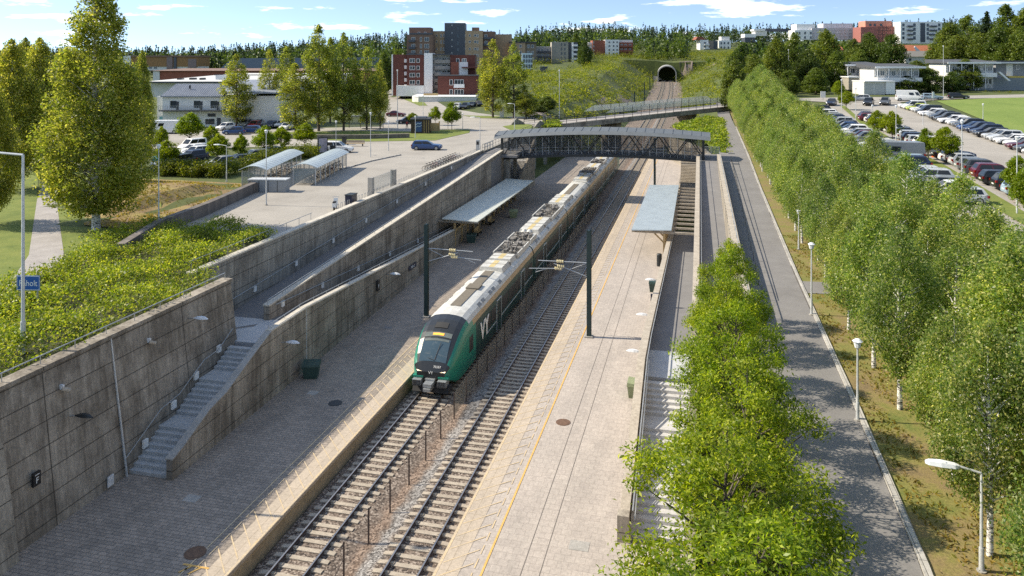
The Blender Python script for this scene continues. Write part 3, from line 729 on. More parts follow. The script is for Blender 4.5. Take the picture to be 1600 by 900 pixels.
# ---- platform shelters
def shelter(x0, x1, xb, side, lab):
    t = thing('platform_shelter', lab, 'shelter', ((x0+x1)/2,96,PZ))
    z = 3.55; tilt = .16*side
    zz = lambda x: z+(x-(x0+x1)/2)*tilt/4
    b = MB(); b.hexa([(x0,81.8,zz(x0)),(x1,81.8,zz(x1)),(x1,111.6,zz(x1)),(x0,111.6,zz(x0)),(x0,81.8,zz(x0)+.1),(x1,81.8,zz(x1)+.1),(x1,111.6,zz(x1)+.1),(x0,111.6,zz(x0)+.1)])
    y = 82.0
    while y < 111.5:
        b.hexa([(x0,y,zz(x0)+.1),(x1,y,zz(x1)+.1),(x1,y+.06,zz(x1)+.1),(x0,y+.06,zz(x0)+.1),(x0,y+.01,zz(x0)+.13),(x1,y+.01,zz(x1)+.13),(x1,y+.05,zz(x1)+.13),(x0,y+.05,zz(x0)+.13)]); y += .5
    wbuild(b, 'roof', M['roof_l'] if side < 0 else M['roof_r'], t)
    xa, xd = (min(x0,xb),max(x0,x1)) if side < 0 else (x0,xb)
    for i in range(13):
        y = 82.3+i*2.4
        b = MB(); b.box(xa,xd,y-.09,y+.09,z-.32,z-.11); wbuild(b, 'beam', M['timber_weathered'], t)
        px = -26.55 if side < 0 else -3.65
        b = MB(); b.box(px-.11,px+.11,y-.11,y+.11,PZ,z-.32)
        q = px+(1.0 if side < 0 else -1.0)
        b.tube((px,y,z-1.3),(q,y,z-.33),.08,4)
        wbuild(b, 'post', M['wood'], t)
    return t
M['roof_l'] = plain('pale_green_sheet_roof', (.58,.60,.55), .55, .1, .07, .8)
M['roof_r'] = plain('blue_grey_sheet_roof', (.40,.46,.49), .45, .2, .10, .8)
shelter(-27.9,-23.8,-28.6,-1,'platform shelter with pale flat metal roof and wooden posts on the left platform')
shelter(-7.0,-2.9,-.5,1,'platform shelter with blue-grey metal roof on the right platform, beams reaching to the ramp wall')

# ---- covered footbridge
M['bridge_mesh'] = seethru('bridge_mesh', (.07,.075,.08), .26, .5)
FB = thing('footbridge', 'covered steel truss footbridge with arched grey roof over the railway', 'bridge', (-14.4,114.7,0))
def arc(x): return .66*(1-((x+14.4)/14.9)**2)
def tl(x): return (x+29)*.016
xs = [-29+i*29.6/14 for i in range(15)]
for yf, nm in ((112.4,'front'),(117.0,'rear')):
    for z, h in ((6.35,.34),(9.55,.26)):
        b = MB()
        for x0,x1 in zip(xs,xs[1:]):
            b.hexa([(x0,yf-.12,z+arc(x0)+tl(x0)),(x1,yf-.12,z+arc(x1)+tl(x1)),(x1,yf+.12,z+arc(x1)+tl(x1)),(x0,yf+.12,z+arc(x0)+tl(x0))]+[(x0,yf-.12,z+h+arc(x0)+tl(x0)),(x1,yf-.12,z+h+arc(x1)+tl(x1)),(x1,yf+.12,z+h+arc(x1)+tl(x1)),(x0,yf+.12,z+h+arc(x0)+tl(x0))])
        wbuild(b, 'truss_chord', M['dark'], FB)
    b = MB()
    for x in (xs[0]+.15, xs[-1]-.15): b.box(x-.16,x+.16,yf-.15,yf+.15,6.3+tl(x),9.8+tl(x))
    for i in range(7):
        a, m, c = xs[2*i], xs[2*i+1], xs[2*i+2]
        if i == 0: a += .2
        for p, q in ((a,m),(c,m)):
            zb_ = lambda x: 6.6+arc(x)+tl(x); zt_ = lambda x: 9.6+arc(x)+tl(x)
            if i % 2 == 0 or 1: b.tube((p,yf,zb_(p)),(q,yf,zt_(q)),.085,6)
    wbuild(b, 'truss_diagonal', M['dark'], FB)
    b = MB()
    for i in range(30):
        x = -28.6+i*.98; b.box(x-.02,x+.02,yf+.15,yf+.19,6.7+arc(x)+tl(x),9.5+arc(x)+tl(x))
    for zz in (7.3,7.75): 
        for x0,x1 in zip(xs,xs[1:]): b.tube((x0,yf+.17,zz+arc(x0)+tl(x0)),(x1,yf+.17,zz+arc(x1)+tl(x1)),.025,5)
    wbuild(b, 'guard_rail', M['steel'], FB)
for yf in (112.66,116.76):
    b = MB()
    for x0,x1 in zip(xs[:-1],xs[1:]):
        b.hexa([(x0+.02,yf-.01,6.75+arc(x0)+tl(x0)),(x1-.02,yf-.01,6.75+arc(x1)+tl(x1)),(x1-.02,yf+.01,6.75+arc(x1)+tl(x1)),(x0+.02,yf+.01,6.75+arc(x0)+tl(x0)),(x0+.02,yf-.01,9.5+arc(x0)+tl(x0)),(x1-.02,yf-.01,9.5+arc(x1)+tl(x1)),(x1-.02,yf+.01,9.5+arc(x1)+tl(x1)),(x0+.02,yf+.01,9.5+arc(x0)+tl(x0))])
    wbuild(b, 'mesh_panel', M['bridge_mesh'], FB)
b = MB()
for x0,x1 in zip(xs,xs[1:]):
    z = lambda x: 6.5+arc(x)+tl(x)
    b.hexa([(x0,112.6,z(x0)),(x1,112.6,z(x1)),(x1,116.8,z(x1)),(x0,116.8,z(x0)),(x0,112.6,z(x0)+.14),(x1,112.6,z(x1)+.14),(x1,116.8,z(x1)+.14),(x0,116.8,z(x0)+.14)])
wbuild(b, 'deck', plain('deck_boards',(.17,.17,.18),.8), FB)
b = MB(); b2 = MB(); xr = [-29.9+i*31.3/24 for i in range(25)]
for x0,x1 in zip(xr,xr[1:]):
    prof = [(111.5,9.66),(112.1,10.12),(114.7,10.52),(117.3,10.12),(117.9,9.66)]
    for (ya,za),(yb,zb_) in zip(prof,prof[1:]):
        b.quad((x0,ya,za+arc(x0)+tl(x0)),(x1,ya,za+arc(x1)+tl(x1)),(x1,yb,zb_+arc(x1)+tl(x1)),(x0,yb,zb_+arc(x0)+tl(x0)))
    b.quad((x0,112.1,9.8+arc(x0)+tl(x0)),(x0,117.3,9.8+arc(x0)+tl(x0)),(x1,117.3,9.8+arc(x1)+tl(x1)),(x1,112.1,9.8+arc(x1)+tl(x1)),1)
    b.hexa([(x0-.03,112.1,10.12+arc(x0)+tl(x0)),(x0+.03,112.1,10.12+arc(x0)+tl(x0)),(x0+.03,114.7,10.52+arc(x0)+tl(x0)),(x0-.03,114.7,10.52+arc(x0)+tl(x0)),(x0-.02,112.1,10.18+arc(x0)+tl(x0)),(x0+.02,112.1,10.18+arc(x0)+tl(x0)),(x0+.02,114.7,10.58+arc(x0)+tl(x0)),(x0-.02,114.7,10.58+arc(x0)+tl(x0))])
wbuild(b, 'roof', [M['zinc'], M['dark']], FB)
b = MB()
for x in (-27.9,.0): 
    for yf in (112.5,116.9): b.box(x-.25,x+.25,yf-.25,yf+.25,0,6.4)
wbuild(b, 'support', M['wall_grey'], FB)

# ---- road bridge over the line further out, with glass wind screens
A = Vector(ud(853,163)); Bq = Vector(ud(1182,217)); dv = (Bq-A).normalized(); nv = Vector((-dv.y,dv.x)); Lb = (Bq-A).length
RB = thing('road_bridge', 'concrete road bridge with black railings and glass wind screens over the railway', 'bridge', ((A+Bq).x/2,(A+Bq).y/2,0))
def bp(s, w, z): p = A+dv*s+nv*w; return (p.x,p.y,z)
def bz(s): return 7.5+1.6*s/Lb
b = MB()
for i in range(12):
    s0,s1 = Lb*i/12, Lb*(i+1)/12
    th = lambda s: 1.15
    b.hexa([bp(s0,0,bz(s0)-th(s0)),bp(s1,0,bz(s1)-th(s1)),bp(s1,7,bz(s1)-th(s1)),bp(s0,7,bz(s0)-th(s0)),bp(s0,0,bz(s0)),bp(s1,0,bz(s1)),bp(s1,7,bz(s1)),bp(s0,7,bz(s0))])
wbuild(b, 'deck', M['wall_grey'], RB)
b = MB(); b.hexa([bp(0,.3,bz(0)),bp(Lb,.3,bz(Lb)),bp(Lb,6.7,bz(Lb)),bp(0,6.7,bz(0)),bp(0,.3,bz(0)+.02),bp(Lb,.3,bz(Lb)+.02),bp(Lb,6.7,bz(Lb)+.02),bp(0,6.7,bz(0)+.02)])
wbuild(b, 'carriageway', M['path'], RB)
for w in (.12,6.88):
    b = MB(); n = 26
    for i in range(n+1):
        s = Lb*i/n; hgt = 1.25 if s < Lb*.26 or s > Lb*.84 else 2.6; b.tube(bp(s,w,bz(s)),bp(s,w,bz(s)+hgt),.06,5)
    for zz in (.5,.85,1.2): b.tube(bp(0,w,bz(0)+zz),bp(Lb,w,bz(Lb)+zz),.05,5)
    wbuild(b, 'railing', M['dark'], RB)
    b = MB(); s0,s1 = Lb*.27, Lb*.83
    p0,p1 = A+dv*s0+nv*w, A+dv*s1+nv*w
    a_ = A+dv*(s0-3.2)+nv*w; c_ = A+dv*(s1+3)+nv*w; e = nv*.02
    pts = [(a_.x,a_.y,bz(s0)+1.3),(c_.x,c_.y,bz(s1)+1.3),(p1.x,p1.y,bz(s1)+2.6),(p0.x,p0.y,bz(s0)+2.6)]
    b.hexa(pts[:2]+[(q[0]+e.x,q[1]+e.y,q[2]) for q in (pts[1],pts[0])]+[pts[3],pts[2]]+[(q[0]+e.x,q[1]+e.y,q[2]) for q in (pts[2],pts[3])])
    wbuild(b, 'glass_screen', M['pane_blue'], RB)
b = MB()
for s in (Lb*.30,Lb*.66): b.hexa([bp(s-.8,1,-.5),bp(s+.8,1,-.5),bp(s+.8,6,-.5),bp(s-.8,6,-.5),bp(s-.8,1,bz(s)-1.1),bp(s+.8,1,bz(s)-1.1),bp(s+.8,6,bz(s)-1.1),bp(s-.8,6,bz(s)-1.1)])
wbuild(b, 'pier', M['wall'], RB)
for s0 in (-4.2, Lb):
    b = MB(); s1 = s0+4.2; hi = 1.5
    for w in (-.35,7):
        if s0 < 0: pr = [(s0,-5),(s1,-5),(s1,bz(0)+.3),(s0+2.2,bz(0)+1.2),(s0+1,bz(0)+.3),(s0,bz(0)-.8)]
        else: pr = [(s0,-5),(s1,-5),(s1,bz(Lb)-.8),(s1-1,bz(Lb)+.4),(s1-2.0,bz(Lb)+1.3),(s0,bz(Lb)+.3)]
        n = len(pr); P_ = [bp(s,w,z) for s,z in pr]+[bp(s,w+.35,z) for s,z in pr]
        b.add(P_, [tuple(range(n-1,-1,-1)),tuple(range(n,2*n))]+[(i,(i+1)%n,(i+1)%n+n,i+n) for i in range(n)])
    wbuild(b, 'abutment', M['wall_grey'], RB)
# ramp bank with ground cover right of the tracks, curved retaining wall
b = MB(); cw = [gp(1070,208,4)[:2], gp(1084,200,5)[:2], gp(1095,206,6)[:2], gp(1101,222,7)[:2]]
b.wall([(2.2,121,-.5,6.6),(1.0,135,-.5,6.2),(-1.5,150,-.5,5.6),(-6,165,-.5,5.2)], .4)
solo(b, 'retaining_wall', M['wall_pale'], 'curved pale concrete wall below the road bridge, right of the tracks', 'wall', (1,135,0))

# ---- tunnel
M['portal'] = plain('portal_concrete',(.30,.30,.29),.85)
TN = thing('tunnel_portal', 'concrete arched railway tunnel mouth in the green hillside', 'tunnel', (xc(492),492,zt(492)))
def tun(y, r, zc=0): 
    pts = []
    for i in range(17):
        a = math.pi*i/16; pts.append((xc(y)+r*math.cos(a), y, zt(y)+4.7+zc+(r*.86)*math.sin(a)))
    return [(xc(y)+r,y,zt(y)-.5)]+pts+[(xc(y)-r,y,zt(y)-.5)]
b = MB(); o_ = [tun(480,5.7),tun(512,5.7)]; i_ = [tun(480,5.1),tun(512,5.1)]; k = len(o_[0])
b.v = o_[0]+o_[1]+i_[0]+i_[1]
for j in range(k-1):
    b.f += [(j,j+1,k+j+1,k+j),(2*k+j+1,2*k+j,3*k+j,3*k+j+1),(j+1,j,2*k+j,2*k+j+1)]; b.m += [0,1,0]
wbuild(b, 'arch', [M['portal'], M['portal']], TN)
b = MB(); b.poly([(p[0],511.8,p[2]) for p in i_[1]]); wbuild(b, 'bore_darkness', M['black'], TN)  # black end sheet; the tunnel's darkness is put into its colour
b = MB(); b.box(xc(478)-9,xc(478)-6,486,486.4,zt(478)-1,zt(478)+3.2); wbuild(b, 'wing_wall', M['portal'], TN)

# ---- catenary masts
def mast(x, y, z0, h, armdir, lab, arms=True):
    t = thing('catenary_mast', lab, 'mast', (x,y,z0), 0, 'catenary masts along the railway')
    b = MB(); b.box(-.16,.16,-.16,-.12,0,h); b.box(-.16,.16,.12,.16,0,h); b.box(-.05,.05,-.12,.12,0,h); b.box(.16,.19,-.02,.02,0,h*1.02)
    b.build('column', M['mast'], t)
    b = MB(); b.box(-.3,.3,-.3,.3,0,.1); b.build('base', M['concrete'], t)
    if arms:
        s = armdir; b = MB()
        b.tube((s*.15,0,5.55),(s*3.9,0,5.5),.035); b.tube((s*.15,0,4.5),(s*2.7,0,5.35),.035); b.tube((s*2.0,0,5.0),(s*4.6,0,4.85),.03); b.tube((s*.2,0,5.5),(s*1.5,0,4.95),.022); b.tube((s*3.1,0,4.95),(s*4.1,0,4.6),.02)
        b.build('cantilever_arm', M['steel'], t)
        for (px,pz) in ((2.2,5.52),(2.15,5.17),(2.35,4.98)):
            b = MB()
            for q in range(4): b.tube((s*(px-.24+q*.14),0,pz),(s*(px-.17+q*.14),0,pz),.12,10)
            b.build('insulator', M['cream'], t)
    return t
mast(-21.5,59.2,PZ,7.5,1,'dark catenary mast on the left platform beside the train nose')
mast(-8.1,57.8,PZ,8.0,-1,'dark catenary mast on the right platform, in front of the shelter')
mast(-7.2,128,PZ,8,-1,'dark catenary mast on the right platform, just past the footbridge')
mast(xc(215)-7,215,zt(215)-.3,8,1,'dark catenary mast left of the tracks, behind the road bridge')
for i,(y,sd) in enumerate(((265,-1),(320,-1),(370,-1),(420,-1))): mast(xc(y)+sd*7.2,y,zt(y)-.3,9,-sd,'slim catenary mast left of the tracks, %s one between road bridge and tunnel' % ['first','second','third','last'][i])
# ---- platform furniture
def grit(x, y, c, lab, s=1.0, rz=0):
    t = thing('grit_box', lab, 'grit box', (x,y,PZ), rz)
    b = MB(); w,d,h = .55*s,.42*s,.8*s
    b.hexa([(-w*.75,-d*.8,0),(w*.75,-d*.8,0),(w*.75,d*.8,0),(-w*.75,d*.8,0),(-w,-d,h),(w,-d,h),(w,d,h),(-w,d,h)]); b.build('box', c, t)
    b = MB(); b.hexa([(-w*1.06,-d*1.08,h),(w*1.06,-d*1.08,h),(w*1.06,d*1.08,h),(-w*1.06,d*1.08,h),(-w*1.0,-d,h+.14),(w*1.0,-d,h+.14),(w*1.0,d*1.0,h+.22),(-w*1.0,d*1.0,h+.22)]); b.build('lid', c, t)
grit(-24.75,46.2,M['grit_green'],'dark green grit box against the ramp wall beside the left stairs',1.0,.3)
grit(-25.3,84.6,M['grit_green'],'dark green grit box under the near end of the left shelter',1.0,.2)
grit(-23.9,99.2,M['grit_lime'],'pale green grit box under the far end of the left shelter',1.0,.2)
grit(-3.95,48.3,M['grit_lime'],'pale green grit box against the right platform wall, near the stairs',.95,1.57)
grit(-4.05,70.6,M['grit_green'],'dark green grit box against the right platform wall, below the shelter',.95,1.57)
b = MB(); b.tube((-4.0,79.3,PZ),(-4.0,79.3,PZ+1.15),.26,14); b.tube((-4.0,79.3,PZ+1.15),(-4.0,79.3,PZ+1.24),.28,14,.2)
solo(b, 'litter_bin', M['dark'], 'tall dark cylindrical litter bin at the near end of the right shelter', 'bin', (-4.0,79.3,PZ))
def cover(u, v, r, m, lab, sq=False):
    x,y,_ = gp(u,v,PZ); b = MB()
    if sq: b.box(x-r,x+r,y-r*.8,y+r*.8,PZ,PZ+.012)
    else:
        b.disc((x,y),r,PZ,PZ+.018,24); b.disc((x,y),r*.8,PZ+.018,PZ+.024,24)
    solo(b, 'manhole_cover', m, lab, 'manhole cover', (x,y,PZ))
cover(305,864,.45,M['rust'],'round rusty manhole cover half in shade at the near left platform edge')
cover(524,630,.42,M['dark'],'round dark manhole cover in shade on the left platform near the train')
cover(880,660,.42,M['rust'],'round rusty manhole cover on the sunlit right platform')
cover(300,779,.36,M['concrete'],'square grey drain cover on the left platform near the stairs foot',True)
cover(489,614,.33,M['concrete'],'small pale square drain cover on the left platform near the grit box',True)
cover(606,512,.32,M['asphalt'],'dark square drain cover on the left platform beside the train nose',True)
cover(905,853,.42,M['concrete'],'square pale drain cover on the near right platform',True)
cover(898,347,.4,M['rust'],'flat rusty drain cover just in front of the right shelter',True) if 0 else None
b = MB(); x,y,_ = gp(286,886,PZ)
for q in (0,.42): b.poly([(x+q,y-.35,PZ+.016),(x+q+.10,y-.35,PZ+.016),(x+q+.36,y+.1,PZ+.016),(x+q+.26,y+.1,PZ+.016)])
b.poly([(x-.1,y+.1,PZ+.017),(x+1.1,y+.1,PZ+.017),(x+1.1,y+.2,PZ+.017),(x-.1,y+.2,PZ+.017)])
struct(b, 'platform_marking', M['yellow'])
# wall lamps
def wlamp(x, y, z, dx, kind, lab):
    t = thing('wall_lamp', lab, 'lamp', (x,y,z))
    if kind == 'flood':
        b = MB(); b.box(-.05,.12*dx+.03,-.05,.05,-.05,.16); b.build('bracket', M['lampwhite'], t)
        b = MB(); b.tube((.12*dx,-.06,0),(.3*dx,.2,-.16),.09,10,.11); b.build('lamp_head', M['timber_weathered'], t)
    else:
        m = M['dark'] if kind == 'dark' else M['lampwhite']
        b = MB(); b.tube((0,0,0),(.35*dx,0,.05),.035); b.build('bracket', M['steel'], t)
        b = MB(); P_ = []
        for i,(r) in enumerate((.03,.11,.14,.12,.03)):
            xx = dx*(.3+i*.24); P_ += [(xx,-r,.05),(xx,r,.05),(xx,r*.6,.05+r),(xx,-r*.6,.05+r)]
        b.v = P_
        for i in range(4):
            for j in range(4): a = i*4+j; c = i*4+(j+1)%4; b.f.append((a,c,c+4,a+4)); b.m.append(0)
        b.build('lamp_head', m, t)
wlamp(wx(6.3),29.7,6.3,1,'flood','small floodlight high on the stained wall near the left edge')
wlamp(wx(6.4),35.5,6.4,1,'flood','small floodlight high on the stained wall beside the rail gap')
wlamp(wx(4.9),30.0,4.9,1,'dark','dark wall lamp low on the stained wall, nearest the letter board')
wlamp(wx(6.5),38.9,6.5,1,'pale','white wall lamp on the stained wall above the stair landing')
wlamp(-25.58,43.9,3.6,1,'pale','white wall lamp on the ramp wall above the grit box')
wlamp(-25.98,61.6,3.1,1,'pale','white wall lamp on the ramp wall beside the blue name plate')
wlamp(-3.35,49.9,2.7,-1,'pale','white wall lamp on the right platform wall above the pale grit box')
wlamp(-3.35,57.8,2.5,-1,'pale','white wall lamp on the right platform wall, above the mast shadow')
wlamp(-3.35,67.5,2.4,-1,'pale','white wall lamp on the right platform wall below the dark green grit box')
# boards
t = thing('sector_board', 'small black board with white letter F on the stained wall', 'sign', (wx(3.2)+.1,27.8,3.2))
b = MB(); b.box(-.06,.06,-.19,.19,-.29,.29); b.build('board', M['black'], t); txt('F',.36,M['text_w'],t,(.065,0,-.07),(R(90),0,R(90)))
b = MB(); b.box(.06,.066,-.12,.12,.17,.20); b.build('strip', M['text_w'], t)
t = thing('sector_board', 'small navy board with white letter on the right platform wall', 'sign', (-3.55,62.5,2.3))
b = MB(); b.box(-.28,.28,-.05,.05,-.45,.45); b.build('board', M['navy'], t); txt('F',.5,M['text_w'],t,(0,-.055,-.12),(R(90),0,0))
t = thing('sector_board', 'black board with pale mark low on the ramp wall by the left platform', 'sign', (-25.85,59.5,2.75))
b = MB(); b.box(0,.08,-.25,.25,-.42,.42); b.build('board', M['black'], t); txt('F',.45,M['text_w'],t,(.085,0,-.05),(R(90),0,R(90)))
t = thing('station_name_plate', 'blue plate with white lettering on the ramp wall near the left shelter', 'sign', (-26.1,68,2.1))
b = MB(); b.box(0,.06,-.95,.95,-.22,.22); b.build('plate', M['navy'], t); txt('Råholt',.34,M['text_w'],t,(.065,0,0),(R(90),0,R(90)))
t = thing('timetable_case', 'white timetable case on the wall behind the left shelter', 'sign', (-30.2,111.2,PZ))
b = MB(); b.box(-.5,.5,-.06,.06,.8,2.6); b.build('case', M['white'], t); b = MB(); b.box(-.42,.42,-.07,-.062,.95,2.4); b.build('sheet', M['offwhite'], t)
# bench under each shelter
for i,(x,y,lab) in enumerate(((-25.6,88.5,'dark slatted bench under the left shelter, nearest the train nose'),(-25.6,94.5,'dark slatted bench in the middle of the left shelter'))):
    t = thing('bench', lab, 'bench', (x,y,PZ), 0, 'benches under the left shelter')
    b = MB(); b.box(-.22,.22,-.9,.9,.42,.47); b.build('seat', M['wood'], t)
    b = MB(); b.box(-.27,-.22,-.9,.9,.5,.9); b.build('backrest', M['wood'], t)
    for q in (-.7,.7): b = MB(); b.box(-.2,.2,q-.04,q+.04,0,.42); b.build('leg', M['dark'], t)
# ================================================================= TRAIN
TX = -16.75
M['t_green'] = plain('train_green', (.012,.215,.150), .28, 0, .06, .8)
M['t_dark'] = plain('train_dark_green', (.014,.060,.050), .3, 0, .1, .8)
M['t_black'] = glassy('train_black', (.020,.022,.024), .34)
M['t_glass'] = glassy('cab_glass', (.05,.085,.11), .06)
M['t_roof'] = multi('train_roof', [(.25,(.40,.38,.34)),(.5,(.56,.55,.51)),(.75,(.66,.66,.63))], 1.1, .55, scale2=5, dark2=.85)
M['t_cant'] = plain('cantrail_reflection', (.40,.29,.17), .4, .15, .12, 1)  # tan tone paints the light reflected along the upper side
M['t_strip'] = plain('roof_walkway', (.17,.145,.11), .8)
M['t_yellow'] = multi('roof_yellow', [(.3,(.48,.38,.18)),(.7,(.60,.47,.22))], 1.5, .7)
M['t_unit'] = multi('roof_unit', [(.3,(.46,.45,.41)),(.7,(.63,.62,.58))], 1.2, .6, scale2=5)
M['t_gear'] = multi('roof_gear', [(.3,(.10,.092,.085)),(.7,(.34,.31,.27))], 3, .7)
M['t_dim'] = plain('underframe', (.03,.03,.03), .8); M['t_well'] = plain('roof_well', (.16,.15,.135), .8)
M['amber'] = emis('amber_display', (.9,.36,.05), .5); M['t_louvre'] = plain('louvre_grey', (.26,.26,.25), .7); M['t_unit2'] = plain('display_grey', (.13,.15,.14), .3)
M['lamp_on'] = emis('headlight', (1,.85,.6), 1.2)
TR = thing('passenger_train', 'long green and black electric passenger train with pale roof standing at the left platform', 'train', (TX,46.9,0))
# half sections of the body shell, from sill up over the roof
def sect(w, zb, zt_, full=1.0):
    h = zt_-zb
    half = [(.90,0),(.98,.05),(1.0,.22),(1.0,.62),(.985,.74),(.93,.84),(.83,.91),(.62,.965),(.32,.99),(0,1.0)]
    R_ = [(w*a, zb+h*c) for a,c in half]
    return R_ + [(-a,c) for a,c in R_[-2::-1]]
NS = 19
def lower(x): return x
def carbody(b, y0, y1, mats_by_j):
    s = sect(1.56,.35,4.05); n = len(s)
    yv = [y0,y1]
    b.v += [(x,y,z) for y in yv for x,z in s]; o = len(b.v)-2*n
    for j in range(n-1): b.f.append((o+j,o+n+j,o+n+j+1,o+j+1)); b.m.append(mats_by_j(j))
    b.f.append(tuple(o+i for i in range(n))); b.m.append(1); b.f.append(tuple(o+n+i for i in range(n-1,-1,-1))); b.m.append(1)
    b.quad((-1.4,y0,.35),(-1.4,y1,.35),(1.4,y1,.35),(1.4,y0,.35),1)
def byj(j):
    if j in (4,5,13-1,12): pass
    if j in (4,13): return 2                 # cantrail stripe coloured as reflected light
    if 5 <= j <= 12: return 3                # roof
    return 1
cars = [(5.0,24.2),(24.5,43.2),(43.5,62.2),(62.5,81.2),(81.5,100.4)]
MATS = [M['t_green'],M['t_dark'],M['t_cant'],M['t_roof'],M['t_black'],M['t_glass']]
NOSE = [(0,.95,.98,1.42),(.28,1.22,.86,1.95),(.62,1.36,.70,2.42),(1.0,1.44,.5,2.82),(1.4,1.49,.40,3.16),(1.85,1.525,.37,3.46),(2.3,1.545,.36,3.68),(2.9,1.555,.35,3.87),(3.6,1.56,.35,3.98),(4.4,1.56,.35,4.04),(5.0,1.56,.35,4.05)]
def nose(b, sgn, yoff):
    S = [[(x, yoff+sgn*s, z) for x,z in sect(w,a,c)] for s,w,a,c in NOSE]; n = len(S[0]); o = len(b.v)
    for q in S: b.v += q
    for i in range(len(S)-1):
        for j in range(n-1):
            xm = abs(sum(p[0] for p in (S[i][j],S[i+1][j],S[i][j+1],S[i+1][j+1]))/4); s = NOSE[i][0]
            zm = sum(p[2] for p in (S[i][j],S[i+1][j],S[i][j+1],S[i+1][j+1]))/4
            m = 0
            top = 6 <= j <= 11 if i < 4 else 6 <= j <= 11
            if top: m = 4
            if i >= 8 and 5 <= j <= 12: m = 3
            if i >= 9 and j in (4,13): m = 2
            if i == 0 and 4 <= j <= 13: m = 4
            f = (o+i*n+j,o+(i+1)*n+j,o+(i+1)*n+j+1,o+i*n+j+1)
            b.f.append(f if sgn > 0 else f[::-1]); b.m.append(m)
    f = tuple(o+i for i in range(n)); b.f.append(f if sgn > 0 else f[::-1]); b.m.append(4)
    return S
def gear(b, y0, y1, seed):
    r = random.Random(seed)
    for _ in range(26):
        x = r.uniform(-.85,.85); y = r.uniform(y0+.2,y1-.2); a,c,h = r.uniform(.08,.3),r.uniform(.1,.4),r.uniform(.1,.42)
        b.box(x-a,x+a,y-c,y+c,3.62,3.66+h)
    for _ in range(7):
        x = r.uniform(-.8,.8); y = r.uniform(y0+.4,y1-.4); b.tube((x,y,3.7),(x,y,4.15),.07,6); b.tube((x,y,3.85),(x,y,4.0),.14,8)
    for _ in range(8):
        b.tube((r.uniform(-.9,.9),r.uniform(y0,y1),3.9+r.uniform(0,.25)),(r.uniform(-.9,.9),r.uniform(y0,y1),3.9+r.uniform(0,.25)),.03,5)
ROOF = {0:[('unit',14.6,17.0),('unit',17.4,19.4),('gear',19.6,24.0)],1:[('gear',24.8,27.6),('ball',27.6,28.8),('unit',29.2,32.2),('unit',32.4,35.6),('gear',36.0,43)],
        2:[('unit',44.4,47.6),('unit',47.9,50.2),('strip',50.4,60)],3:[('unit',63.2,66.4),('unit',67,69.4),('gear',69.8,75.4),('unit',75.8,80.4)],4:[('gear',82,86),('unit',86.4,90),('strip',90.5,98)]}
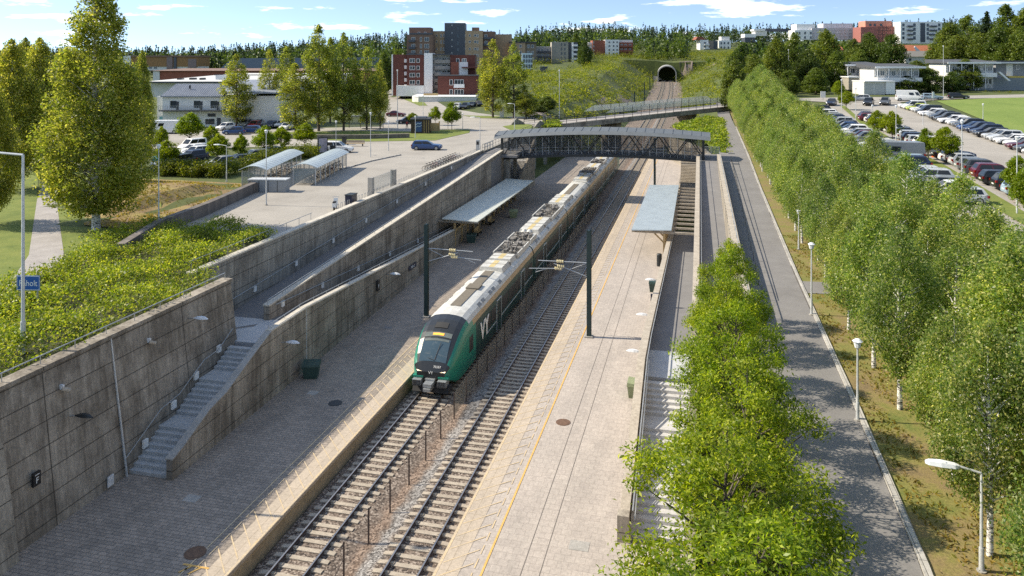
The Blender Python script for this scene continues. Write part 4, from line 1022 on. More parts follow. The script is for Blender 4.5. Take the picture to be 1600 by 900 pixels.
for ci,(y0,y1) in enumerate(cars):
    b = MB()
    if ci == 0:
        S = nose(b, 1, 0)
        carbody(b, y0, 13.0, byj)
        carbody(b, 13.0, y1, byj)
    elif ci == 4:
        nose(b, -1, 105.4); carbody(b, y0, y1, byj)
    else: carbody(b, y0, y1, byj)
    car = b.build('carriage', MATS, TR)
    ks = [y for y in (y0,) ]
    # doors and windows
    a0, a1 = (6.2,y1-.6) if ci == 0 else (y0+.6, y1-.6 if ci < 4 else 99.2)
    doors = [a0+(a1-a0)*f for f in ((.22,.72) if ci in (0,4) else (.26,.76))]
    if ci == 0: doors = [11.3,19.6]
    for sgn in (-1,1):
        segs = []; p = a0+(1.4 if ci==0 else 0)
        for d in doors: segs.append((p,d-.85)); p = d+.85
        segs.append((p,a1))
        for p0,p1 in segs:
            n = max(1,round((p1-p0)/1.9)); w = (p1-p0)/n
            for q in range(n):
                b = MB(); b.box(sgn*1.555,sgn*1.572,p0+q*w+.10,p0+(q+1)*w-.10,1.55,2.62); b.build('window', M['t_black'], car)
        for d in doors:
            b = MB(); b.box(sgn*1.56,sgn*1.585,d-.68,d+.68,.5,2.78); b.build('door', M['t_dark'], car)
            b = MB()
            for e in (-.72,.68): b.box(sgn*1.56,sgn*1.6,d+e,d+e+.05,.45,2.82)
            b.box(sgn*1.56,sgn*1.6,d-.72,d+.73,2.80,2.86); b.build('door_frame', M['steel_pale'], car)
            b = MB()
            for e in (-.5,.12): b.box(sgn*1.586,sgn*1.592,d+e,d+e+.38,1.3,2.6)
            b.build('door_window', M['t_black'], car)
        b = MB()
        for p0,p1 in segs: b.box(sgn*1.56,sgn*1.578,p0-.05,p1+.05,1.30,1.36)
        b.build('trim_line', M['steel_pale'], car)
    if ci == 0:
        b = MB(); b.box(1.40,1.566,3.4,4.3,1.5,2.55); b.box(-1.566,-1.40,3.4,4.3,1.5,2.55); b.build('cab_window', M['t_black'], car)
        # dark body colour starts behind the logo
        txt('V', 1.75, M['text_w'], car, (1.605,6.55,1.95), (R(90),0,R(90)), .01, 'logo', shear=.0, bold=.05)
        txt('Y', 1.75, M['text_w'], car, (1.605,7.65,1.95), (R(90),0,R(90)), .01, 'logo', shear=.0, bold=.05)
    for kind,p0,p1 in ROOF[ci]:
        b = MB()
        if kind == 'unit':
            b.hexa([(-1.05,p0,3.9),(1.05,p0,3.9),(1.05,p1,3.9),(-1.05,p1,3.9),(-.92,p0+.08,4.3),(.92,p0+.08,4.3),(.92,p1-.08,4.3),(-.92,p1-.08,4.3)]); u_ = b.build('roof_unit', M['t_unit'], car)
            b = MB(); b.box(-.22,.22,p0+.15,p1-.15,4.30,4.306); b.build('warning_stripe', M['t_yellow'], car)
            b = MB(); b.box(-.95,.95,(p0+p1)/2-.05,(p0+p1)/2+.05,4.28,4.312); b.box(-1.1,1.1,p1,p1+.12,3.9,4.2); b.build('roof_rib', M['t_gear'], car)
        elif kind == 'gear':
            b.box(-1.0,1.0,p0,p1,4.0,4.06); gear2 = MB(); gear2.v=[]; b.build('roof_well', M['t_well'], car)
            b = MB(); gear(b,p0,p1,ci*7+3); b.v = [(x,y,z+.40) for x,y,z in b.v]; b.build('roof_equipment', M['t_gear'], car)
            b = MB(); b.box(-1.16,-1.06,p0,p1,3.9,4.34); b.box(1.06,1.16,p0,p1,3.9,4.34); b.build('roof_rail', M['t_roof'], car)
        elif kind == 'ball':
            for x in (-.25,.3): b.tube((x,p0+.6,4.0),(x,p0+.6,4.3),.3,10,.34); b.tube((x,p0+.6,4.3),(x,p0+.6,4.55),.34,10,.12)
            b.build('roof_tank', M['t_unit'], car)
        else: b.box(-.36,.36,p0,p1,4.05,4.075); b.build('roof_walkway', M['t_strip'], car)
    if ci == 0:
        b = MB(); b.box(-.40,.36,5.2,14.4,4.052,4.075); b.box(-.5,.5,9.2,10.4,4.05,4.15); b.build('roof_walkway', M['t_strip'], car)
    b = MB()                              # louvres on the roof shoulder
    for p in ([6.5,7.5,9.5,10.4,12.4] if ci == 0 else [y0+2,y0+3,y0+8,y0+13,y0+14]):
        for sgn in (1,-1):
            b.hexa([(sgn*1.20,p,3.62),(sgn*1.30,p,3.52),(sgn*1.30,p+.7,3.52),(sgn*1.20,p+.7,3.62),(sgn*1.16,p,3.84),(sgn*1.37,p,3.66),(sgn*1.37,p+.7,3.66),(sgn*1.16,p+.7,3.84)])
    b.build('louvre', M['t_louvre'], car)
    for p in ((3.0+1.5, y1-2.6) if ci == 0 else (y0+2.6,y1-2.6)):
        b = MB(); b.box(-1.1,1.1,p-1.3,p+1.3,.25,.6)
        for q in (-.95,.95):
            for x in (-.76,.76): b.tube((x-.06,p+q,.43),(x+.06,p+q,.43),.43,14)
        b.build('bogie', M['t_dim'], car)
for y0 in (24.2,43.2,62.2,81.2):
    b = MB(); s = sect(1.42,.5,3.9); b.extr(s,'y',y0,y0+.3); b.build('gangway', M['black'], TR)
# cab front
def front(x, t):                          # a point on the nose centre line skin, t = distance behind the tip
    for (s0,w0,a0,c0),(s1,w1,a1,c1) in zip(NOSE,NOSE[1:]):
        if s0 <= t <= s1:
            f = (t-s0)/(s1-s0); w = w0+(w1-w0)*f; c = c0+(c1-c0)*f; a = a0+(a1-a0)*f; break
    q = abs(x)/w; half = [(0,1.0),(.32,.99),(.62,.965),(.83,.91),(.93,.84),(.985,.74),(1,.62)]
    for (q0,k0),(q1,k1) in zip(half,half[1:]):
        if q0 <= q <= q1: return a+(c-a)*(k0+(k1-k0)*(q-q0)/(q1-q0))
    return a+(c-a)*.62
def patch(name, x0, x1, t0, t1, m, off=.012, nx=6, nt=5):
    b = MB(); P_ = []
    for i in range(nt+1):
        for j in range(nx+1):
            x = x0+(x1-x0)*j/nx; t = t0+(t1-t0)*i/nt; P_.append((x,t-off*.6,front(x,t)+off))
    b.v = P_
    for i in range(nt):
        for j in range(nx): a = i*(nx+1)+j; b.f.append((a,a+1,a+nx+2,a+nx+1)); b.m.append(0)
    return b.build(name, m, TR, smooth=True)
patch('windscreen', -.92,.92,.30,1.34, M['t_glass'], .02)
patch('sun_visor', -.84,.84,1.20,1.32, M['t_unit2'], .03)
patch('destination_display', -.92,.92,1.44,1.74, M['t_unit2'], .02)
patch('amber_display', -.38,.38,1.52,1.66, M['amber'], .035)
patch('roof_hatch', -.45,.45,2.05,2.55, M['t_dim'], .03)
b = MB(); b.tube((.15,.33,2.1),(.35,1.05,2.98),.018,5); b.tube((.15,.30,2.05),(-.35,.42,2.15),.018,5); b.build('wiper', M['black'], TR)
for s in (-1,1):
    b = MB(); b.hexa([(s*.42,.02,1.24),(s*.92,.05,1.30),(s*1.15,.3,1.32),(s*.45,.12,1.26),(s*.42,.0,1.40),(s*.92,.03,1.47),(s*1.15,.27,1.5),(s*.45,.1,1.42)]); b.build('headlight', M['lamp_on'], TR)
    b = MB(); b.box(s*.55,s*1.12,-.38,.35,.62,1.0); b.build('buffer', M['steel'], TR)
    b = MB()
    for q in range(5): b.box(s*.56,s*1.11,-.41,-.38,.64+q*.075,.68+q*.075)
    b.build('buffer_plate', M['t_dim'], TR)
    b = MB(); b.box(s*.5,s*1.2,-.05,.4,1.02,1.14); b.build('bumper_strip', M['t_green'], TR)
b = MB(); b.box(-.26,.30,-.75,.1,.72,.92); b.box(-.20,.26,-.9,0,.5,.68); b.box(-.32,.32,-.2,.3,.94,1.02); b.build('coupler', M['steel'], TR)
b = MB(); b.hexa([(-1.2,-.15,.18),(1.2,-.15,.18),(1.3,.5,.18),(-1.3,.5,.18),(-1.2,.1,.6),(1.2,.1,.6),(1.3,.5,.6),(-1.3,.5,.6)]); b.build('snow_plough', M['t_dim'], TR)
txt('75557', .20, M['text_w'], TR, (.40,.10,1.72), (R(62),0,0), .004)
txt('VY', .26, M['text_w'], TR, (-.0,-.01,1.36), (R(82),0,0), .004, 'logo')
# ================================================================= VEGETATION
G = np.random.default_rng(11)
def leafquads(C, size, rng, asp=.55, up=.35):
    n = len(C)
    nr = rng.normal(size=(n,3)); nr[:,2] = np.abs(nr[:,2])*(1+up); nr /= np.linalg.norm(nr,axis=1)[:,None]
    a = rng.normal(size=(n,3)); a -= nr*(a*nr).sum(1)[:,None]; a /= np.linalg.norm(a,axis=1)[:,None]
    b = np.cross(nr,a); s = (size*rng.uniform(.65,1.25,n))[:,None]
    bend = nr*s*.12
    V = np.stack([C-a*s*.5+bend*0, C+b*s*asp*.5+bend, C+a*s*.5, C-b*s*asp*.5+bend],1).reshape(-1,3)
    return V, np.arange(n*4).reshape(-1,4)
def bark(name, c1, c2, sc=3):
    t = NT(name); n = t.noise(t.pos((2,2,6),obj=True), sc, 5, .7); t.col(t.ramp(n,[(.42,c2),(.52,c1)])); t.bump(n,.3,.02); return t.set(.85)
M['bark_birch'] = bark('birch_bark', (.74,.72,.69), (.06,.055,.05), 2.2)
M['bark_brown'] = bark('brown_bark', (.13,.105,.08), (.05,.04,.03))
M['lf_birch'] = leafmat('birch_leaves', [(.075,.155,.040),(.135,.230,.064),(.205,.300,.090),(.31,.375,.14),(.57,.60,.36)], .34, .60, .2, .35)  # palest ramp stop paints glints of light on the leaves
M['lf_birch_y'] = leafmat('tall_birch_leaves', [(.110,.165,.034),(.185,.24,.052),(.275,.315,.078),(.46,.46,.18)], .4, .62, .2, .25)
M['lf_rowan'] = leafmat('rowan_leaves', [(.085,.165,.016),(.16,.26,.024),(.26,.36,.038),(.42,.50,.10)], .4, .55, .25, .8)
M['lf_lot'] = leafmat('maple_leaves', [(.11,.19,.012),(.19,.27,.018),(.29,.35,.03)], .45, .5, .15, .6)
M['lf_mid'] = leafmat('broad_leaves', [(.07,.115,.022),(.12,.175,.034),(.19,.235,.055)], .45, .4, .2, .12)
M['lf_dark'] = leafmat('dark_leaves', [(.045,.085,.018),(.08,.13,.027),(.125,.175,.04)], .45, .36, .2, .12)
M['lf_fir'] = leafmat('spruce_needles', [(.016,.036,.017),(.028,.055,.025),(.046,.078,.032)], .6, .15, .15, .1)
M['lf_shrub'] = leafmat('shrub_leaves', [(.08,.165,.018),(.165,.265,.032),(.27,.35,.055),(.42,.47,.13)], .45, .48, .3, .5)
M['lf_hedge'] = leafmat('hedge_leaves', [(.07,.11,.014),(.13,.17,.02),(.22,.24,.03)], .5, .4, .3, .4)
M['lf_scrub'] = leafmat('scrub_leaves', [(.07,.125,.016),(.14,.21,.026),(.24,.30,.04),(.29,.31,.07)], .5, .45, .35, .09)
def crown(seed, h, base, Rm, prof, nlobe, nleaf, size, lobe=(.34,.34,.40), asp=.55, up=.2, fill=.15, inner=.35, outer=.86, shrink=.55):
    rng = np.random.default_rng(seed)
    C = []; P_ = []
    while len(C) < nlobe:                # boughs first, then leaves round each bough: lit heads, dark gaps
        t = rng.uniform(0,1)**.92; p = prof(t)
        if rng.uniform() > p+.12: continue
        a = rng.uniform(0,6.283); q = inner+(outer-inner)*rng.uniform()**.6
        C.append((Rm*p*q*math.cos(a), Rm*p*q*math.sin(a), base+(h-base)*(.03+.95*t), (shrink+(1-shrink)*p)*rng.uniform(.65,1.25)))
    C = np.array(C)
    n = (nleaf*C[:,3]**1.6*rng.uniform(.8,1.2,len(C))).astype(int)+8
    i = np.repeat(np.arange(len(C)), n)
    dv_ = rng.normal(size=(len(i),3)); dv_ /= np.linalg.norm(dv_,axis=1)[:,None]
    dv_[:,2] = np.where(dv_[:,2] < -.2, dv_[:,2]*.75, dv_[:,2])
    rr = rng.uniform(size=len(i))**.42*(1+.10*rng.normal(size=len(i)))
    L = np.array(lobe)*Rm
    Pn = C[i,:3] + dv_*rr[:,None]*L*C[i,3][:,None]
    nf = int(len(i)*fill); t = rng.uniform(0,1,nf); a = rng.uniform(0,6.283,nf); pr = np.array([prof(x) for x in t])*Rm*rng.uniform(0,1.08,nf)**.6
    Pf = np.stack([pr*np.cos(a),pr*np.sin(a),base+(h-base)*t],1)
    V, Q = leafquads(np.concatenate([Pn,Pf]), size, rng, asp, up)
    return C[:,:3], V, Q
def trunkmesh(C, h, base, r, nl, seed, lean=0, bend=.0):
    b = MB(); rr = random.Random(seed); pts = []
    for i in range(8):
        t = i/7; pts.append((math.sin(t*3+seed)*bend*t, math.cos(t*2.3+seed)*bend*t, h*.96*t))
    for i in range(7): b.tube(pts[i],pts[i+1], r*(1-.93*i/7), 8, r*(1-.93*(i+1)/7), cap=False)
    for c in sorted((tuple(q) for q in C), key=lambda q: rr.random())[:nl]:
        z0 = max(base*.8, c[2]-math.hypot(c[0],c[1])*rr.uniform(.5,1.1)); t = min(.97,max(0,z0/(h*.96))); f = t*7; i = min(6,int(f)); f -= i
        p = [pts[i][q]+(pts[i+1][q]-pts[i][q])*f for q in range(3)]
        m = ((p[0]+c[0])/2, (p[1]+c[1])/2, (p[2]+c[2])/2+.12*rr.random())
        q = r*(1-.9*t)*.45+.012; b.tube(p,m,q,5,q*.6,cap=False); b.tube(m,c,q*.6,5,.008,cap=False)
    return b
def proto(name, cat, leaf, barkm, seed, h, base, Rm, prof, ncl, nlf, size, r, nl=40, **k):
    t = thing(name, 'x', cat, (0,0,-500)); bend = k.pop('bend',.12)
    C, V, Q = crown(seed,h,base,Rm,prof,ncl,nlf,size,**k)
    trunkmesh(C,h,base,r,nl,seed,bend=bend).build('trunk', barkm, t, smooth=True)
    link('crown', npmesh('crown',V,Q,leaf), t); freeze(t)
    t['_h'] = h; return t
oval = lambda t: max(0,math.sin(math.pi*min(1,(t*.93+.07)**.8)))**.75
cone = lambda t: max(0,(1-t)**.58*min(1,.5+t*3.2))
egg = lambda t: max(0,(1-t**2.2)**.8*min(1,.5+t*3))
col_ = lambda t: max(0,(1-t**2.6)**.9*min(1,.35+t*2.6))
bir_ = lambda t: max(0,(1-t**2.2)**.85*min(1,.22+t*2.4))
BIR = [proto('birch','tree',M['lf_birch'],M['bark_birch'],s,7.3,1.5,2.35,bir_,64,390,.118,.12,60,lobe=(.28,.28,.48),up=0,fill=.14) for s in (1,2,3,51)]
TALL = [proto('birch','tree',M['lf_birch_y'],M['bark_birch'],s,20,1.6,4.7,cone,150,400,.24,.32,110,lobe=(.26,.26,.34),up=0,shrink=.42) for s in (4,5,31)]
ROW = [proto('rowan','tree',M['lf_rowan'],M['bark_brown'],s,5.0,.4,2.6,oval,62,330,.14,.10,62,lobe=(.25,.25,.17),asp=.40,up=.5,fill=.06,inner=.3,outer=1.0) for s in (6,7,8,61,62)]
LOTT = [proto('maple','tree',M['lf_lot'],M['bark_brown'],s,5.0,1.5,1.8,oval,60,120,.22,.07,30,lobe=(.30,.30,.28),up=.5,fill=.08) for s in (9,10)]
TALL2 = [proto('birch','tree',M['lf_birch_y'],M['bark_birch'],s,17,1.2,4.6,egg,110,330,.28,.25,80,lobe=(.28,.28,.36),up=0,shrink=.5) for s in (41,42)]
POP = [proto('birch','tree',M['lf_birch_y'],M['bark_brown'],s,18,1.4,3.0,p,84,118,.33,.22,60,lobe=(.31,.31,.44),up=0,fill=.14,outer=.95) for s,p in ((12,egg),(13,col_),(32,egg))]
MID = [proto('broadleaf_tree','tree',M['lf_mid'],M['bark_brown'],s,15,.6,4.6,egg,60,210,.5,.25,30,lobe=(.34,.34,.36),up=.2,fill=.12) for s in (14,15,33)]
DRK = [proto('broadleaf_tree','tree',M['lf_dark'],M['bark_brown'],s,12,.3,4.6,oval,55,220,.5,.25,30,lobe=(.34,.34,.34),up=.2,fill=.12) for s in (16,34)]
FIR = [proto('spruce','tree',M['lf_fir'],M['bark_brown'],s,17,.8,3.0,lambda t:(1-t)**.9*(.75+.25*math.sin(t*40)**2),120,70,.5,.2,30,lobe=(.34,.34,.14),fill=.2) for s in (17,)]
used = {}
def plant(pr, x, y, z, h, w=None, label='', group=None, rz=None):
    p = pr[rnd.randrange(len(pr))]; k = h/p['_h']
    sx = k if w is None else w/BW[p.name]
    o = dup(p, (x,y,z), rnd.uniform(0,6.28) if rz is None else rz, (sx,sx,k), label, group)
    return o
BW = {}
for lst, w in ((BIR,5.2),(TALL,10.4),(TALL2,10.4),(ROW,5.9),(LOTT,4.3),(POP,7.0),(MID,10.6),(DRK,10.4),(FIR,6.4)):
    for p in lst: BW[p.name] = w
# birch avenue beside the path: three rows
rws = [(7.75,4.9,'in the row along the asphalt path'),(10.5,5.1,'in the middle row of the birch avenue'),(13.5,4.8,'in the row beside the car park')]
for ri,(x0,stp,lab) in enumerate(rws):
    y = 19.5+ri*1.6; i = 0
    while y < 203:
        x = x0+rnd.uniform(-.25,.45)+(.5 if ri==0 and y<30 else 0)+ (0 if y < 120 else (y-120)*.012)
        h = rnd.uniform(6.2,7.9)+.35*(ri==2)-.5*(ri==0)+ss(110,200,y)*3.0
        plant(BIR, x, y+rnd.uniform(-.5,.5), H(x,y)-.05, h, (4.7 if ri==0 else 5.9)*h/7.3, '%s white-trunked birch %s, counted from the near end' % (nth(i), lab), 'white-trunked birches along the path')
        y += stp; i += 1
# bright green trees between the right stairs and the path
for i,(y,x,h,w) in enumerate(((16.8,1.2,4.7,6.9),(20.8,.6,4.9,6.3),(25.6,1.35,4.7,5.3),(30.2,1.3,5.2,5.0),(34.8,1.1,4.6,4.3),(39.2,1.45,5.0,4.0),(43.0,1.5,4.7,3.6))):
    plant(ROW, x, y, 7.15, h, w, '%s bright green leafy tree between the right stairs and the path, counted from the front' % nth(i), 'bright green trees by the right stairs')
# tall birches and the park on the left
def up(u, d, vt, wpx, pr, lab, grp=None, z=None):
    x, y = ud(u, d); z = H(x,y) if z is None else z
    h = vz(vt, d)-z
    return plant(pr, x, y, z-.05, h, wpx*d/F*1.05, lab, grp)
up(150,64,-34,212,TALL,'very tall yellowish birch standing beside the left footpath','tall birches around the left footpath')
for u,d,vt,w,lab in ((222,96,78,52,'slim pointed birch just right of the very tall birch'),(18,84,60,120,'bushy birch left of the footpath, behind the street lamp'),(62,100,58,104,'birch left of the very tall birch, behind the footpath'),
    (-24,66,84,110,'birch at the left edge, nearest the blue sign'),(105,118,74,84,'birch half hidden behind the very tall birch'),(40,132,58,86,'distant birch on the left, behind the footpath bend'),(-50,110,40,110,'large birch cut by the left edge of the view'),(84,82,150,60,'low bushy birch under the very tall birch, at the footpath')):
    up(u,d,vt,w,TALL2,lab,'tall birches around the left footpath')
for u,d,vt,w,lab in ((370,160,84,50,'pointed birch in front of the white building'),(421,166,76,36,'slim birch with narrow top, right of the pointed birch by the white building'),(462,148,98,56,'lower bushy birch left of the tallest street birch'),(498,152,38,58,'tallest street birch with feathery top'),(537,153,50,50,'second tallest street birch, right of the tallest'),
    (573,155,72,44,'street birch left of the kiosk lamp'),(594,157,92,26,'thin street birch closest to the road junction'),(448,172,72,40,'street birch behind the lower bushy birch'),(516,172,58,40,'street birch set back between the two tallest'),(770,184,60,48,'left one of two tall birches in front of the brown flats'),(803,182,66,48,'right one of two tall birches in front of the brown flats'),(822,180,140,36,'low dense tree at the foot of the right tall birch')):
    up(u,d,vt,w*1.22,POP,lab,'street birches')
for u,vb,vt,w,lab in ((262,262,219,46,'yellow-green maple at the near corner of the left car park'),(296,228,176,52,'maple in front of the white building'),(253,250,198,30,'small maple behind the white van'),(342,259,209,44,'maple between the parked white cars and the hedge'),(377,257,210,30,'thin sparse maple by the hedge'),(413,246,196,44,'maple left of the bike shelters'),(440,240,198,36,'maple directly behind the first bike shelter'),(476,233,192,42,'maple beside the white car at the hedge end'),
    (330,232,196,30,'small maple near the blue car'),(706,204,160,34,'small street tree right of the kiosk'),(680,196,166,24,'thin street tree behind the kiosk'),(700,202,168,22,'thin street tree left of the small tree by the kiosk'),(645,194,176,22,'low street tree behind the kiosk'),(650,152,130,20,'small round tree in front of the red brown flats')):
    x,y,_ = gp(u,vb,7.3); d = to_rd(x,y)[1]; up(u,d,vt,w,LOTT,lab,'small trees in the left car park and street',7.3)
for u,vb,vt,w,lab in ((1322,172,142,30,'small maple at the far end of the right car park'),(1372,216,172,34,'maple in the green strip, left of two'),(1394,224,174,42,'maple in the green strip, right of two'),(1447,250,200,34,'yellow-green maple beside the timber rack'),(1478,256,198,52,'broad yellow-green maple in the green strip by the timber rack'),(1590,318,243,54,'bright maple at the right edge, near the orange car'),(1604,352,262,54,'bright maple cut by the right edge of the view'),(1310,158,126,24,'tiny maple beside the garage')):
    x,y,z = gph(u,vb); d = to_rd(x,y)[1]; up(u,d,vt,w,LOTT,lab,'small trees in the right car park')
stands = {}
for u,d,vt,w,pr in ((1148,205,92,52,MID),(1178,212,84,58,MID),(1212,222,57,58,MID),(1240,232,50,56,MID),(1262,226,76,54,DRK),(1290,238,45,66,MID),(1308,228,78,52,MID),(1232,205,110,46,MID),(1275,212,105,50,MID),(1200,196,112,46,MID),(1150,240,78,46,DRK),(1335,300,60,52,MID),(1358,300,50,54,MID),(1392,292,54,56,DRK),(1344,262,76,40,MID),
    (1432,222,94,58,MID),(1452,214,106,46,DRK),(1508,222,92,62,MID),(1416,214,118,56,DRK),(1488,216,112,40,DRK),(1484,296,34,62,MID),(1512,300,24,62,MID),(1542,296,18,62,FIR),(1572,290,7,78,MID),(1604,285,10,84,MID),(1496,286,54,64,MID),(1530,280,50,64,MID),(1562,272,44,64,MID),(1594,268,40,66,MID),(1470,300,48,50,MID),(1640,280,0,90,MID),
    (914,430,64,26,DRK),(900,500,52,30,MID),(770,300,120,20,DRK),(855,205,150,34,DRK),(843,200,165,30,DRK),(828,210,150,40,DRK),(620,300,76,36,MID),(600,290,80,40,MID),(640,205,196,18,DRK)):
    nm = {id(MID):'broad green tree',id(DRK):'dark bushy tree',id(FIR):'dark spruce'}[id(pr)]
    where = 'behind the birch avenue' if 1140<u<1320 else 'around the row houses' if 1320<=u<1475 and d<270 else 'behind the red-roofed houses' if 1320<=u<1475 else 'by the grey fence' if u>=1475 and d<230 else 'in the wood at the right edge' if u>=1475 else 'near the brown and tan flats'
    stands.setdefault((nm,where),[]).append((u,d,vt,w,pr))
CNT = ['first','second','third','fourth','fifth','sixth','seventh','eighth','ninth','tenth','eleventh','twelfth','thirteenth','fourteenth','fifteenth']
for (nm,where),l in stands.items():
    for i,(u,d,vt,w,pr) in enumerate(sorted(l, key=lambda q:q[0])):
        up(u,d,vt,w,pr,('%s %s' % (nm, where)) + (', %s from left' % CNT[i] if len(l) > 1 else ''), 'trees '+where)

# ---- uncountable growth
def blob(centers, n_each, spread, size, rng, **k):
    idx_ = np.repeat(np.arange(len(centers)), n_each)
    C = np.asarray(centers)[idx_]+rng.normal(size=(len(idx_),3))*np.asarray(spread)[idx_ if np.ndim(spread)>1 else None]
    return leafquads(C, size, rng, **k)
def inpoly(x, y, P):
    c = False; j = len(P)-1
    for i in range(len(P)):
        if (P[i][1]>y) != (P[j][1]>y) and x < (P[j][0]-P[i][0])*(y-P[i][1])/(P[j][1]-P[i][1])+P[i][0]: c = not c
        j = i
    return c
# shrub bed above the wall
BED = [(-29.7,14),(-29.7,43.2),(-32.4,44.2),(-32.4,54.6),(-35.5,56.6),(-43.3,56),(-46,52.2),(-42.5,45),(-40.6,38),(-42,26),(-44,14)]
pts = []
while len(pts) < 1500:
    x, y = G.uniform(-46,-29.4), G.uniform(14,57)
    if inpoly(x,y,BED): pts.append((x,y,7.3+.40+.42*math.sin(x*.9+y*.35)*math.cos(y*.6-x*.2)+.3*G.uniform()-.35*(x>-30.6)))
V,Q = blob(pts, 64, (.40,.40,.20), .17, G, up=.6)
tag(link('shrub_bed', npmesh('shrub_bed',V,Q,M['lf_shrub'])), kind='stuff')
struct(MB().poly([(p[0],p[1],7.36) for p in BED]), 'bed_soil', plain('bed_soil',(.05,.055,.02),.95))
# ground cover on the bank by the road bridge (right) and next to the left abutment
def cover_patch(poly, n, hgt, size, name, mat, hf, dens=40, sp=(.4,.4,.15)):
    xs = [p[0] for p in poly]; yy = [p[1] for p in poly]; C = []
    while len(C) < n:
        x,y = G.uniform(min(xs),max(xs)), G.uniform(min(yy),max(yy))
        if inpoly(x,y,poly): C.append((x,y,hf(x,y)+hgt*G.uniform(.3,1)))
    V,Q = blob(C, dens, sp, size, G, up=1.0); return tag(link(name, npmesh(name,V,Q,mat)), kind='stuff')
BK = [(2.4,122),(4.2,122),(4.6,150),(5.0,190),(2,198),(-4,178),(-5.5,168),(-1,150),(1.2,136)]
b = MB(); bm_ = drape('bank', BK, M['grass'], .0, 3, hf=lambda x,y: 7.0-.0*x)
cover_patch(BK, 420, .35, .5, 'ground_cover', M['lf_shrub'], lambda x,y: 7.0)
LB = pix([(842,199),(862,190),(873,194),(875,199),(860,200)])
cover_patch(LB, 90, .5, .5, 'ground_cover', M['lf_shrub'], lambda x,y: 7.3)
# scrub on the cutting slopes and hillside
C = []; Sp = []
def scrub_ok(x, y):
    L, Rr = eL(y), eR(y)
    if y < 500 and xc(y)-8.5 < x < xc(y)+7.8: return False
    r,d = to_rd(x,y); u = 800+F*r/d
    if u > 1180 and d < 420 or x > 1 and y < 240: return False
    if x > -3 and y < 205: return False
    if u < 830 and d < 300: return False
    if 840 < u < 900 and 380 < d < 462: return G.uniform() < .15
    if u < 640: return False
    if y > 470 and abs(x-xc(500)) < 8 and y < 512: return False
    n = math.sin(x*.11)*math.cos(y*.045+1)+.6*math.sin(x*.27+y*.1)
    return n > -.95
while len(C) < 3600:
    d = 175+400*G.uniform()**.9; u = G.uniform(640,1230); x,y = ud(u,d)
    if not scrub_ok(x,y): continue
    s = G.uniform(.6,1.7)*(1+1.0*ss(280,480,d)); C.append((x,y,Hs(x,y)+s*.5)); Sp.append((s*.8,s*.8,s*.5))
V,Q = blob(C, 36, np.array(Sp), .66, G, up=.9)
tag(link('scrub', npmesh('scrub',V,Q,M['lf_scrub'])), kind='stuff')
# bare scree patches
for i,(u,d,rx,ry) in enumerate(((1108,452,6,9),(868,190,6,9),(1012,486,5,3),(1072,488,4,3),(985,300,6,14),(955,270,5,12),(848,198,5,6))):
    x,y = ud(u,d); drape('scree', [(x+rx*math.cos(a*.5236)*(1+.3*math.sin(a*2.1+i)),y+ry*math.sin(a*.5236)*(1+.25*math.cos(a*1.7+i))) for a in range(12)], M['rock'], .25, 3, hf=Hs)
# grass tufts on the verge by the path
n = 26000; xs_ = G.uniform(6.4,20,n)**1.0; yy_ = 16+50*G.uniform(size=n)**1.2
msk = np.array([math.sin(a*.9)*math.cos(b_*.5)+.5*math.sin(a*2.3+b_*1.1) > -.35 and not 50 < b_ < 53 for a,b_ in zip(xs_,yy_)])
xs_,yy_ = xs_[msk],yy_[msk]; V,Q = leafquads(np.stack([xs_,yy_,np.array([H(a,b_) for a,b_ in zip(xs_,yy_)])+.07],1), .17, G, .35, -.8)
M['lf_grass'] = leafmat('grass_blades', [(.20,.14,.05),(.28,.22,.06),(.16,.18,.035),(.22,.24,.05)], .7, .3, .25, .6)
tag(link('grass', npmesh('grass',V,Q,M['lf_grass'])), kind='stuff')
# straw tufts on the bank
n = 9000; xs_ = G.uniform(-63,-43.6,n); yy_ = G.uniform(54,77,n); BP = [(-50.5,55),(-44.6,54.2),(-44.2,62),(-46.2,73),(-44,77),(-64,77.5),(-62,68),(-56,61)]
k_ = np.array([inpoly(a,b_,BP) and math.sin(a*.7)*math.cos(b_*.6)+G.normal()*.5 > -.3 for a,b_ in zip(xs_,yy_)]); xs_,yy_ = xs_[k_],yy_[k_]
V,Q = leafquads(np.stack([xs_,yy_,np.array([H(a,b_) for a,b_ in zip(xs_,yy_)])+.16],1), .42, G, .22, -.9)
M['lf_straw'] = leafmat('straw_blades', [(.30,.22,.08),(.40,.33,.10),(.26,.26,.06),(.20,.15,.09)], .7, .3, .3, .3)
tag(link('grass', npmesh('grass',V,Q,M['lf_straw'])), kind='stuff')
# far wood on the ridges: one mass
BLD = [(606,762,30,172,420),(750,840,48,118,430),(838,908,60,112,480),(918,996,56,96,570),(1084,1146,54,86,650),(1150,1210,44,62,650),(1198,1342,34,62,640),(1335,1480,30,70,600),(1400,1468,66,98,420),(1305,1450,92,150,300),(1470,1640,88,142,300),(196,312,82,116,520),(230,612,84,150,400),(1316,1326,70,80,400)]
def far_ok(x, y, u, d, z, h):
    v1 = V0+(HC-z)*F/d; v0_ = V0+(HC-z-h)*F/d; w = 3*F/d
    for a,b_,t0,t1,db in BLD:
        if d < db+8 and u+w > a and u-w < b_ and v1 > t0 and v0_ < t1: return False
    return True
fV = []; fQ = []; fM = []; o_ = 0; cnt = 0; tries = 0
small = 0
def near_lim(u):
    if u < 480: return 540
    if u < 660: return 380
    if u < 900: return 480
    if u < 1085: return 440
    if u < 1190: return 430
    return 320
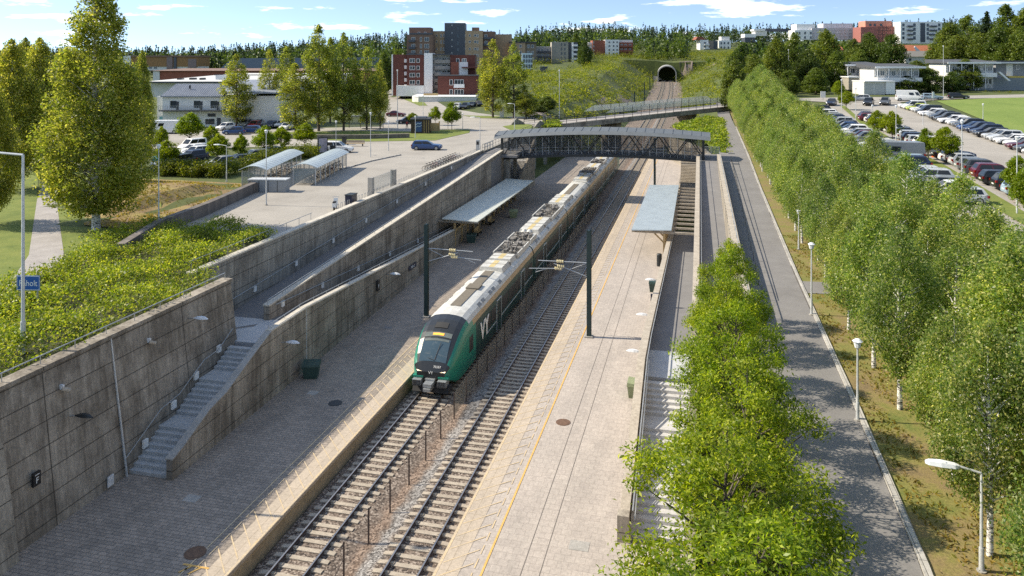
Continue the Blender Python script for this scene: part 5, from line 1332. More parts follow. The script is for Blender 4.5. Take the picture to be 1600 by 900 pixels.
while cnt < 5200 and tries < 90000:
    tries += 1
    u = G.uniform(-260,1860); dn = near_lim(u); d = dn+(1120-dn)*G.uniform()**1.7; low = small < 420
    if low: u = G.uniform(880,1180); d = G.uniform(455,600)
    x,y = ud(u,d)
    if y < 508 and abs(x-xc(500)) < 24: continue
    z = H(x,y); fir = G.uniform() < (.68 if d > 650 else .4); h = (G.uniform(13,21) if fir else G.uniform(11,18))*(1 if d > 560 else .8)
    if low: fir = False; h = G.uniform(3.2,6.5); z = Hs(x,y); small += 1
    if not far_ok(x,y,u,d,z,h): continue
    cnt += 1
    if fir:
        m = 66; t = G.uniform(0,1,m)**1.25; r = (1-t)**.85*h*.16*(.6+.5*G.uniform(size=m)); a = G.uniform(0,6.283,m)
        c = np.stack([x+r*np.cos(a),y+r*np.sin(a),z+h*(.06+.93*t)],1); V,Q = leafquads(c, 1.5, G, .7, .3)
    else:
        m = 74; q = G.normal(size=(m,3)); q /= np.linalg.norm(q,axis=1)[:,None]; q *= (.55+.45*G.uniform(size=m))[:,None]
        c = q*np.array([h*.27,h*.27,h*.42])+np.array([x,y,z+h*.55]); V,Q = leafquads(c, 1.7 if h > 7 else .95, G, .75, .3)
    fV.append(V); fQ.append(Q+o_); fM += [0 if fir else 1 if (h < 7 or G.uniform() < .3) else 2]*len(Q); o_ += len(V)
tag(link('far_wood', npmesh('far_wood', np.concatenate(fV), np.concatenate(fQ), [M['lf_fir'],M['lf_mid'],M['lf_dark']], fM)), kind='stuff')
# hedges
def hedge(poly, h, lab, n):
    xs = [p[0] for p in poly]; yy = [p[1] for p in poly]; C = []
    while len(C) < n:
        x,y = G.uniform(min(xs),max(xs)),G.uniform(min(yy),max(yy))
        if inpoly(x,y,poly): C.append((x,y,7.3+h*G.uniform(.1,1)))
    V,Q = blob(C, 40, (.28,.28,.22), .26, G, up=.6); V -= np.array([xs[0],yy[0],7.3],dtype=float)
    o = link('hedge', npmesh('hedge',V,Q,M['lf_hedge'])); o.location = (xs[0],yy[0],7.3); tag(o,lab,'hedge')
hedge(pix([(246,276),(346,279),(352,272),(250,268)]), 1.5, 'long clipped hedge along the near side of the left car park', 260)
hedge(pix([(352,279),(420,258),(500,246),(500,240),(420,248),(350,271)]), 1.5, 'hedge running behind the bike shelters', 330)
hedge(pix([(1476,146),(1600,141),(1600,138),(1476,143)],9) if 0 else [ud(1478,214),ud(1606,212),ud(1606,215),ud(1478,217)], 5.2, 'low leafy bank planting in front of the grey fence by the field', 160)
for p in BIR+TALL+TALL2+ROW+LOTT+POP+MID+DRK+FIR:      # prototypes are used only as sources
    for c in KIDS[p.name]: bpy.data.objects.remove(c)
    bpy.data.objects.remove(p)
# ================================================================= VEHICLES
M['paint'] = painted('car_paint', .28)
M['carglass'] = glassy('car_glass', (.012,.016,.02), .05)
M['tyre'] = plain('tyre', (.02,.02,.021), .8)
M['rim'] = plain('alloy_rim', (.36,.37,.38), .35, .7)
M['lens'] = plain('headlamp_lens', (.65,.68,.70), .15)
M['redlens'] = plain('rear_lamp', (.30,.01,.01), .25)
M['trimblack'] = plain('trim_black', (.02,.02,.02), .5)
def car_proto(kind):
    S = dict(hatch=(4.15,1.50,.90,1.72,-.95,-.15,1.45,1.95), estate=(4.75,1.47,.92,1.8,-1.0,-.15,1.95,2.28), suv=(4.6,1.70,1.06,1.86,-1.05,-.3,1.75,2.18), sedan=(4.7,1.44,.92,1.8,-.95,-.1,1.05,1.75), minivan=(4.5,1.85,1.05,1.8,-1.3,-.55,2.05,2.2), van=(5.9,2.55,1.25,2.05,-2.35,-1.55,2.85,2.92))[kind]
    L,Ht,belt,Wd,xw,xr0,xr1,xb = S; h = Wd/2; l = L/2
    t = thing('van' if kind=='van' else 'parked_car', 'x', 'van' if kind=='van' else 'car', (0,0,-400))
    b = MB(); n0 = .72 if kind != 'van' else .95
    st_ = [(-l,.36,n0-.1,h*.78),(-l+.10,.26,n0,h*.90),(-l+.42,.2,n0+.10,h*.98),(xw-.02,.2,belt-.02,h),(0,.2,belt,h),(xb-.3,.2,belt+.03,h),(l-.28,.22,belt+.02,h*.97),(l-.06,.28,belt-.06,h*.9),(l,.36,belt-.28,h*.82)]
    P_ = []
    for x,z0,z1,w in st_:
        zm = (z0+z1)*.5
        P_ += [(x,-w*.94,z0),(x,-w,zm),(x,-w*.97,z1-.07),(x,-w*.86,z1),(x,w*.86,z1),(x,w*.97,z1-.07),(x,w,zm),(x,w*.94,z0)]
    b.v = P_; k = 8
    for i in range(len(st_)-1):
        for j in range(k): a = i*k+j; c = i*k+(j+1)%k; b.f.append((a,c,c+k,a+k)); b.m.append(0)
    b.f += [tuple(range(k-1,-1,-1)), tuple(range((len(st_)-1)*k,len(st_)*k))]; b.m += [0,0]
    wb, wt_ = h*.90, h*(.70 if kind not in ('van','minivan') else .82); zb = belt-.03; zr = Ht-.06
    c8 = [(xw,-wb,zb),(xb,-wb,zb),(xb,wb,zb),(xw,wb,zb),(xr0,-wt_,zr),(xr1,-wt_,zr),(xr1,wt_,zr),(xr0,wt_,zr)]
    b.hexa(c8); b.hexa([(xr0,-wt_,zr),(xr1,-wt_,zr),(xr1,wt_,zr),(xr0,wt_,zr),(xr0+.25,-wt_*.8,Ht),(xr1-.2,-wt_*.8,Ht),(xr1-.2,wt_*.8,Ht),(xr0+.25,wt_*.8,Ht)])
    body = b.build('body', M['paint'], t, smooth=False)
    lp = lambda a,c,f: tuple(a[q]+(c[q]-a[q])*f for q in range(3))
    def pane(q, name, e=.014):           # q: 4 corners, pushed a little outwards
        n = (Vector(q[1])-Vector(q[0])).cross(Vector(q[3])-Vector(q[0])).normalized()
        o = MB(); o.hexa([tuple(Vector(p)-n*.01) for p in q]+[tuple(Vector(p)+n*e) for p in q]); return o.build(name, M['carglass'], t)
    A,Bc,Cc,D,E_,Fc,Gc,Hh = c8
    def inset(q, fx0, fx1, fz0, fz1):
        lo = lambda f: lp(q[0],q[1],f); hi = lambda f: lp(q[3],q[2],f)
        return [lp(lo(fx0),hi(fx0),fz0),lp(lo(fx1),hi(fx1),fz0),lp(lo(fx1),hi(fx1),fz1),lp(lo(fx0),hi(fx0),fz1)]
    pane(inset([D,A,E_,Hh],.06,.94,.08,.95), 'windscreen')
    pane(inset([Bc,Cc,Gc,Fc],.10,.90,.22,.92), 'rear_window')
    if kind == 'van':
        for q in ([A,Bc,Fc,E_],[Cc,D,Hh,Gc]):
            r_ = (lambda a,c:(a,c)) if q[0] is A else (lambda a,c:(1-c,1-a))
            pane(inset(q,*r_(.03,.17),.12,.70), 'side_window'); pane(inset(q,*r_(.25,.45),.15,.62), 'side_window')
    else:
        for q in ([A,Bc,Fc,E_],[Cc,D,Hh,Gc]):
            r_ = (lambda a,c:(a,c)) if q[0] is A else (lambda a,c:(1-c,1-a))
            pane(inset(q,*r_(.05,.44),.10,.88), 'side_window'); pane(inset(q,*r_(.48,.90),.10,.88), 'side_window')
    wr = .33 if kind != 'van' else .36
    for x in (-l+.85, l-.82):
        for s in (-1,1):
            b = MB(); b.tube((x,s*(h-.20),wr),(x,s*(h+.012),wr),wr,16); w_ = b.build('wheel', M['tyre'], t)
            b = MB(); b.tube((x,s*(h+.005),wr),(x,s*(h+.022),wr),wr*.66,12); b.build('rim', M['rim'], w_)
    for s in (-1,1):
        b = MB(); b.hexa([(-l+.02,s*h*.50,n0-.22),(-l+.02,s*h*.80,n0-.22),(-l+.40,s*h*.985,n0-.10),(-l+.3,s*h*.5,n0-.1),(-l+.0,s*h*.50,n0-.06),(-l+.04,s*h*.82,n0-.05),(-l+.42,s*h*.98,n0+.03),(-l+.3,s*h*.5,n0-.02)]); b.build('headlight', M['lens'], t)
        b = MB(); b.box(l-.16,l+.005,s*h*.86-.14,s*h*.86+.06*s,belt-.28,belt-.06); b.build('taillight', M['redlens'], t)
        b = MB(); b.cbox((xw+.35,s*(h+.07),belt+.07),(.16,.17,.13)); b.build('wing_mirror', M['trimblack'], t)
    b = MB(); b.box(-l-.012,-l+.05,-h*.45,h*.45,.36,n0-.2); b.box(-l+.2,l-.2,-h*.985,-h*.7,.17,.27); b.box(-l+.2,l-.2,h*.7,h*.985,.17,.27); b.build('black_trim', M['trimblack'], t)
    b = MB(); b.box(l-.02,l+.012,-.26,.26,.55,.67); b.build('number_plate', M['white'], t)
    freeze(t); return t
CARS = {k: car_proto(k) for k in ('hatch','estate','suv','sedan','minivan','van')}
CC = dict(white=(.80,.80,.79),silver=(.46,.48,.49),grey=(.20,.215,.225),black=(.012,.013,.015),navy=(.014,.025,.06),blue=(.02,.065,.19),maroon=(.11,.012,.025),red=(.33,.02,.02),orange=(.68,.10,.02),lime=(.52,.60,.10),darkgrey=(.06,.065,.07),lightblue=(.30,.40,.48),teal=(.05,.20,.24))
CW = dict(darkgrey='dark grey',lightblue='pale blue',navy='navy blue',lime='lime yellow')
KW = dict(hatch='hatchback',estate='estate car',suv='SUV',sedan='saloon car',minivan='people carrier',van='van')
def car(kind, col, x, y, z, rz, lab, grp=None):
    c = CC[col]; f = rnd.uniform(.9,1.1)
    return dup(CARS[kind], (x,y,z), rz, None, lab.replace('{}', CW.get(col,col)+' '+KW[kind]), grp, (*[min(.85,q*f) for q in c],1), ('body',))
def row(lst, x0, y0, stp, rz, lab, grp, off=0):
    for i,s in enumerate(lst):
        if s is None: continue
        k,c = s.split(); y = y0+i*stp+rnd.uniform(-.12,.12); x = x0+rnd.uniform(-.2,.2)+off*i
        car(k, c, x, y, H(x,y)+.08, rz+rnd.uniform(-.03,.03), '%s {} %s' % (nth(i), lab), grp)
row('suv white,suv darkgrey,estate maroon,hatch white,estate white,suv silver,hatch silver,estate black,suv navy,suv navy,estate blue,suv black,hatch grey,hatch white,estate white,suv darkgrey,suv black,estate grey,hatch silver,estate white,minivan black,hatch silver,hatch white,hatch lime,minivan white,estate white'.split(','), 42.2, 110.6, 2.74, 0, 'beside the green field, from near end', 'cars parked beside the green field', .045)
row(['suv black','hatch orange','estate lightblue','suv black','estate black','suv maroon','suv darkgrey','estate grey','hatch silver','hatch white','estate navy',None,'suv black','suv white','estate silver','estate navy','estate silver','hatch black',None,'hatch white','estate grey',None,'hatch silver','suv black','hatch white','estate maroon','hatch navy'], 30.3, 76.6, 2.95, math.pi, 'right of the green strip, from near end', 'cars parked right of the green strip')
row(['estate silver','hatch white','estate grey','suv silver','hatch silver',None,'suv navy','estate lightblue','minivan white',None,'hatch black','suv silver','estate white','hatch darkgrey','suv grey','hatch maroon','estate silver','suv white','estate navy','hatch blue','estate darkgrey','suv silver','estate black','hatch navy','estate grey','hatch silver','suv white','estate navy','hatch black','suv black'], 22.9, 78.0, 2.95, 0, 'in row behind birches, from near end', 'cars parked behind the birch avenue')
for k,c,u,v,rz,lab in (('van','white',1421,158.5,math.pi-.12,'white high-roofed van standing at the far end of the right car park'),('suv','black',1357,165,1.25,'{} facing the camera at the far end, left of two beside the white van'),('suv','darkgrey',1383,164.5,1.25,'{} facing the camera at the far end, next to the white van'),('estate','navy',1299,165,1.3,'{} at the far left end of the right car park, below trees'),('estate','silver',1343,158,.1,'{} behind the small maple at the far end of the right car park'),('estate','lightblue',1456,156,math.pi,'{} behind the white van, on the road by the field'),('estate','black',1497,155,math.pi,'{} on the road at the corner of the green field')):
    x,y,z = gph(u,v); car(k,c,x,y,z+.12,rz,lab)
vx,vy,_ = gph(1445,262); car('van','grey',23.0,101.5,H(23,101.5)+.08,0,'grey panel van in the car row behind the birches')
for k,c,u,v,rz,lab in (('estate','blue',667,234.5,TH+math.pi,'{} driving on the forecourt below the kiosk'),('suv','white',528,238.5,TH+math.pi,'{} parked by the hedge end and the bench'),('sedan','maroon',619,183,TH+math.pi-.1,'{} on the street left of the kiosk'),('hatch','black',634,193.5,TH+.3,'{} half hidden behind the kiosk'),
    ('suv','white',714,173.5,TH+1.4,'{} parked below the white podium, leftmost of three'),('suv','black',727,173,TH+1.35,'{} parked below the white podium, middle of three'),('estate','darkgrey',737,171,TH+1.4,'{} parked below the white podium, rightmost of three'),('hatch','black',749,170,TH+1.8,'{} beside the big tree near the white podium'),
    ('van','white',257,209,TH+.05,'long white van in front of the white building'),('hatch','white',352,203.5,TH+1.2,'{} in front of the white building, nose towards the street'),('hatch','blue',366,210.5,TH+.1,'{} on the road by the left car park, in front of the birches'),('estate','blue',388,208.5,TH+.1,'{} beyond the other blue car in the left car park'),
    ('suv','grey',384,199,TH+1.5,'{} left of the red car under the street birches'),('hatch','red',398,200,TH+1.5,'{} between grey and silver cars under the street birches'),('suv','silver',407,198,TH+1.5,'{} right of the red car under the street birches'),('suv','black',392,195,TH+1.5,'{} behind the red car under the street birches'),('hatch','navy',423,200,TH+1.5,'{} under the slim street birch'),('estate','white',448,203,TH+1.5,'{} right of the slim street birch'),('estate','white',440,199,TH+1.5,'{} behind the other white car by the slim birch'),
    ('hatch','white',262,261,TH+1.0,'{} nearest the teal box in the left car park'),('hatch','black',281,259,TH+1.05,'{} between the white hatchback and the navy SUV, left car park'),('suv','navy',299,254.5,TH+1.05,'{} in the left car park beside white cars'),('suv','white',306,247,TH+1.05,'{} right behind the navy SUV in the left car park'),('estate','white',301,241,TH+1.05,'{} second behind the navy SUV in the left car park'),('minivan','white',300,235.5,TH+1.05,'{} third behind the navy SUV in the left car park'),('estate','silver',325,228,TH+1.0,'{} at the back of the left car park, near the maple'),
    ('estate','silver',372,258,TH+.75,'{} by the hedge, right of the sparse maple'),('estate','grey',396,250.5,TH+.75,'{} by the hedge behind the bike shelters'),('estate','white',416,246,TH+.75,'{} furthest along the hedge behind the bike shelters'),('hatch','silver',345,262,TH+.8,'{} under the maple by the hedge')):
    x,y,_ = gp(u,v,7.3); car(k,c,x,y,7.36+ (H(x,y)-7.3 if H(x,y)>7.3 else 0),rz,lab)
for t in CARS.values():
    for c in KIDS[t.name]:
        for g in KIDS[c.name]: bpy.data.objects.remove(g)
        bpy.data.objects.remove(c)
    bpy.data.objects.remove(t)
# ---- bicycles
def bike_proto():
    t = thing('bicycle','x','bicycle',(0,0,-300))
    for x in (-.52,.52):
        b = MB(); n = 14
        for i in range(n):
            a,c = 2*math.pi*i/n, 2*math.pi*(i+1)/n
            b.tube((x+.34*math.cos(a),0,.34+.34*math.sin(a)),(x+.34*math.cos(c),0,.34+.34*math.sin(c)),.026,4,cap=False)
        for i in range(4): a = math.pi*i/4; b.tube((x-.33*math.cos(a),0,.34-.33*math.sin(a)),(x+.33*math.cos(a),0,.34+.33*math.sin(a)),.006,3)
        b.build('wheel', M['tyre'], t)
    b = MB(); bb_=(-.05,0,.30); hd=(.36,0,.82); se=(-.22,0,.80)
    for p,q in ((bb_,hd),(bb_,se),(se,hd),((-.52,0,.34),bb_),((-.52,0,.34),se),((.52,0,.34),hd)): b.tube(p,q,.022,5)
    b.build('frame', M['paint'], t)
    b = MB(); b.tube(hd,(.33,0,1.02),.018,5); b.tube((.33,-.29,1.03),(.33,.29,1.03),.018,5); b.build('handlebar', M['steel'], t)
    b = MB(); b.tube(se,(-.25,0,.95),.016,5); b.cbox((-.26,0,.97),(.27,.15,.06)); b.build('saddle', M['black'], t)
    freeze(t); return t
BK_ = bike_proto(); BC = [(.02,.02,.022),(.05,.05,.055),(.25,.02,.02),(.03,.06,.16),(.5,.5,.5),(.02,.02,.022),(.10,.11,.11)]
def bike(x,y,z,rz,lab,grp,i): dup(BK_,(x,y,z),rz,None,lab,grp,(*BC[i%len(BC)],1),('frame',))
# ---- bike shelters
M['shed_roof'] = plain('pale_barrel_roof', (.50,.56,.57), .35, .15, .06, 1)
def bikeshed(p0, p1, w, lab, grp, blab, nb):
    p0, p1 = Vector(p0), Vector(p1); d = (p1-p0); L = d.length; rz = math.atan2(d.y,d.x)
    t = thing('bike_shelter', lab, 'bike shelter', (p0.x,p0.y,7.36), rz)   # x along its length, y to the left
    n = 7
    for i in range(n+1):
        for yy in (0,w):
            b = MB(); b.box(L*i/n-.045,L*i/n+.045,yy-.045,yy+.045,0,1.92); b.build('post', M['steel_pale'], t)
    b = MB(); prof = [(-.3+ (w+.6)*q/10, 1.92+.46*math.sin(math.pi*q/10)) for q in range(11)]
    for (ya,za),(yb,zb) in zip(prof,prof[1:]): b.hexa([(-.4,ya,za),(L+.4,ya,za),(L+.4,yb,zb),(-.4,yb,zb),(-.4,ya,za+.05),(L+.4,ya,za+.05),(L+.4,yb,zb+.05),(-.4,yb,zb+.05)])
    for q in range(15):
        x = -.35+(L+.7)*q/14
        for (ya,za),(yb,zb) in zip(prof,prof[1:]): b.hexa([(x,ya,za+.05),(x+.04,ya,za+.05),(x+.04,yb,zb+.05),(x,yb,zb+.05),(x,ya,za+.075),(x+.04,ya,za+.075),(x+.04,yb,zb+.075),(x,yb,zb+.075)])
    b.build('roof', M['shed_roof'], t)
    for i in range(n):
        b = MB(); b.box(L*i/n+.06,L*(i+1)/n-.06,w-.012,w+.012,.2,1.8); b.build('glass_panel', M['pane_clear'], t)
    for x in (0,L): b = MB(); b.box(x-.012,x+.012,.06,w-.06,.2,1.8); b.build('glass_panel', M['pane_clear'], t)
    b = MB(); b.tube((0,w*.45,.45),(L,w*.45,.45),.03); 
    for q in range(nb*1): b.tube((.5+(L-1)*q/(nb-1),w*.3,.0),(.5+(L-1)*q/(nb-1),w*.6,.45),.02,4)
    b.build('bike_rack', M['steel'], t)
    c,s = math.cos(rz), math.sin(rz)
    for i in range(nb):
        lx = .55+(L-1.1)*i/(nb-1)+rnd.uniform(-.1,.1); ly = w*.38+rnd.uniform(-.2,.15)
        bike(p0.x+c*lx-s*ly, p0.y+s*lx+c*ly, 7.37, rz+1.2+rnd.uniform(-.25,.25), '%s bicycle from the near end %s'%(nth(i),blab), grp, i+nb)
a = gp(493,289,7.36); b_ = gp(541,262,7.36); bikeshed(a[:2], b_[:2], 2.5, 'bike shelter with barrel roof full of bicycles, nearest the railway wall','bicycles in the near bike shelter','in the bike shelter nearest the railway wall',14)
a = gp(414,293,7.36); b_ = gp(470,263,7.36); bikeshed(a[:2], b_[:2], 2.5, 'bike shelter with barrel roof beside the hedge, behind the grey metal box','bicycles in the far bike shelter','in the bike shelter beside the hedge',10)
for i in range(12):
    y = 92+i*1.05; bike(-33.1, y, 7.37, .35+rnd.uniform(-.2,.2), '%s bicycle atop the grey wall, from near end'%nth(i), 'bicycles along the grey wall', i)
for p in KIDS[BK_.name]: bpy.data.objects.remove(p)
bpy.data.objects.remove(BK_)
# ---- people
M['skin'] = plain('skin', (.50,.30,.21), .6, 0, .05); M['hair'] = plain('hair', (.05,.03,.02), .7)
def person(x, y, z, rz, top, trousers, lab):
    t = thing('person', lab, 'person', (x,y,z), rz)
    me = bpy.data.meshes.new('body'); J = [(0,0,.95),(0,0,1.18),(0,.0,1.40),(0,.01,1.52),(0,.02,1.62),(0,.02,1.72),(-.10,0,.90),(-.11,.16,.50),(-.11,.22,.08),(-.11,.34,.04),(.10,0,.90),(.11,-.04,.50),(.11,-.26,.12),(.11,-.16,.05),(-.20,0,1.40),(-.25,-.08,1.14),(-.24,.06,.92),(.20,0,1.40),(.25,.08,1.14),(.24,.22,.95)]
    E_ = [(0,1),(1,2),(2,3),(3,4),(4,5),(0,6),(6,7),(7,8),(8,9),(0,10),(10,11),(11,12),(12,13),(2,14),(14,15),(15,16),(2,17),(17,18),(18,19)]
    rad = [.15,.14,.16,.06,.095,.07,.09,.07,.05,.04,.09,.07,.05,.04,.07,.05,.035,.07,.05,.035]
    me.from_pydata(J,E_,[]); o = link('body', me); mod = o.modifiers.new('s','SKIN')
    for q,r in zip(me.skin_vertices[0].data, rad): q.radius = (r,r)
    me.skin_vertices[0].data[0].use_root = True
    o.modifiers.new('u','SUBSURF').levels = 1
    dg = bpy.context.evaluated_depsgraph_get(); m2 = bpy.data.meshes.new_from_object(o.evaluated_get(dg)); bpy.data.objects.remove(o)
    m2.materials.clear()
    for m in (M['skin'], plain('coat',top,.8), plain('trousers',trousers,.8), M['hair']): m2.materials.append(m)
    for p in m2.polygons:
        c = p.center; p.material_index = 0 if c.z > 1.5 else 1 if c.z > .98 or abs(c.x) > .19 else 2
        if c.z > 1.66 or (c.z > 1.56 and c.y < 0): p.material_index = 3
        if abs(c.x) > .19 and c.z < .97: p.material_index = 0
    m2.name = 'body'; link('body', m2, t)
a = gp(825,272,2.6); person(-28.0, 117.6, 2.7, .3, (.015,.015,.02), (.02,.02,.025), 'person in dark clothes climbing the shaded stairs past the left shelter')
person(-28.7, 114.6, 1.4, .1, (.02,.02,.025), (.02,.022,.03), 'person in black lowest on the shaded stairs past the left shelter')
person(-28.2, 123.5, 5.6, 2.8, (.35,.38,.42), (.03,.04,.08), 'person in pale top near the head of the shaded stairs')
a = gp(636,202,7.36); person(a[0],a[1],7.4, .8, (.35,.05,.04), (.03,.03,.04), 'person in red top walking under the street birches')
# ================================================================= BUILDINGS
M['brick_tan'] = multi('tan_brick', [(.3,(.36,.25,.16)),(.7,(.44,.315,.20))], .5, .85, scale2=4, dark2=.9)
M['brick_brown'] = multi('brown_brick', [(.3,(.17,.10,.075)),(.7,(.235,.145,.105))], .5, .85, scale2=4, dark2=.9)
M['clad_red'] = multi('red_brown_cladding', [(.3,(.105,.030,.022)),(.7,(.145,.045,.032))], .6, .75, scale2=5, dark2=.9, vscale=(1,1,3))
M['clad_red_bright'] = multi('red_brick', [(.3,(.25,.075,.045)),(.7,(.32,.105,.065))], .6, .8, scale2=5, dark2=.9)  # brighter tone than the red-brown cladding
M['clad_dark'] = plain('slate_panel', (.065,.075,.095), .5, 0, .08, .5)
M['grey_beige'] = multi('grey_beige_panel', [(.3,(.29,.265,.22)),(.7,(.36,.33,.275))], .4, .8, scale2=3, dark2=.92)
M['win_glass'] = glassy('building_glass', (.035,.05,.065), .05)
M['win_frame'] = plain('white_frame', (.74,.74,.73), .5, 0, .04)
M['roof_dark'] = plain('dark_felt_roof', (.075,.08,.09), .85, 0, .12, .6)
M['roof_grey'] = multi('grey_sheet_roof', [(.3,(.20,.22,.26)),(.7,(.26,.285,.33))], .3, .5, scale2=2, dark2=.92)
M['roof_tile'] = multi('orange_roof_tiles', [(.3,(.36,.115,.055)),(.7,(.48,.17,.085))], .8, .8, scale2=4, dark2=.85)
M['roof_white'] = multi('white_membrane', [(.3,(.50,.50,.48)),(.7,(.62,.62,.60))], .3, .8, scale2=2, dark2=.9)
M['scaff'] = seethru('scaffold_net', (.42,.16,.14), .75, .8)
M['net_white'] = seethru('white_net', (.66,.63,.66), .85, .8)
M['wood_clad'] = multi('wood_cladding', [(.3,(.25,.13,.05)),(.7,(.36,.20,.085))], .8, .8, scale2=5, dark2=.85, vscale=(3,3,.4))
M['salmon'] = plain('salmon_insulation', (.60,.25,.18), .8)
class Bl:
    def __init__(s, name, label, u0, u1, vb, d, rot=0, cat='building'):
        s.u0, s.vb, s.d = u0, vb, d; s.k = d/F
        x,y = ud(u0,d); s.z0 = vz(vb,d); s.rot = rot
        s.t = thing(name, label, cat, (x,y,s.z0), TH+rot); s.seq = 0
    def X(s,u): return (u-s.u0)*s.k
    def Z(s,v): return (s.vb-v)*s.k
    def box(s, nm, u0, u1, v0, v1, y0, dep, mat, par=None):
        b = MB(); b.box(s.X(u0),s.X(u1),y0,y0+dep,s.Z(v1),s.Z(v0)); return b.build(nm, mat, par or s.t)
    def win(s, u0, u1, v0, v1, y, par=None, fr=.12, mull=1, frame=None):
        a,c,e,g = s.X(u0),s.X(u1),s.Z(v1),s.Z(v0)
        b = MB(); b.box(a-fr,c+fr,y-.09,y+.02,e-fr,e); b.box(a-fr,c+fr,y-.09,y+.02,g,g+fr); b.box(a-fr,a,y-.09,y+.02,e,g); b.box(c,c+fr,y-.09,y+.02,e,g)
        for i in range(1,mull): x = a+(c-a)*i/mull; b.box(x-.05,x+.05,y-.08,y+.02,e,g)
        w = b.build('window', frame or M['win_frame'], par or s.t)
        b = MB(); b.box(a,c,y-.045,y+.01,e,g); b.build('pane', M['win_glass'], w); return w
    def wins(s, us, vs, w, h, y, **k):
        for u in us:
            for v in vs: s.win(u,u+w,v,v+h,y,**k)
    def balc(s, u0, u1, v, y, dep=1.5, h=None, mat=None):
        b = MB(); a,c,z = s.X(u0),s.X(u1),s.Z(v); b.box(a,c,y-dep,y,z-.15,z); b.box(a,c,y-dep,y-dep+.05,z,z+1.05); b.box(a,a+.05,y-dep,y,z,z+1.05); b.box(c-.05,c,y-dep,y,z,z+1.05)
        b.build('balcony', mat or M['win_frame'], s.t)
# --- red-brown flats with white podium
B = Bl('apartment_block','red-brown apartment block with white stair tower above a white podium', 610, 745, 150, 262)
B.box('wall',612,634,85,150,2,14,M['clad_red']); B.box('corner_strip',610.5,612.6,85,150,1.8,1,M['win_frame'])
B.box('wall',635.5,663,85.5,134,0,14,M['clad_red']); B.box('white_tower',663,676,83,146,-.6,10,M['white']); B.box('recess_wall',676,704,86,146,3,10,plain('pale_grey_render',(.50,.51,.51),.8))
B.box('roof_edge',634.5,703.5,84.2,85.8,-.3,15,M['roof_dark']); B.box('wall',703,742,86,122,1,12,M['clad_red']); B.box('orange_wall',705,717,97,117,-.5,3,M['clad_red_bright']); B.box('white_bay',717,731,97,117,-.3,4,M['white']); B.box('terrace_canopy',722,750,104.5,106.2,-3,5,M['clad_red'])
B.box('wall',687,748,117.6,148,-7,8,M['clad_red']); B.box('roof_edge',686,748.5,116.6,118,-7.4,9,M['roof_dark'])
B.box('base_wall',620,663,133.6,150,-1.0,12,M['white'])
for v in (92,103.4,114.6,126): B.win(640.5,648,v,v+5.4,0,mull=2); B.win(651.5,655.2,v,v+5.4,0)
for v in (92,102,112,122,132):
    B.balc(631,636,v+5,2.2,1.2); B.balc(678,703,v+6,3,1.6,mat=M['concrete']); B.win(690,696,v-1,v+5,3,mull=2); B.win(698,702,v-1,v+5,3)
for v in (124,139): B.win(705.5,709.5,v,v+7.5,-7); B.win(713,726,v,v+8,-7,mull=3)
B.balc(712,728,135,-7,2.0); B.win(713,717,92,97,1); B.win(722,728,92,97,1,mull=2)
b = MB(); pr = [(B.X(653),-15),(B.X(657),-17),(B.X(664),-18.5),(B.X(690),-19),(B.X(748),-19),(B.X(748),-1),(B.X(653),-1)]
b.prism(pr, B.Z(171), B.Z(147.4)); b.build('podium', M['offwhite'], B.t)
b = MB(); b.prism([(x,y-.15) for x,y in pr], B.Z(147.4), B.Z(146.6)); b.build('podium_coping', M['white'], B.t)
for u in (673,682,692,703): B.win(u,u+7,156.5,163.5,-19.02,frame=M['clad_dark'])
B.box('planter_fence',668,690,143.5,147,-12,.2,M['wood'])
# --- brown and tan blocks behind
B = Bl('apartment_block','brown brick apartment tower with balconies, left of the tan and slate blocks', 635, 676, 96, 430)
B.box('wall',638,672,42.5,56,3,14,M['brick_brown']); B.box('wall',635.5,676,54,110,0,16,M['brick_brown']); B.box('terrace_rail',640,676,51.5,54,-.3,.2,M['clad_dark'])
for v in (58.5,69,79): B.win(643,648.5,v,v+6,0,mull=2); B.win(656.5,659,v,v+6,0); B.win(663.5,670,v,v+6,0,mull=2); B.balc(639,649,v+7,0,1.6,mat=M['clad_dark'])
B.wins([652,662],[50],3,3,3)
B = Bl('apartment_block','tan brick apartment block with tall slate-coloured stair tower', 676, 772, 108, 445)
B.box('wall',676,696,48.5,112,0,16,M['brick_tan']); B.box('slate_tower',695,727,36,112,-1.5,14,M['clad_dark']); B.box('wall',719,754.5,48,112,-1.4,15,M['brick_tan']); B.box('wall',754,773,49,112,1,14,M['brick_brown']); B.box('roof_room',737,748,42.5,48.5,3,6,M['brick_brown'])
for v in (54,64,75,84.5): B.win(681.5,683,v,v+3,0,frame=M['win_frame']); B.win(688.5,690,v-.5,v+4,0); B.win(692.5,694,v-.5,v+4,0)
for v in (54,64,75,85,94): B.win(724.5,727,v,v+3,-1.4); B.win(733,735.5,v,v+3,-1.4); B.win(741,744.5,v,v+3,-1.4); B.win(746,747.5,v,v+4,-1.4)
for v in (39,51,62,72,82): B.win(706,707,v,v+1.2,-1.5); B.win(714.5,717,v+3,v+8,-1.5,frame=M['clad_dark'])
for v in (54,64): B.win(757,761,v,v+4,1,mull=2); B.balc(755.5,772,v+7,1,1.4,mat=M['clad_dark'])
B = Bl('apartment_block','tan brick block behind the two tall street birches', 773, 836, 112, 455)
B.box('wall',774,800,53,112,6,14,M['brick_tan']); B.box('wall',796,821,66,112,2,14,M['brick_tan']); B.box('wall',820,838,67,112,3,14,plain('taupe_brick',(.22,.175,.13),.85)); B.box('roof_edge',795,838.5,65,66.6,1.6,15,M['roof_dark'])
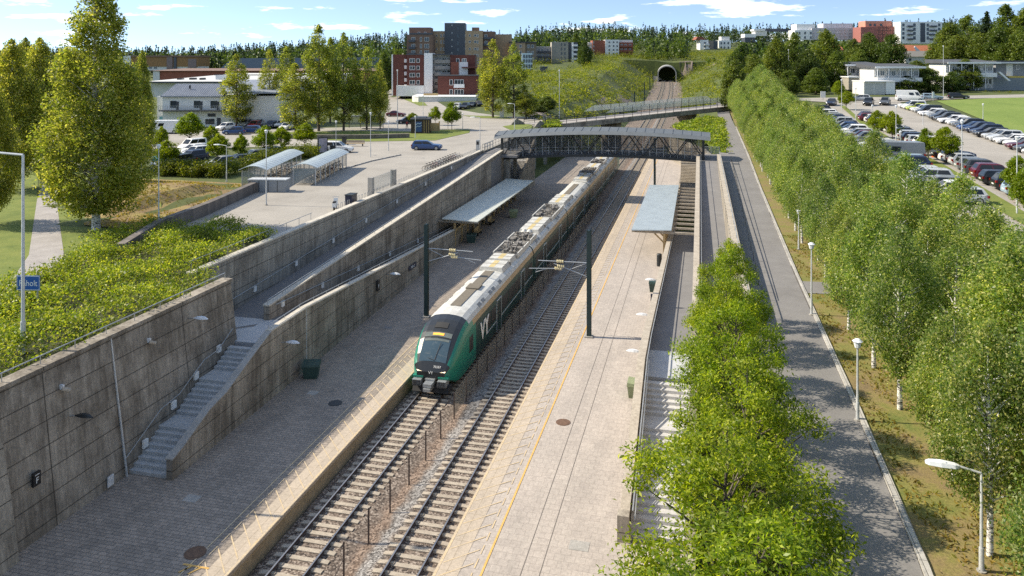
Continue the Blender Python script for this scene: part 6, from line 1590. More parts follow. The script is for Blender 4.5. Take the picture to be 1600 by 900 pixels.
for v in (70,80,90): B.win(824,828,v,v+4.5,3,mull=2); B.win(831,834,v,v+4.5,3); B.win(803,806,v,v+4,2); B.win(812,815,v,v+4,2)
B = Bl('glazed_pavilion','pale blue glazed building with dark windows at the foot of the tan flats', 815, 834, 117, 400)
B.box('wall',815.5,832,83,117,0,9,plain('pale_blue_panel',(.50,.62,.66),.4))
B.wins([818,822,826,829.5],[86,93,101,108],2,4.5,0,frame=M['clad_dark'])
B = Bl('apartment_block','grey-beige panel apartment block with dark balcony corner', 838, 904, 104, 470)
B.box('wall',862,888,65.5,102,0,16,M['grey_beige']); B.box('corner',888,903,66,102,2,14,M['clad_dark']); B.box('white_strip',893.5,896.5,66,98,1.6,1,M['white']); B.box('wing',838,862,73.5,100,5,12,plain('grey_render',(.33,.34,.35),.8)); B.box('wing_roof',838,862.5,72.6,73.6,4.6,13,M['win_frame'])
for v in (68,75,82,89,95.5): B.win(876.8,878,v,v+3.2,0,frame=M['clad_dark']); B.win(882,883.2,v,v+3.2,0,frame=M['clad_dark']); B.balc(896,903,v+4,2,1.2)
for v in (76,84,91): B.wins([841,846,855],[v],3,4.5,5); B.balc(840,861,v+6.2,5,1.4,mat=M['clad_dark'])
B.box('stilts',866,886,102,106,1,12,M['roof_dark'])
B = Bl('garden_shed','small grey shed on the lawn in front of the grey-beige flats', 843, 856, 117, 395); B.box('wall',844,855.5,104.5,117,0,4,M['clad_dark']); B.box('roof',843.3,856.2,103.6,104.8,-.3,4.6,M['zinc'])
B = Bl('apartment_block','red and white apartment block on the hillside left of the tunnel', 918, 994, 92, 540)
B.box('wall',926,945.5,63,93,0,16,M['clad_red_bright']); B.box('white_wall',945.5,967,62,92,-1,16,M['white']); B.box('wall',967.5,990,66,86,3,14,M['clad_red_bright']); B.box('top_floor',968,990,62,66,4,10,M['offwhite']); B.box('wing',920,926,66,90,3,10,M['offwhite'])
for v in (65,71,77,82.5): B.wins([951,957.5,963],[v],1.8,2,-1,frame=M['clad_dark']); B.balc(919,926,v+4.5,3,1.2); B.win(927,928,v,v+2.5,0)
for v in (69,76): B.wins([971,977,984],[v],3,3,3); B.balc(968,990,v+4.4,3,1.3,mat=M['clad_red_bright'])
# --- right skyline
B = Bl('house','white house with red roof and dark side wing above the tunnel slope', 1085, 1126, 84, 620)
B.box('wall',1094,1107,62,84,0,12,M['white']); B.box('wing',1104,1116,63.5,82,2,10,plain('brown_grey_clad',(.25,.21,.18),.8)); B.box('wing',1115,1123,63.5,81,2.5,10,M['clad_dark'])
b = MB(); b.hexa([(B.X(1087),0,B.Z(62)),(B.X(1106),0,B.Z(63)),(B.X(1106),12,B.Z(63)),(B.X(1087),12,B.Z(62)),(B.X(1090),0,B.Z(57.5)),(B.X(1097),0,B.Z(57.5)),(B.X(1097),12,B.Z(57.5)),(B.X(1090),12,B.Z(57.5))]); b.build('roof', M['clad_red_bright'], B.t)
for v in (66,72,78): B.win(1100,1103,v,v+3,0,frame=M['clad_dark']); B.balc(1100,1108,v+4.4,0,1.4)
B = Bl('house','white stepped house right of the red-roofed one, above the tunnel slope', 1122, 1144, 80, 640)
B.box('wall',1123,1142,63,80,0,10,M['white']); B.box('upper',1128,1141,57,63.5,2,8,M['offwhite']); B.wins([1126,1131,1137],[66,73],2,3,0,frame=M['clad_dark'])
B = Bl('house','dark flat-roofed house peeking over the birch tops', 1160, 1206, 66, 640)
B.box('wall',1164,1180,58.5,66,0,10,M['clad_dark']); B.box('fascia',1163.5,1181,53,58.5,-.5,11,M['white']); B.box('upper_roof',1179,1197,45.5,48,2,10,M['white']); B.box('upper_wall',1182,1200,48,56,3,10,M['offwhite']); B.box('link',1198,1242,44.5,49,4,8,M['clad_dark'])
B = Bl('apartment_block','long white apartment block half wrapped in pale scaffold netting on the right skyline', 1240, 1336, 62, 620)
B.box('wall',1241,1268,47,62,-1,14,M['white']); B.box('upper_wall',1246,1275,37.5,48,2,12,M['white']); B.box('netted_wall',1268,1335,43.5,62,0,14,M['net_white']); B.box('netted_upper',1288,1334,36.5,44,2,12,M['net_white'])
B.wins([1243.5,1247.5,1256,1265],[50,57],2.2,3.5,-1,frame=M['clad_dark']); 
b = MB()
for u in range(1270,1336,7): b.box(B.X(u),B.X(u)+.15,-.9,-.75,B.Z(62),B.Z(42))
for v in (42,47,52,57): b.box(B.X(1268),B.X(1335),-.9,-.75,B.Z(v),B.Z(v)+.15)
b.build('scaffold', M['steel'], B.t)
B = Bl('apartment_block','apartment block under construction, wrapped in red netting', 1343, 1414, 66, 600)
B.box('wall',1345,1414,42,66,0,14,M['scaff']); B.box('upper',1354,1395,32.5,42.5,2,12,M['salmon']); B.box('core',1347,1412,43,66,1.0,12,M['clad_red_bright'])
B.wins([1360,1367,1377],[37],3.5,3.5,2,frame=M['clad_red_bright'])
b = MB()
for u in range(1372,1415,6): b.box(B.X(u),B.X(u)+.18,-1.2,-1,B.Z(66),B.Z(40))
for v in (42,48,54,60): b.box(B.X(1370),B.X(1414),-1.2,-1,B.Z(v),B.Z(v)+.18)
b.build('scaffold', M['dark'], B.t)
B = Bl('apartment_block','new white apartment block with grey balconies right of the red netting', 1406, 1474, 68, 590)
B.box('wall',1407,1472,34,68,0,14,M['white']); B.box('dark_strip',1438,1445.5,36,66,-.2,1,M['clad_dark'])
for v in (37,43.5,50,57): B.balc(1417,1426,v+5,0,1.5,mat=M['clad_dark']); B.balc(1452,1463,v+5,0,1.5,mat=M['clad_dark']); B.win(1427,1430.5,v,v+4.5,0,frame=M['clad_dark']); B.win(1448,1451,v,v+4.5,0,frame=M['clad_dark']); B.win(1410,1413,v,v+4,0,frame=M['clad_dark']); B.win(1466,1469,v,v+4,0,frame=M['clad_dark'])
# red roofed houses
def gable(B, u0, u1, ve, vr, y0, dep, mat, along=True):
    b = MB(); a,c = B.X(u0),B.X(u1); e,r = B.Z(ve),B.Z(vr); m = y0+dep/2
    if along: b.add([(a-.4,y0-.5,e),(c+.4,y0-.5,e),(c+.4,y0+dep+.5,e),(a-.4,y0+dep+.5,e),(a-.4,m,r),(c+.4,m,r)],[(0,1,5,4),(2,3,4,5),(0,4,3),(1,2,5),(3,2,1,0)])
    else:
        q = (a+c)/2; b.add([(a-.4,y0-.5,e),(c+.4,y0-.5,e),(c+.4,y0+dep,e),(a-.4,y0+dep,e),(q,y0-.5,r),(q,y0+dep,r)],[(0,3,5,4),(1,4,5,2),(0,4,1),(2,5,3),(3,2,1,0)])
    return b.build('roof', mat, B.t)
B = Bl('house','white house with orange tiled roof behind the row houses, left of two', 1402, 1430, 96, 370); B.box('wall',1404,1430,85,98,0,8,M['white']); gable(B,1402,1432,85,70,0,9,M['roof_tile']); B.wins([1408,1418],[88],4,4,0)
b = MB(); b.box(B.X(1415),B.X(1418),1.2,1.7,B.Z(78.5),B.Z(76.5)); b.build('roof_window', M['win_glass'], B.t)
B = Bl('house','white house with orange tiled roof and white gable, right of two', 1424, 1462, 96, 375); B.box('wall',1426,1460,84,98,2,8,M['white']); gable(B,1424,1463,84,70.5,2,9,M['roof_tile'])
b = MB(); b.add([(B.X(1424),1,B.Z(81)),(B.X(1432),1,B.Z(72)),(B.X(1441),1,B.Z(81)),(B.X(1424),1.4,B.Z(81)),(B.X(1432),1.4,B.Z(72)),(B.X(1441),1.4,B.Z(81))],[(0,2,1),(3,4,5),(0,1,4,3),(1,2,5,4),(0,3,5,2)]); b.build('gable', M['white'], B.t); B.win(1434,1438,88,93,2)
B = Bl('house','low house with grey roof in front of the orange roofs', 1411, 1464, 99, 340); B.box('wall',1415,1462,88,100,0,8,M['offwhite']); gable(B,1411,1464,88.5,79.5,0,8,plain('mossy_grey_roof',(.20,.19,.17),.85)); B.wins([1420,1445,1453],[91],4,4,0)
B = Bl('house','house roof with orange tiles showing between the trees left of the row houses', 1300, 1326, 84, 380); B.box('wall',1303,1318,76,86,0,8,M['brick_brown']); gable(B,1300,1317,78,70,0,9,M['roof_tile'])
# row houses
def rowhouse(u0, u1, vt, vb, d, lab, bays, steps=1):
    B = Bl('row_house', lab, u0, u1, vb, d); sc_ = (vb-vt)/45
    B.box('wall',u0,u1,vt+5,vb,0,9,M['offwhite'])
    b = MB(); a,c = B.X(u0)-.7,B.X(u1)+.7; z = B.Z(vt+5)
    b.hexa([(a,-2.2,z),(c,-2.2,z),(c,10,z),(a,10,z),(a,-2.2,z+.35),(c,-2.2,z+.35),(c,10,z+1.15),(a,10,z+1.15)]); b.build('roof', M['roof_dark'], B.t)
    b = MB(); b.box(a-.03,c+.03,-2.35,-2.2,z-.1,z+.42); b.build('fascia', M['win_frame'], B.t)
    w = (u1-u0)/bays
    for i in range(bays):
        p = u0+i*w
        B.win(p+w*.15,p+w*.44,vt+10*sc_,vt+17*sc_,0,mull=2); B.win(p+w*.54,p+w*.88,vt+10*sc_,vt+17*sc_,0,mull=2)
        B.win(p+w*.2,p+w*.5,vt+30*sc_,vt+38*sc_,0); B.win(p+w*.6,p+w*.85,vt+30*sc_,vt+38*sc_,0)
        B.balc(p+.3,p+w-.3,vt+26*sc_,0,1.9)
        b = MB(); x = B.X(p); b.box(x-.09,x+.09,-2.0,-1.82,0,z); b.build('post', M['win_frame'], B.t)
    return B
rowhouse(1320,1372,97.5,142,226,'white two-storey row house with long balcony, left one behind the garages',3)
rowhouse(1366,1436,101,146,214,'white two-storey row house with long balcony, right one behind the garages',4)
B = rowhouse(1478,1552,94,138,222,'white row house with outside stairs, left of the grey gabled one',4)
b = MB(); b.hexa([(B.X(1552),-2.2,B.Z(112)),(B.X(1556),-2.2,B.Z(112)),(B.X(1572),-2.2,B.Z(126)),(B.X(1568),-2.2,B.Z(126)),(B.X(1552),-1.0,B.Z(112)),(B.X(1556),-1.0,B.Z(112)),(B.X(1572),-1.0,B.Z(126)),(B.X(1568),-1.0,B.Z(126))]); b.build('outside_stairs', M['white'], B.t)
B = Bl('row_house','grey and white flat-roofed row house end at the right edge', 1552, 1612, 138, 226); B.box('wall',1556,1612,99,138,0,9,plain('grey_board',(.27,.28,.30),.8)); B.box('white_panel',1572,1582,100,119,-.1,.3,M['white']); B.box('roof',1550,1614,95,97.2,-2,13,M['roof_dark']); B.box('fascia',1550,1614,97.2,99,-2.2,.3,M['win_frame']); B.win(1588,1592,102,108,0); B.box('awning',1570,1602,118.6,121.5,-2,2,plain('yellow_awning',(.62,.45,.10),.7))
B = Bl('garage','white garage block with pale doors beside the right car park', 1350, 1398, 148, 206); B.box('wall',1350,1382.5,128,148,0,7,M['offwhite']); B.box('wall',1383,1397,127.5,147,-.5,7,M['white']); B.box('roof_edge',1349.5,1398,126.5,128,-.7,8,M['win_frame'])
for u in (1352,1367): B.box('garage_door',u,u+13,131,147.6,-.05,.06,plain('door_grey',(.52,.52,.50),.7))
B = Bl('garage','small grey shed left of the white garages', 1325, 1345, 140, 218); B.box('wall',1326,1342,121,140,0,5,M['grey_beige']); B.box('roof',1325,1343.5,119.6,121.2,-.4,6,M['win_frame'])
B = Bl('board_fence','long grey board fence behind the field road', 1513, 1620, 142, 222, cat='fence'); B.box('boards',1516,1625,122,142,0,.3,plain('grey_fence_boards',(.20,.225,.24),.8)); B.box('post',1523,1524.4,121,142,-.15,.3,M['win_frame']); B.box('post',1527.5,1529,121,142,-.15,.3,M['win_frame'])
# --- left side
B = Bl('shop_building','white two-storey building with grey sheet roof and balcony gallery', 235, 440, 200, 162)
B.box('wall',254,438,150,200,0,14,M['white']); B.box('wing',232,256,152,198,4,12,M['offwhite'])
b = MB(); b.hexa([(B.X(252.5),-.6,B.Z(151.5)),(B.X(352),-.6,B.Z(151.5)),(B.X(352),7,B.Z(134.5)),(B.X(252.5),7,B.Z(134.5)),(B.X(252.5),-.6,B.Z(150)),(B.X(352),-.6,B.Z(150)),(B.X(352),7,B.Z(132.5)),(B.X(252.5),7,B.Z(132.5))])
for i in range(34): x = B.X(253.2+i*2.98); b.hexa([(x,-.6,B.Z(150)),(x+.08,-.6,B.Z(150)),(x+.08,7,B.Z(132.5)),(x,7,B.Z(132.5)),(x,-.6,B.Z(150)+.08),(x+.08,-.6,B.Z(150)+.08),(x+.08,7,B.Z(132.5)+.08),(x,7,B.Z(132.5)+.08)])
b.build('roof', M['roof_grey'], B.t)
b = MB(); b.hexa([(B.X(345),-1,B.Z(146)),(B.X(440),-1,B.Z(146)),(B.X(440),14,B.Z(130)),(B.X(345),14,B.Z(130)),(B.X(345),-1,B.Z(144)),(B.X(440),-1,B.Z(144)),(B.X(440),14,B.Z(127)),(B.X(345),14,B.Z(127))]); b.build('roof', M['roof_grey'], B.t)
B.box('gallery',253,352,171.6,173.4,-1.6,1.6,M['roof_dark']); 
b = MB(); b.box(B.X(253),B.X(352),-1.6,-1.55,B.Z(172)+.95,B.Z(172)+1.0)
for i in range(36): x = B.X(253+i*2.8); b.box(x,x+.05,-1.6,-1.55,B.Z(172),B.Z(172)+1)
b.build('railing', M['steel'], B.t)
for u in (267,304,330): B.win(u,u+8,158.5,167.5,0,mull=2,frame=M['roof_dark']); B.box('door',u+8,u+12.5,158.5,172,-.06,.08,M['roof_dark'])
B.win(322,327,187,193,0,frame=M['roof_dark']); B.win(328.5,334,186.5,193,0,frame=M['roof_dark']); B.box('door',339,345,184,199,-.06,.08,M['roof_dark']); B.box('sign_board',325,337,177.5,182,-.2,.2,M['roof_dark']); B.box('sign_board',289,293,177.5,180,-.1,.12,M['wood']); B.box('shop_window',236,254,184,197,3.9,.2,M['teal'] if 'teal' in M else plain('shop_glass',(.10,.26,.30),.2))
B.box('flue',286,287.5,134,139.5,3,.5,M['dark'])
B = Bl('shopping_hall','large low hall with pale flat roof and rooftop air units behind the white building', 232, 470, 150, 215)
B.box('wall',236,470,128,152,0,60,M['offwhite']); 
b = MB(); b.hexa([(B.X(233),-2,B.Z(128)),(B.X(470),-2,B.Z(128)),(B.X(470),70,B.Z(128)),(B.X(233),70,B.Z(128)),(B.X(233),-2,B.Z(127)),(B.X(470),-2,B.Z(127)),(B.X(470),70,B.Z(121)),(B.X(233),70,B.Z(121))]); b.build('roof', M['roof_white'], B.t)
B.box('roof_edge',232,470,127,129.5,-2.2,.4,M['roof_dark']); B.box('roof_edge',248,470,120.8,122.4,40,.4,M['roof_dark'])
for u,w,h in ((313,18,8),(338,10,12),(252,5,3),(272,6,4),(291,4,4)): B.box('roof_unit',u,u+w,127-h,127.5,8+u%5,3,M['steel_pale'] if w > 6 else M['dark'])
B = Bl('shopping_hall','long red-brown low hall with grey end roof, behind the rooftop air units', 236, 612, 128, 330); B.box('wall',240,600,111,130,0,30,M['clad_red_bright']); B.box('wall',240,250,111,130,-.5,4,M['offwhite'])
b = MB(); b.hexa([(B.X(238),-1,B.Z(111)),(B.X(602),-1,B.Z(111)),(B.X(602),32,B.Z(111)),(B.X(238),32,B.Z(111)),(B.X(238),-1,B.Z(110.4)),(B.X(602),-1,B.Z(110.4)),(B.X(602),32,B.Z(108)),(B.X(238),32,B.Z(108))]); b.build('roof', M['brick_brown'], B.t)
B = Bl('sports_hall','sports hall with broad curved slate-blue roof', 336, 600, 116, 420)
b = MB(); n = 10; pf = []
for i in range(n+1): t_ = i/n; pf.append((B.X(338)+ (B.X(372)-B.X(338))*t_, B.Z(114)+(B.Z(91)-B.Z(114))*math.sin(t_*math.pi/2)))
pf += [(B.X(598),B.Z(89.5)),(B.X(604),B.Z(114))]
b.extr(pf, 'y', 0, 45); b.build('roof', plain('slate_blue_roof',(.13,.165,.22),.5,0,.06,.2), B.t)
B.box('wall',352,598,112,120,-.5,40,M['clad_red'])
B = Bl('school_building','wood-clad building with white base and flat roof in front of the far wood', 196, 312, 110, 500)
B.box('wall',204,309,89,104,0,20,M['wood_clad']); B.box('base',204,309,104,110,.5,18,M['offwhite']); B.box('white_end',194,205,87,103,-1,20,M['white']); B.box('roof',203,310,86.6,89,-.8,22,M['brick_brown']); B.box('stair_core',261,270,88,108,-.6,4,plain('mauve_panel',(.23,.17,.16),.8)); B.box('glass_core',272,276,87.5,108,-.5,3,M['clad_dark']); B.box('panel',294,307,92,106,-.3,1,plain('mauve_panel',(.23,.17,.16),.8)); B.wins([208,216,232,240],[104.5],5,3,.5)
# kiosk
B = Bl('kiosk','small dark timber kiosk with flat round-cornered roof on the grass island', 641, 672, 208.5, 147)
B.box('wall',642,671,187,208.5,0,3.6,plain('charred_wood',(.055,.038,.028),.8)); B.box('roof',641.3,671.8,185,187.4,-.3,4.3,M['roof_dark']); B.box('roof_dome',649,665,183.4,185,.6,2.4,M['zinc'])
b = MB(); b.box(B.X(649.5),B.X(659),-.04,.0,B.Z(206),B.Z(190)); b.build('poster_window', plain('poster_blue',(.03,.08,.22),.3), B.t); b = MB(); b.path([(B.X(649.8),-.06,B.Z(195)),(B.X(653),-.06,B.Z(192.5)),(B.X(656),-.06,B.Z(193.5)),(B.X(659),-.06,B.Z(191.5))],.07,5); b.path([(B.X(649.8),-.06,B.Z(199)),(B.X(653),-.06,B.Z(196.8)),(B.X(656),-.06,B.Z(197.8)),(B.X(659),-.06,B.Z(195.5))],.05,5); b.build('wave_motif', M['lightb'] if 'lightb' in M else plain('pale_blue_motif',(.45,.60,.70),.5), B.t)
for i in range(6): B.box('batten',660.5+i*1.8,661.3+i*1.8,187.6,208.3,-.07,.08,M['wood'] if i%2 else plain('dark_batten',(.10,.07,.05),.8))
B = Bl('timber_screen','low tan timber screen beside the dark kiosk', 671, 686, 205, 148, cat='fence'); B.box('boards',671.5,685.5,192.5,205,.5,.2,M['wood']); B.box('boards',685.2,686,190,205,.2,1.6,M['wood'])
# ================================================================= STREET FURNITURE
def lamp(x, y, z, h, lab, arm=(-1.0,0), head='box', r=.07, grp=None):
    t = thing('street_lamp', lab, 'street lamp', (x,y,z), 0, grp)
    b = MB(); b.tube((0,0,0),(0,0,min(1.6,h*.25)),r*1.35,10); b.tube((0,0,min(1.6,h*.25)),(0,0,h),r,8,r*.7); b.build('pole', M['steel_pale'], t)
    b = MB(); b.disc((0,0),r*2.6,0,.06,10); b.build('base_plate', M['concrete'], t)
    ax,ay = arm; L = math.hypot(ax,ay)
    if L > 0:
        b = MB(); b.tube((0,0,h),(ax,ay,h+.1),r*.65,6); b.build('arm', M['steel_pale'], t)
        ux,uy = ax/L, ay/L; b = MB(); P_ = []
        for s,w,hh in ((0,.06,.05),(.1,.12,.07),(.45,.15,.09),(.75,.12,.07),(.85,.05,.04)):
            cx,cy = ax+ux*s, ay+uy*s; P_ += [(cx-uy*w,cy+ux*w,h+.06),(cx+uy*w,cy-ux*w,h+.06),(cx+uy*w*.7,cy-ux*w*.7,h+.08+hh),(cx-uy*w*.7,cy+ux*w*.7,h+.08+hh)]
        b.v = P_
        for i in range(4):
            for j in range(4): a = i*4+j; c = i*4+(j+1)%4; b.f.append((a,c,c+4,a+4)); b.m.append(0)
        b.f += [(3,2,1,0),(16,17,18,19)]; b.m += [0,0]; b.build('lamp_head', M['lampwhite'], t)
    else:
        b = MB(); b.tube((0,0,h),(0,0,h+.25),.11,8,.16); b.tube((0,0,h+.25),(0,0,h+.34),.2,10,.08); b.build('lamp_head', M['lampwhite'], t)
    return t
def lampuv(u, v, vt, lab, z=None, arm=(0,0), r=.07):
    x,y,z = gp(u,v,z) if z is not None else gph(u,v); d = to_rd(x,y)[1]; return lamp(x,y,z,(v-vt)*d/F-.2,lab,arm,r=r)
lamp(-31.4,30.4,7.3,9.55,'tall grey street lamp with square arm rising from the shrub bed at the left',(-1.15,-.25),r=.085)
lampuv(248,362,228,'thin lamp post at the granite wall beside the straw bank',7.4,r=.05)
lampuv(354,284,225,'thin lamp post between straw bank and hedge',7.5,(-.8,0),.05)
lampuv(416,320,205,'thin lamp post left of the bike shelters',7.4,(0,0),.05)
lampuv(525,242,190,'thin post beside the white SUV',7.3,(0,0),.045)
lampuv(579,246,177,'lamp post on the traffic island in the forecourt',7.3,(0,0),.05)
lampuv(607,236,190,'signpost with small yellow badge, left of the blue estate car',7.3,(0,0),.05)
lampuv(649,216,182,'pale lamp post in front of the kiosk',7.3,(0,0),.06)
lampuv(621,200,110,'tall dark pole at the street junction left of the kiosk',7.3,(0,0),.09)
lampuv(661,182,150,'thin lamp post on the kerb below the white podium',7.4,(0,0),.06)
lampuv(723,203,178,'lamp post with dark head on the grass island',7.3,(0,0),.05)
lampuv(750,240,182,'street lamp with short arm at the forecourt end of the grey wall',7.3,(-.7,0),.06)
lampuv(804,203,161,'street lamp at the road by the green island, left of the footbridge roof',7.4,(-.6,0),.06)
lampuv(874,185,110,'tall thin pole on the slope behind the road bridge',7.8,(0,0),.08)
for u,v,vt,lab,arm in ((1340,657,535,'path lamp with white oval head, second from the front among the birches',(0,0)),(1268,492,383,'slim grey path lamp beside the side path under the birches',(0,0)),(1248,390,330,'slim grey path lamp furthest along the birch row',(0,0))):
    lampuv(u,v,vt,lab,7.18,arm,.05)
lamp(7.6,24.0,7.15,2.75,'path lamp with big white oval head at the front of the birch row',(-.55,.05),r=.05)
for u,v,vt,lab in ((1232,146,78,'tall pale pole in front of the dark trees behind the birches'),(1315,175,125,'car park lamp with cross head at the far end of the green strip'),(1337,192,138,'car park lamp with cross head beside the maroon car'),(1363,212,165,'short lamp post in the green strip between two maples'),(1400,228,166,'lamp post in the green strip right of the two maples'),(1442,196,178,'thin post at the edge of the field car row'),(1474,150,72,'tall pale mast between the two leafy bushes'),(1503,290,190,'lamp post in the green strip beside the black SUVs'),(1536,190,163,'white post at the edge of the green field'),(1503,218,188,'thin post in front of the navy cars by the field'),(1589,336,215,'lamp post at the right edge beside the orange car'),(1407,241,206,'white marker post by the silver car in the strip')):
    lampuv(u,v,vt,lab,None,(0,0),.055)
# town sign
t = thing('town_sign','blue place sign with white lettering Råholt beside the footpath','sign',(-36.2,35.4,7.3),TH-.05); t.scale = (.78,.78,.9)
b = MB(); b.box(-.85,.85,-.03,.03,1.45,2.35); b.build('board', M['blue'], t)
b = MB(); b.box(-.83,.83,-.034,-.031,1.47,1.50); b.box(-.83,.83,-.034,-.031,2.30,2.33); b.box(-.83,-.80,-.034,-.031,1.5,2.3); b.box(.80,.83,-.034,-.031,1.5,2.3); b.build('border', M['text_w'], t)
txt('Råholt',.52,M['text_w'],t,(0,-.04,1.88),(R(90),0,0))
for x in (-.65,.65): b = MB(); b.tube((x,.04,0),(x,.04,1.45),.06); b.build('post', M['steel'], t)
# granite wall along the forecourt
b = MB(); p = [(-40.2,47.5),(-42.3,54.3),(-43.3,62.0),(-45.6,73.2),(-43.0,75.0)]
b.wall([(x,y,7.0,8.15+ (.25 if i in (1,2,3) else 0)) for i,(x,y) in enumerate(p)], .6); solo(b,'granite_wall',M['stone'],'low granite block wall holding the straw bank beside the forecourt','wall',(-43,62,7.3))
b = MB(); b.wall([(x,y,7.2,7.75) for x,y in pix([(420,258),(440,250),(505,240)])], .5); solo(b,'granite_wall',M['stone'],'low dark stone wall at the foot of the hedge behind the bike shelters','wall',(*pix([(440,250)])[0],7.2))
b = MB(); b.wall([(x,y,7.3,8.1) for x,y in pix([(415,217),(500,218),(560,218),(640,216)])], .9); solo(b,'stone_wall',M['rough_stone'],'low rough stone wall under the street birches','wall',(*pix([(500,218)])[0],7.3))
b = MB(); b.wall([(x,y,7.3,7.5) for x,y in pix([(542,264),(580,253),(627,243)])], .25); struct(b,'kerb',M['kerb'])
# grey metal cabinet
x,y,_ = gp(388,301,7.3); t = thing('storage_box','long grey metal storage box in front of the bike shelters','box',(x,y,7.36),TH-.05)
b = MB(); b.box(0,4.0,0,1.3,0,1.25); b.build('body', plain('grey_sheet',(.30,.32,.335),.6,.1,.06), t); b = MB(); b.box(-.08,4.08,-.08,1.38,1.25,1.36); b.build('lid', M['steel_pale'], t)
for q in range(4): b = MB(); b.box(.15+q*.98,.20+q*.98,-.02,.0,.05,1.2); b.build('seam', M['dark'], t)
# hoop rails along the wall top
t = thing('bike_hoop_rail','row of low metal bicycle hoops along the top of the grey wall','bike rack',(-32.6,80,7.36))
y = 66.0
while y < 112:
    b = MB(); b.path([(-32.75,y,7.36),(-32.75,y,7.95),(-32.75,y+.35,7.95),(-32.75,y+.35,7.36)],.025,4); wbuild(b,'hoop',M['steel'],t); y += .75
b = MB(); b.tube((-32.75,66,7.45),(-32.75,112,7.45),.03,5); wbuild(b,'rail',M['steel'],t)
t = thing('guard_rail','thin metal handrail along the forecourt edge, above the upper ramp','railing',(-32.3,52,7.7))
b = MB(); b.path([(-32.3,44,8.25),(-32.35,60.5,8.25)],.025,5)
wbuild(b,'rail',M['steel'],t)
for i in range(9): b = MB(); b.tube((-32.3,44.2+2*i,7.3),(-32.3,44.2+2*i,8.25),.02,5); wbuild(b,'post',M['steel'],t)
x,y,_ = gp(598,306,7.3); 
t = thing('glass_screen','glass wind screen between two grey concrete posts on the wall top','screen',(-32.9,77,7.3))
b = MB(); b.box(-33.1,-32.6,73.6,74.1,7.3,9.3); wbuild(b,'post',M['concrete'],t); b = MB(); b.box(-33.1,-32.6,79.6,80.1,7.3,9.3); wbuild(b,'post',M['concrete'],t)
b = MB(); b.box(-32.87,-32.83,74.1,79.6,7.7,9.2); wbuild(b,'glass_pane',M['pane_clear'],t)
t = thing('scooter','white motor scooter with dark seat on the wall top beside the glass screen','scooter',(-33.2,66.5,7.36),1.9)
for xx in (-.6,.6): b = MB(); b.tube((xx,-.06,.22),(xx,.06,.22),.22,12); b.build('wheel',M['tyre'],t)
b = MB(); b.hexa([(-.75,-.18,.3),(.3,-.18,.3),(.3,.18,.3),(-.75,.18,.3),(-.7,-.16,.72),(.0,-.15,.66),(.0,.15,.66),(-.7,.16,.72)]); b.hexa([(.3,-.2,.3),(.5,-.2,.3),(.5,.2,.3),(.3,.2,.3),(.48,-.18,1.0),(.6,-.18,1.0),(.6,.18,1.0),(.48,.18,1.0)]); b.build('body',M['white'],t)
b = MB(); b.box(-.7,.02,-.14,.14,.72,.82); b.build('seat',M['black'],t); b = MB(); b.tube((.55,-.3,1.1),(.55,.3,1.1),.025); b.tube((.55,0,1.0),(.6,0,.3),.03); b.build('handlebar',M['steel'],t)
t = thing('utility_box','small navy cabinet beside the white scooter on the wall top','box',(-32.9,69.3,7.36)); b = MB(); b.box(-.35,.35,-.6,.6,0,.95); b.build('cabinet',M['navy'],t); b = MB(); b.box(-.4,.4,-.65,.65,.95,1.02); b.build('lid',M['dark'],t)
# bench, bins, advert column by the white SUV
x,y,_ = gp(555,229,7.3); t = thing('bench','brown slatted bench beyond the white SUV on the forecourt','bench',(x,y,7.36),TH)
b = MB(); b.box(-1.5,1.5,-.25,.25,.42,.5); b.build('seat',M['wood'],t); b = MB(); b.box(-1.5,1.5,.22,.3,.55,.95); b.build('backrest',M['timber_weathered'],t)
for q in (-1.2,1.2): b = MB(); b.box(q-.06,q+.06,-.2,.25,0,.42); b.build('leg',M['dark'],t)
for u,v,lab in ((538,226,'dark litter bin left of the brown bench'),(520,242,'dark litter bin in front of the white SUV')):
    x,y,_ = gp(u,v,7.3); t = thing('litter_bin',lab,'bin',(x,y,7.36)); b = MB(); b.prism([(-.3,-.3),(.3,-.3),(.3,.3),(-.3,.3)],0,1.25); b.build('body',M['dark'],t); b = MB(); b.box(-.34,.34,-.34,.34,1.25,1.34); b.build('lid',M['black'],t)
x,y,_ = gp(504,242,7.3); t = thing('advert_column','dark framed poster stand at the hedge end beside the white SUV','sign',(x,y,7.36),TH+.6)
b = MB(); b.box(-.75,.75,-.12,.12,0,2.6); b.build('frame',M['dark'],t); b = MB(); b.box(-.62,.62,-.135,-.121,.35,2.4); b.build('poster',plain('faded_poster',(.35,.33,.38),.6,0,.35,2),t)
x,y,_ = gp(249,262,7.3); t = thing('waste_container','teal waste container at the corner of the left car park','container',(x,y,7.36),TH); b = MB(); b.hexa([(-.6,-.5,.1),(.6,-.5,.1),(.6,.5,.1),(-.6,.5,.1),(-.75,-.6,1.2),(.75,-.6,1.2),(.75,.6,1.2),(-.75,.6,1.2)]); b.build('body',plain('teal_plastic',(.02,.20,.24),.5),t); b = MB(); b.hexa([(-.78,-.62,1.2),(.78,-.62,1.2),(.78,.62,1.2),(-.78,.62,1.2),(-.7,-.3,1.42),(.7,-.3,1.42),(.7,.5,1.42),(-.7,.5,1.42)]); b.build('lid',plain('teal_lid',(.03,.24,.28),.5),t)
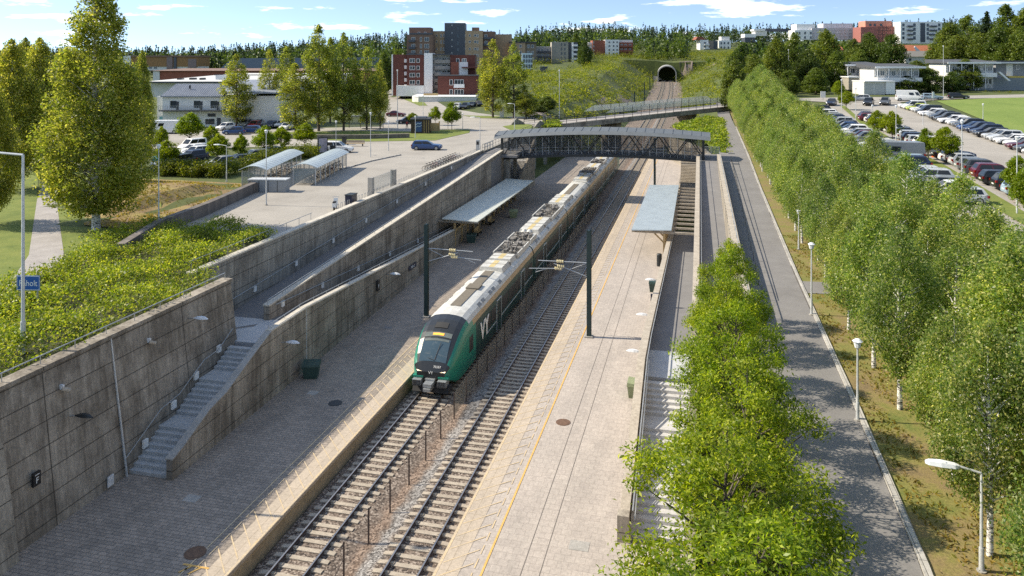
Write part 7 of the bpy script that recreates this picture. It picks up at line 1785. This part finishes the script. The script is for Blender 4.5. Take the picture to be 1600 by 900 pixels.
# bus stop shelter under the street birches
x,y,_ = gp(560,201,7.3); t = thing('bus_shelter','glass bus shelter under the street birches','bus shelter',(x,y,7.36),TH)
b = MB(); b.box(-2.2,5,-.9,1.1,2.4,2.55); b.build('roof',M['zinc'],t); b = MB(); b.box(-2.1,4.9,1.0,1.03,.2,2.3); b.build('glass_panel',M['pane_clear'],t)
for q in (-2.1,.2,2.5,4.9): b = MB(); b.box(q-.05,q+.05,.95,1.05,0,2.4); b.build('post',M['dark'],t)
# fence posts at the bridge end, monitor stand
x,y,_ = gp(745,240,7.3); t = thing('ticket_post','dark ticket machine post at the end of the grey wall by the footbridge','ticket post',(-32.6,112.4,7.36)); b = MB(); b.box(-.25,.25,-.2,.2,0,1.9); b.build('cabinet',M['steel'],t); b = MB(); b.box(-.18,.18,-.22,-.2,1.2,1.7); b.build('screen',M['black'],t)
t = thing('bridge_gate_rail','grey railing and posts at the left entrance of the footbridge','railing',(-30.8,114.6,7.3))
b = MB(); b.path([(-31.9,118.5,8.5),(-31.9,113.6,8.5)],.04); b.path([(-31.9,118.5,8.0),(-31.9,113.6,8.0)],.03); wbuild(b,'rail',M['steel'],t)
for i in range(4): b = MB(); b.box(-31.95,-31.85,113.6+i*1.6,113.7+i*1.6,7.2,8.6); wbuild(b,'post',M['steel'],t)
t = thing('bridge_gate_rail','grey railing with glass at the right landing of the footbridge','railing',(1.6,119.5,7.2))
b = MB(); b.path([(.4,119.8,8.3),(2.8,119.8,8.3)],.04); wbuild(b,'rail',M['steel'],t); b = MB(); b.box(.45,2.75,119.78,119.82,7.3,8.2); wbuild(b,'glass_pane',M['pane_clear'],t)
for q in (.4,1.6,2.8): b = MB(); b.box(q-.05,q+.05,119.75,119.85,7.2,8.35); wbuild(b,'post',M['steel'],t)
# timber rack in the green strip
x,y,z = gph(1440,250); t = thing('timber_rack','low timber rack with white rails in the green strip','rack',(x,y,z),TH)
for zz in (.5,1.0): b = MB(); b.box(-2.2,2.2,-.05,.05,zz,zz+.18); b.build('rail',M['white'] if zz > .6 else M['clad_red'],t)
for q in (-2.1,-.5,.8,2.1): b = MB(); b.box(q-.07,q+.07,-.1,.1,0,1.35); b.build('post',M['timber_weathered'],t)
x,y,z = gph(1460,246); t = thing('traffic_barrel','orange barrel under the broad maple in the green strip','barrel',(x,y,z)); b = MB(); b.tube((0,0,.02),(0,0,.9),.34,12,.30); b.build('drum',M['orange'],t); b = MB(); b.tube((0,0,.55),(0,0,.68),.335,12); b.build('band',M['white'],t)
# path hatch and cable covers
for u,v,lab in ((1143,240,'small dark hatch on the path near the right bridge landing'),(1150,256,'second small dark hatch on the path, nearer than the other')):
    x,y,_ = gp(u,v,7.2); b = MB(); b.box(x-.45,x+.45,y-.45,y+.45,7.18,7.20); solo(b,'manhole_cover',M['dark'],lab,'manhole cover',(x,y,7.18))
t = thing('handrail_shadow_line','thin dark rail drawn in for the handrail shadow left of the asphalt path','railing',(3.9,60,7.2))
b = MB(); b.path([(3.55,48,7.95),(4.2,112,7.95)],.022,5); wbuild(b,'rail',M['dark'],t)  # dark rail and posts stand in for the handrail's shadow line
for i in range(22): b = MB(); f = i/21; b.tube((3.55+.65*f,48+64*f,7.15),(3.55+.65*f,48+64*f,7.95),.02,5); wbuild(b,'post',M['dark'],t)
# sign boards by the far road
for u,v,lab,w in ((1286,157,'white information board in front of the dark trees at the far road',1.2),(1537,163,'short white marker sign at the field edge',.4) if 0 else (1458,158,'white totem sign beside the pale blue estate car',.5),(1187,157,'small white sign by the right end of the road bridge',.8)):
    x,y,z = gph(u,v); t = thing('sign_board',lab,'sign',(x,y,z),TH); b = MB(); b.tube((0,0,0),(0,0,.7),.05); b.build('post',M['steel'],t); b = MB(); b.box(-w/2,w/2,-.05,.05,.7,2.2); b.build('board',M['white'],t)
x,y,_ = gp(784,185,7.4); t = thing('sign_board','white upright banner sign beside the left tall birch at the road','sign',(x,y,7.4),TH); b = MB(); b.box(-.5,.5,-.05,.05,.2,2.6); b.build('board',M['white'],t); b = MB(); b.box(-.55,.55,-.1,.1,0,.2); b.build('base',M['steel'],t)
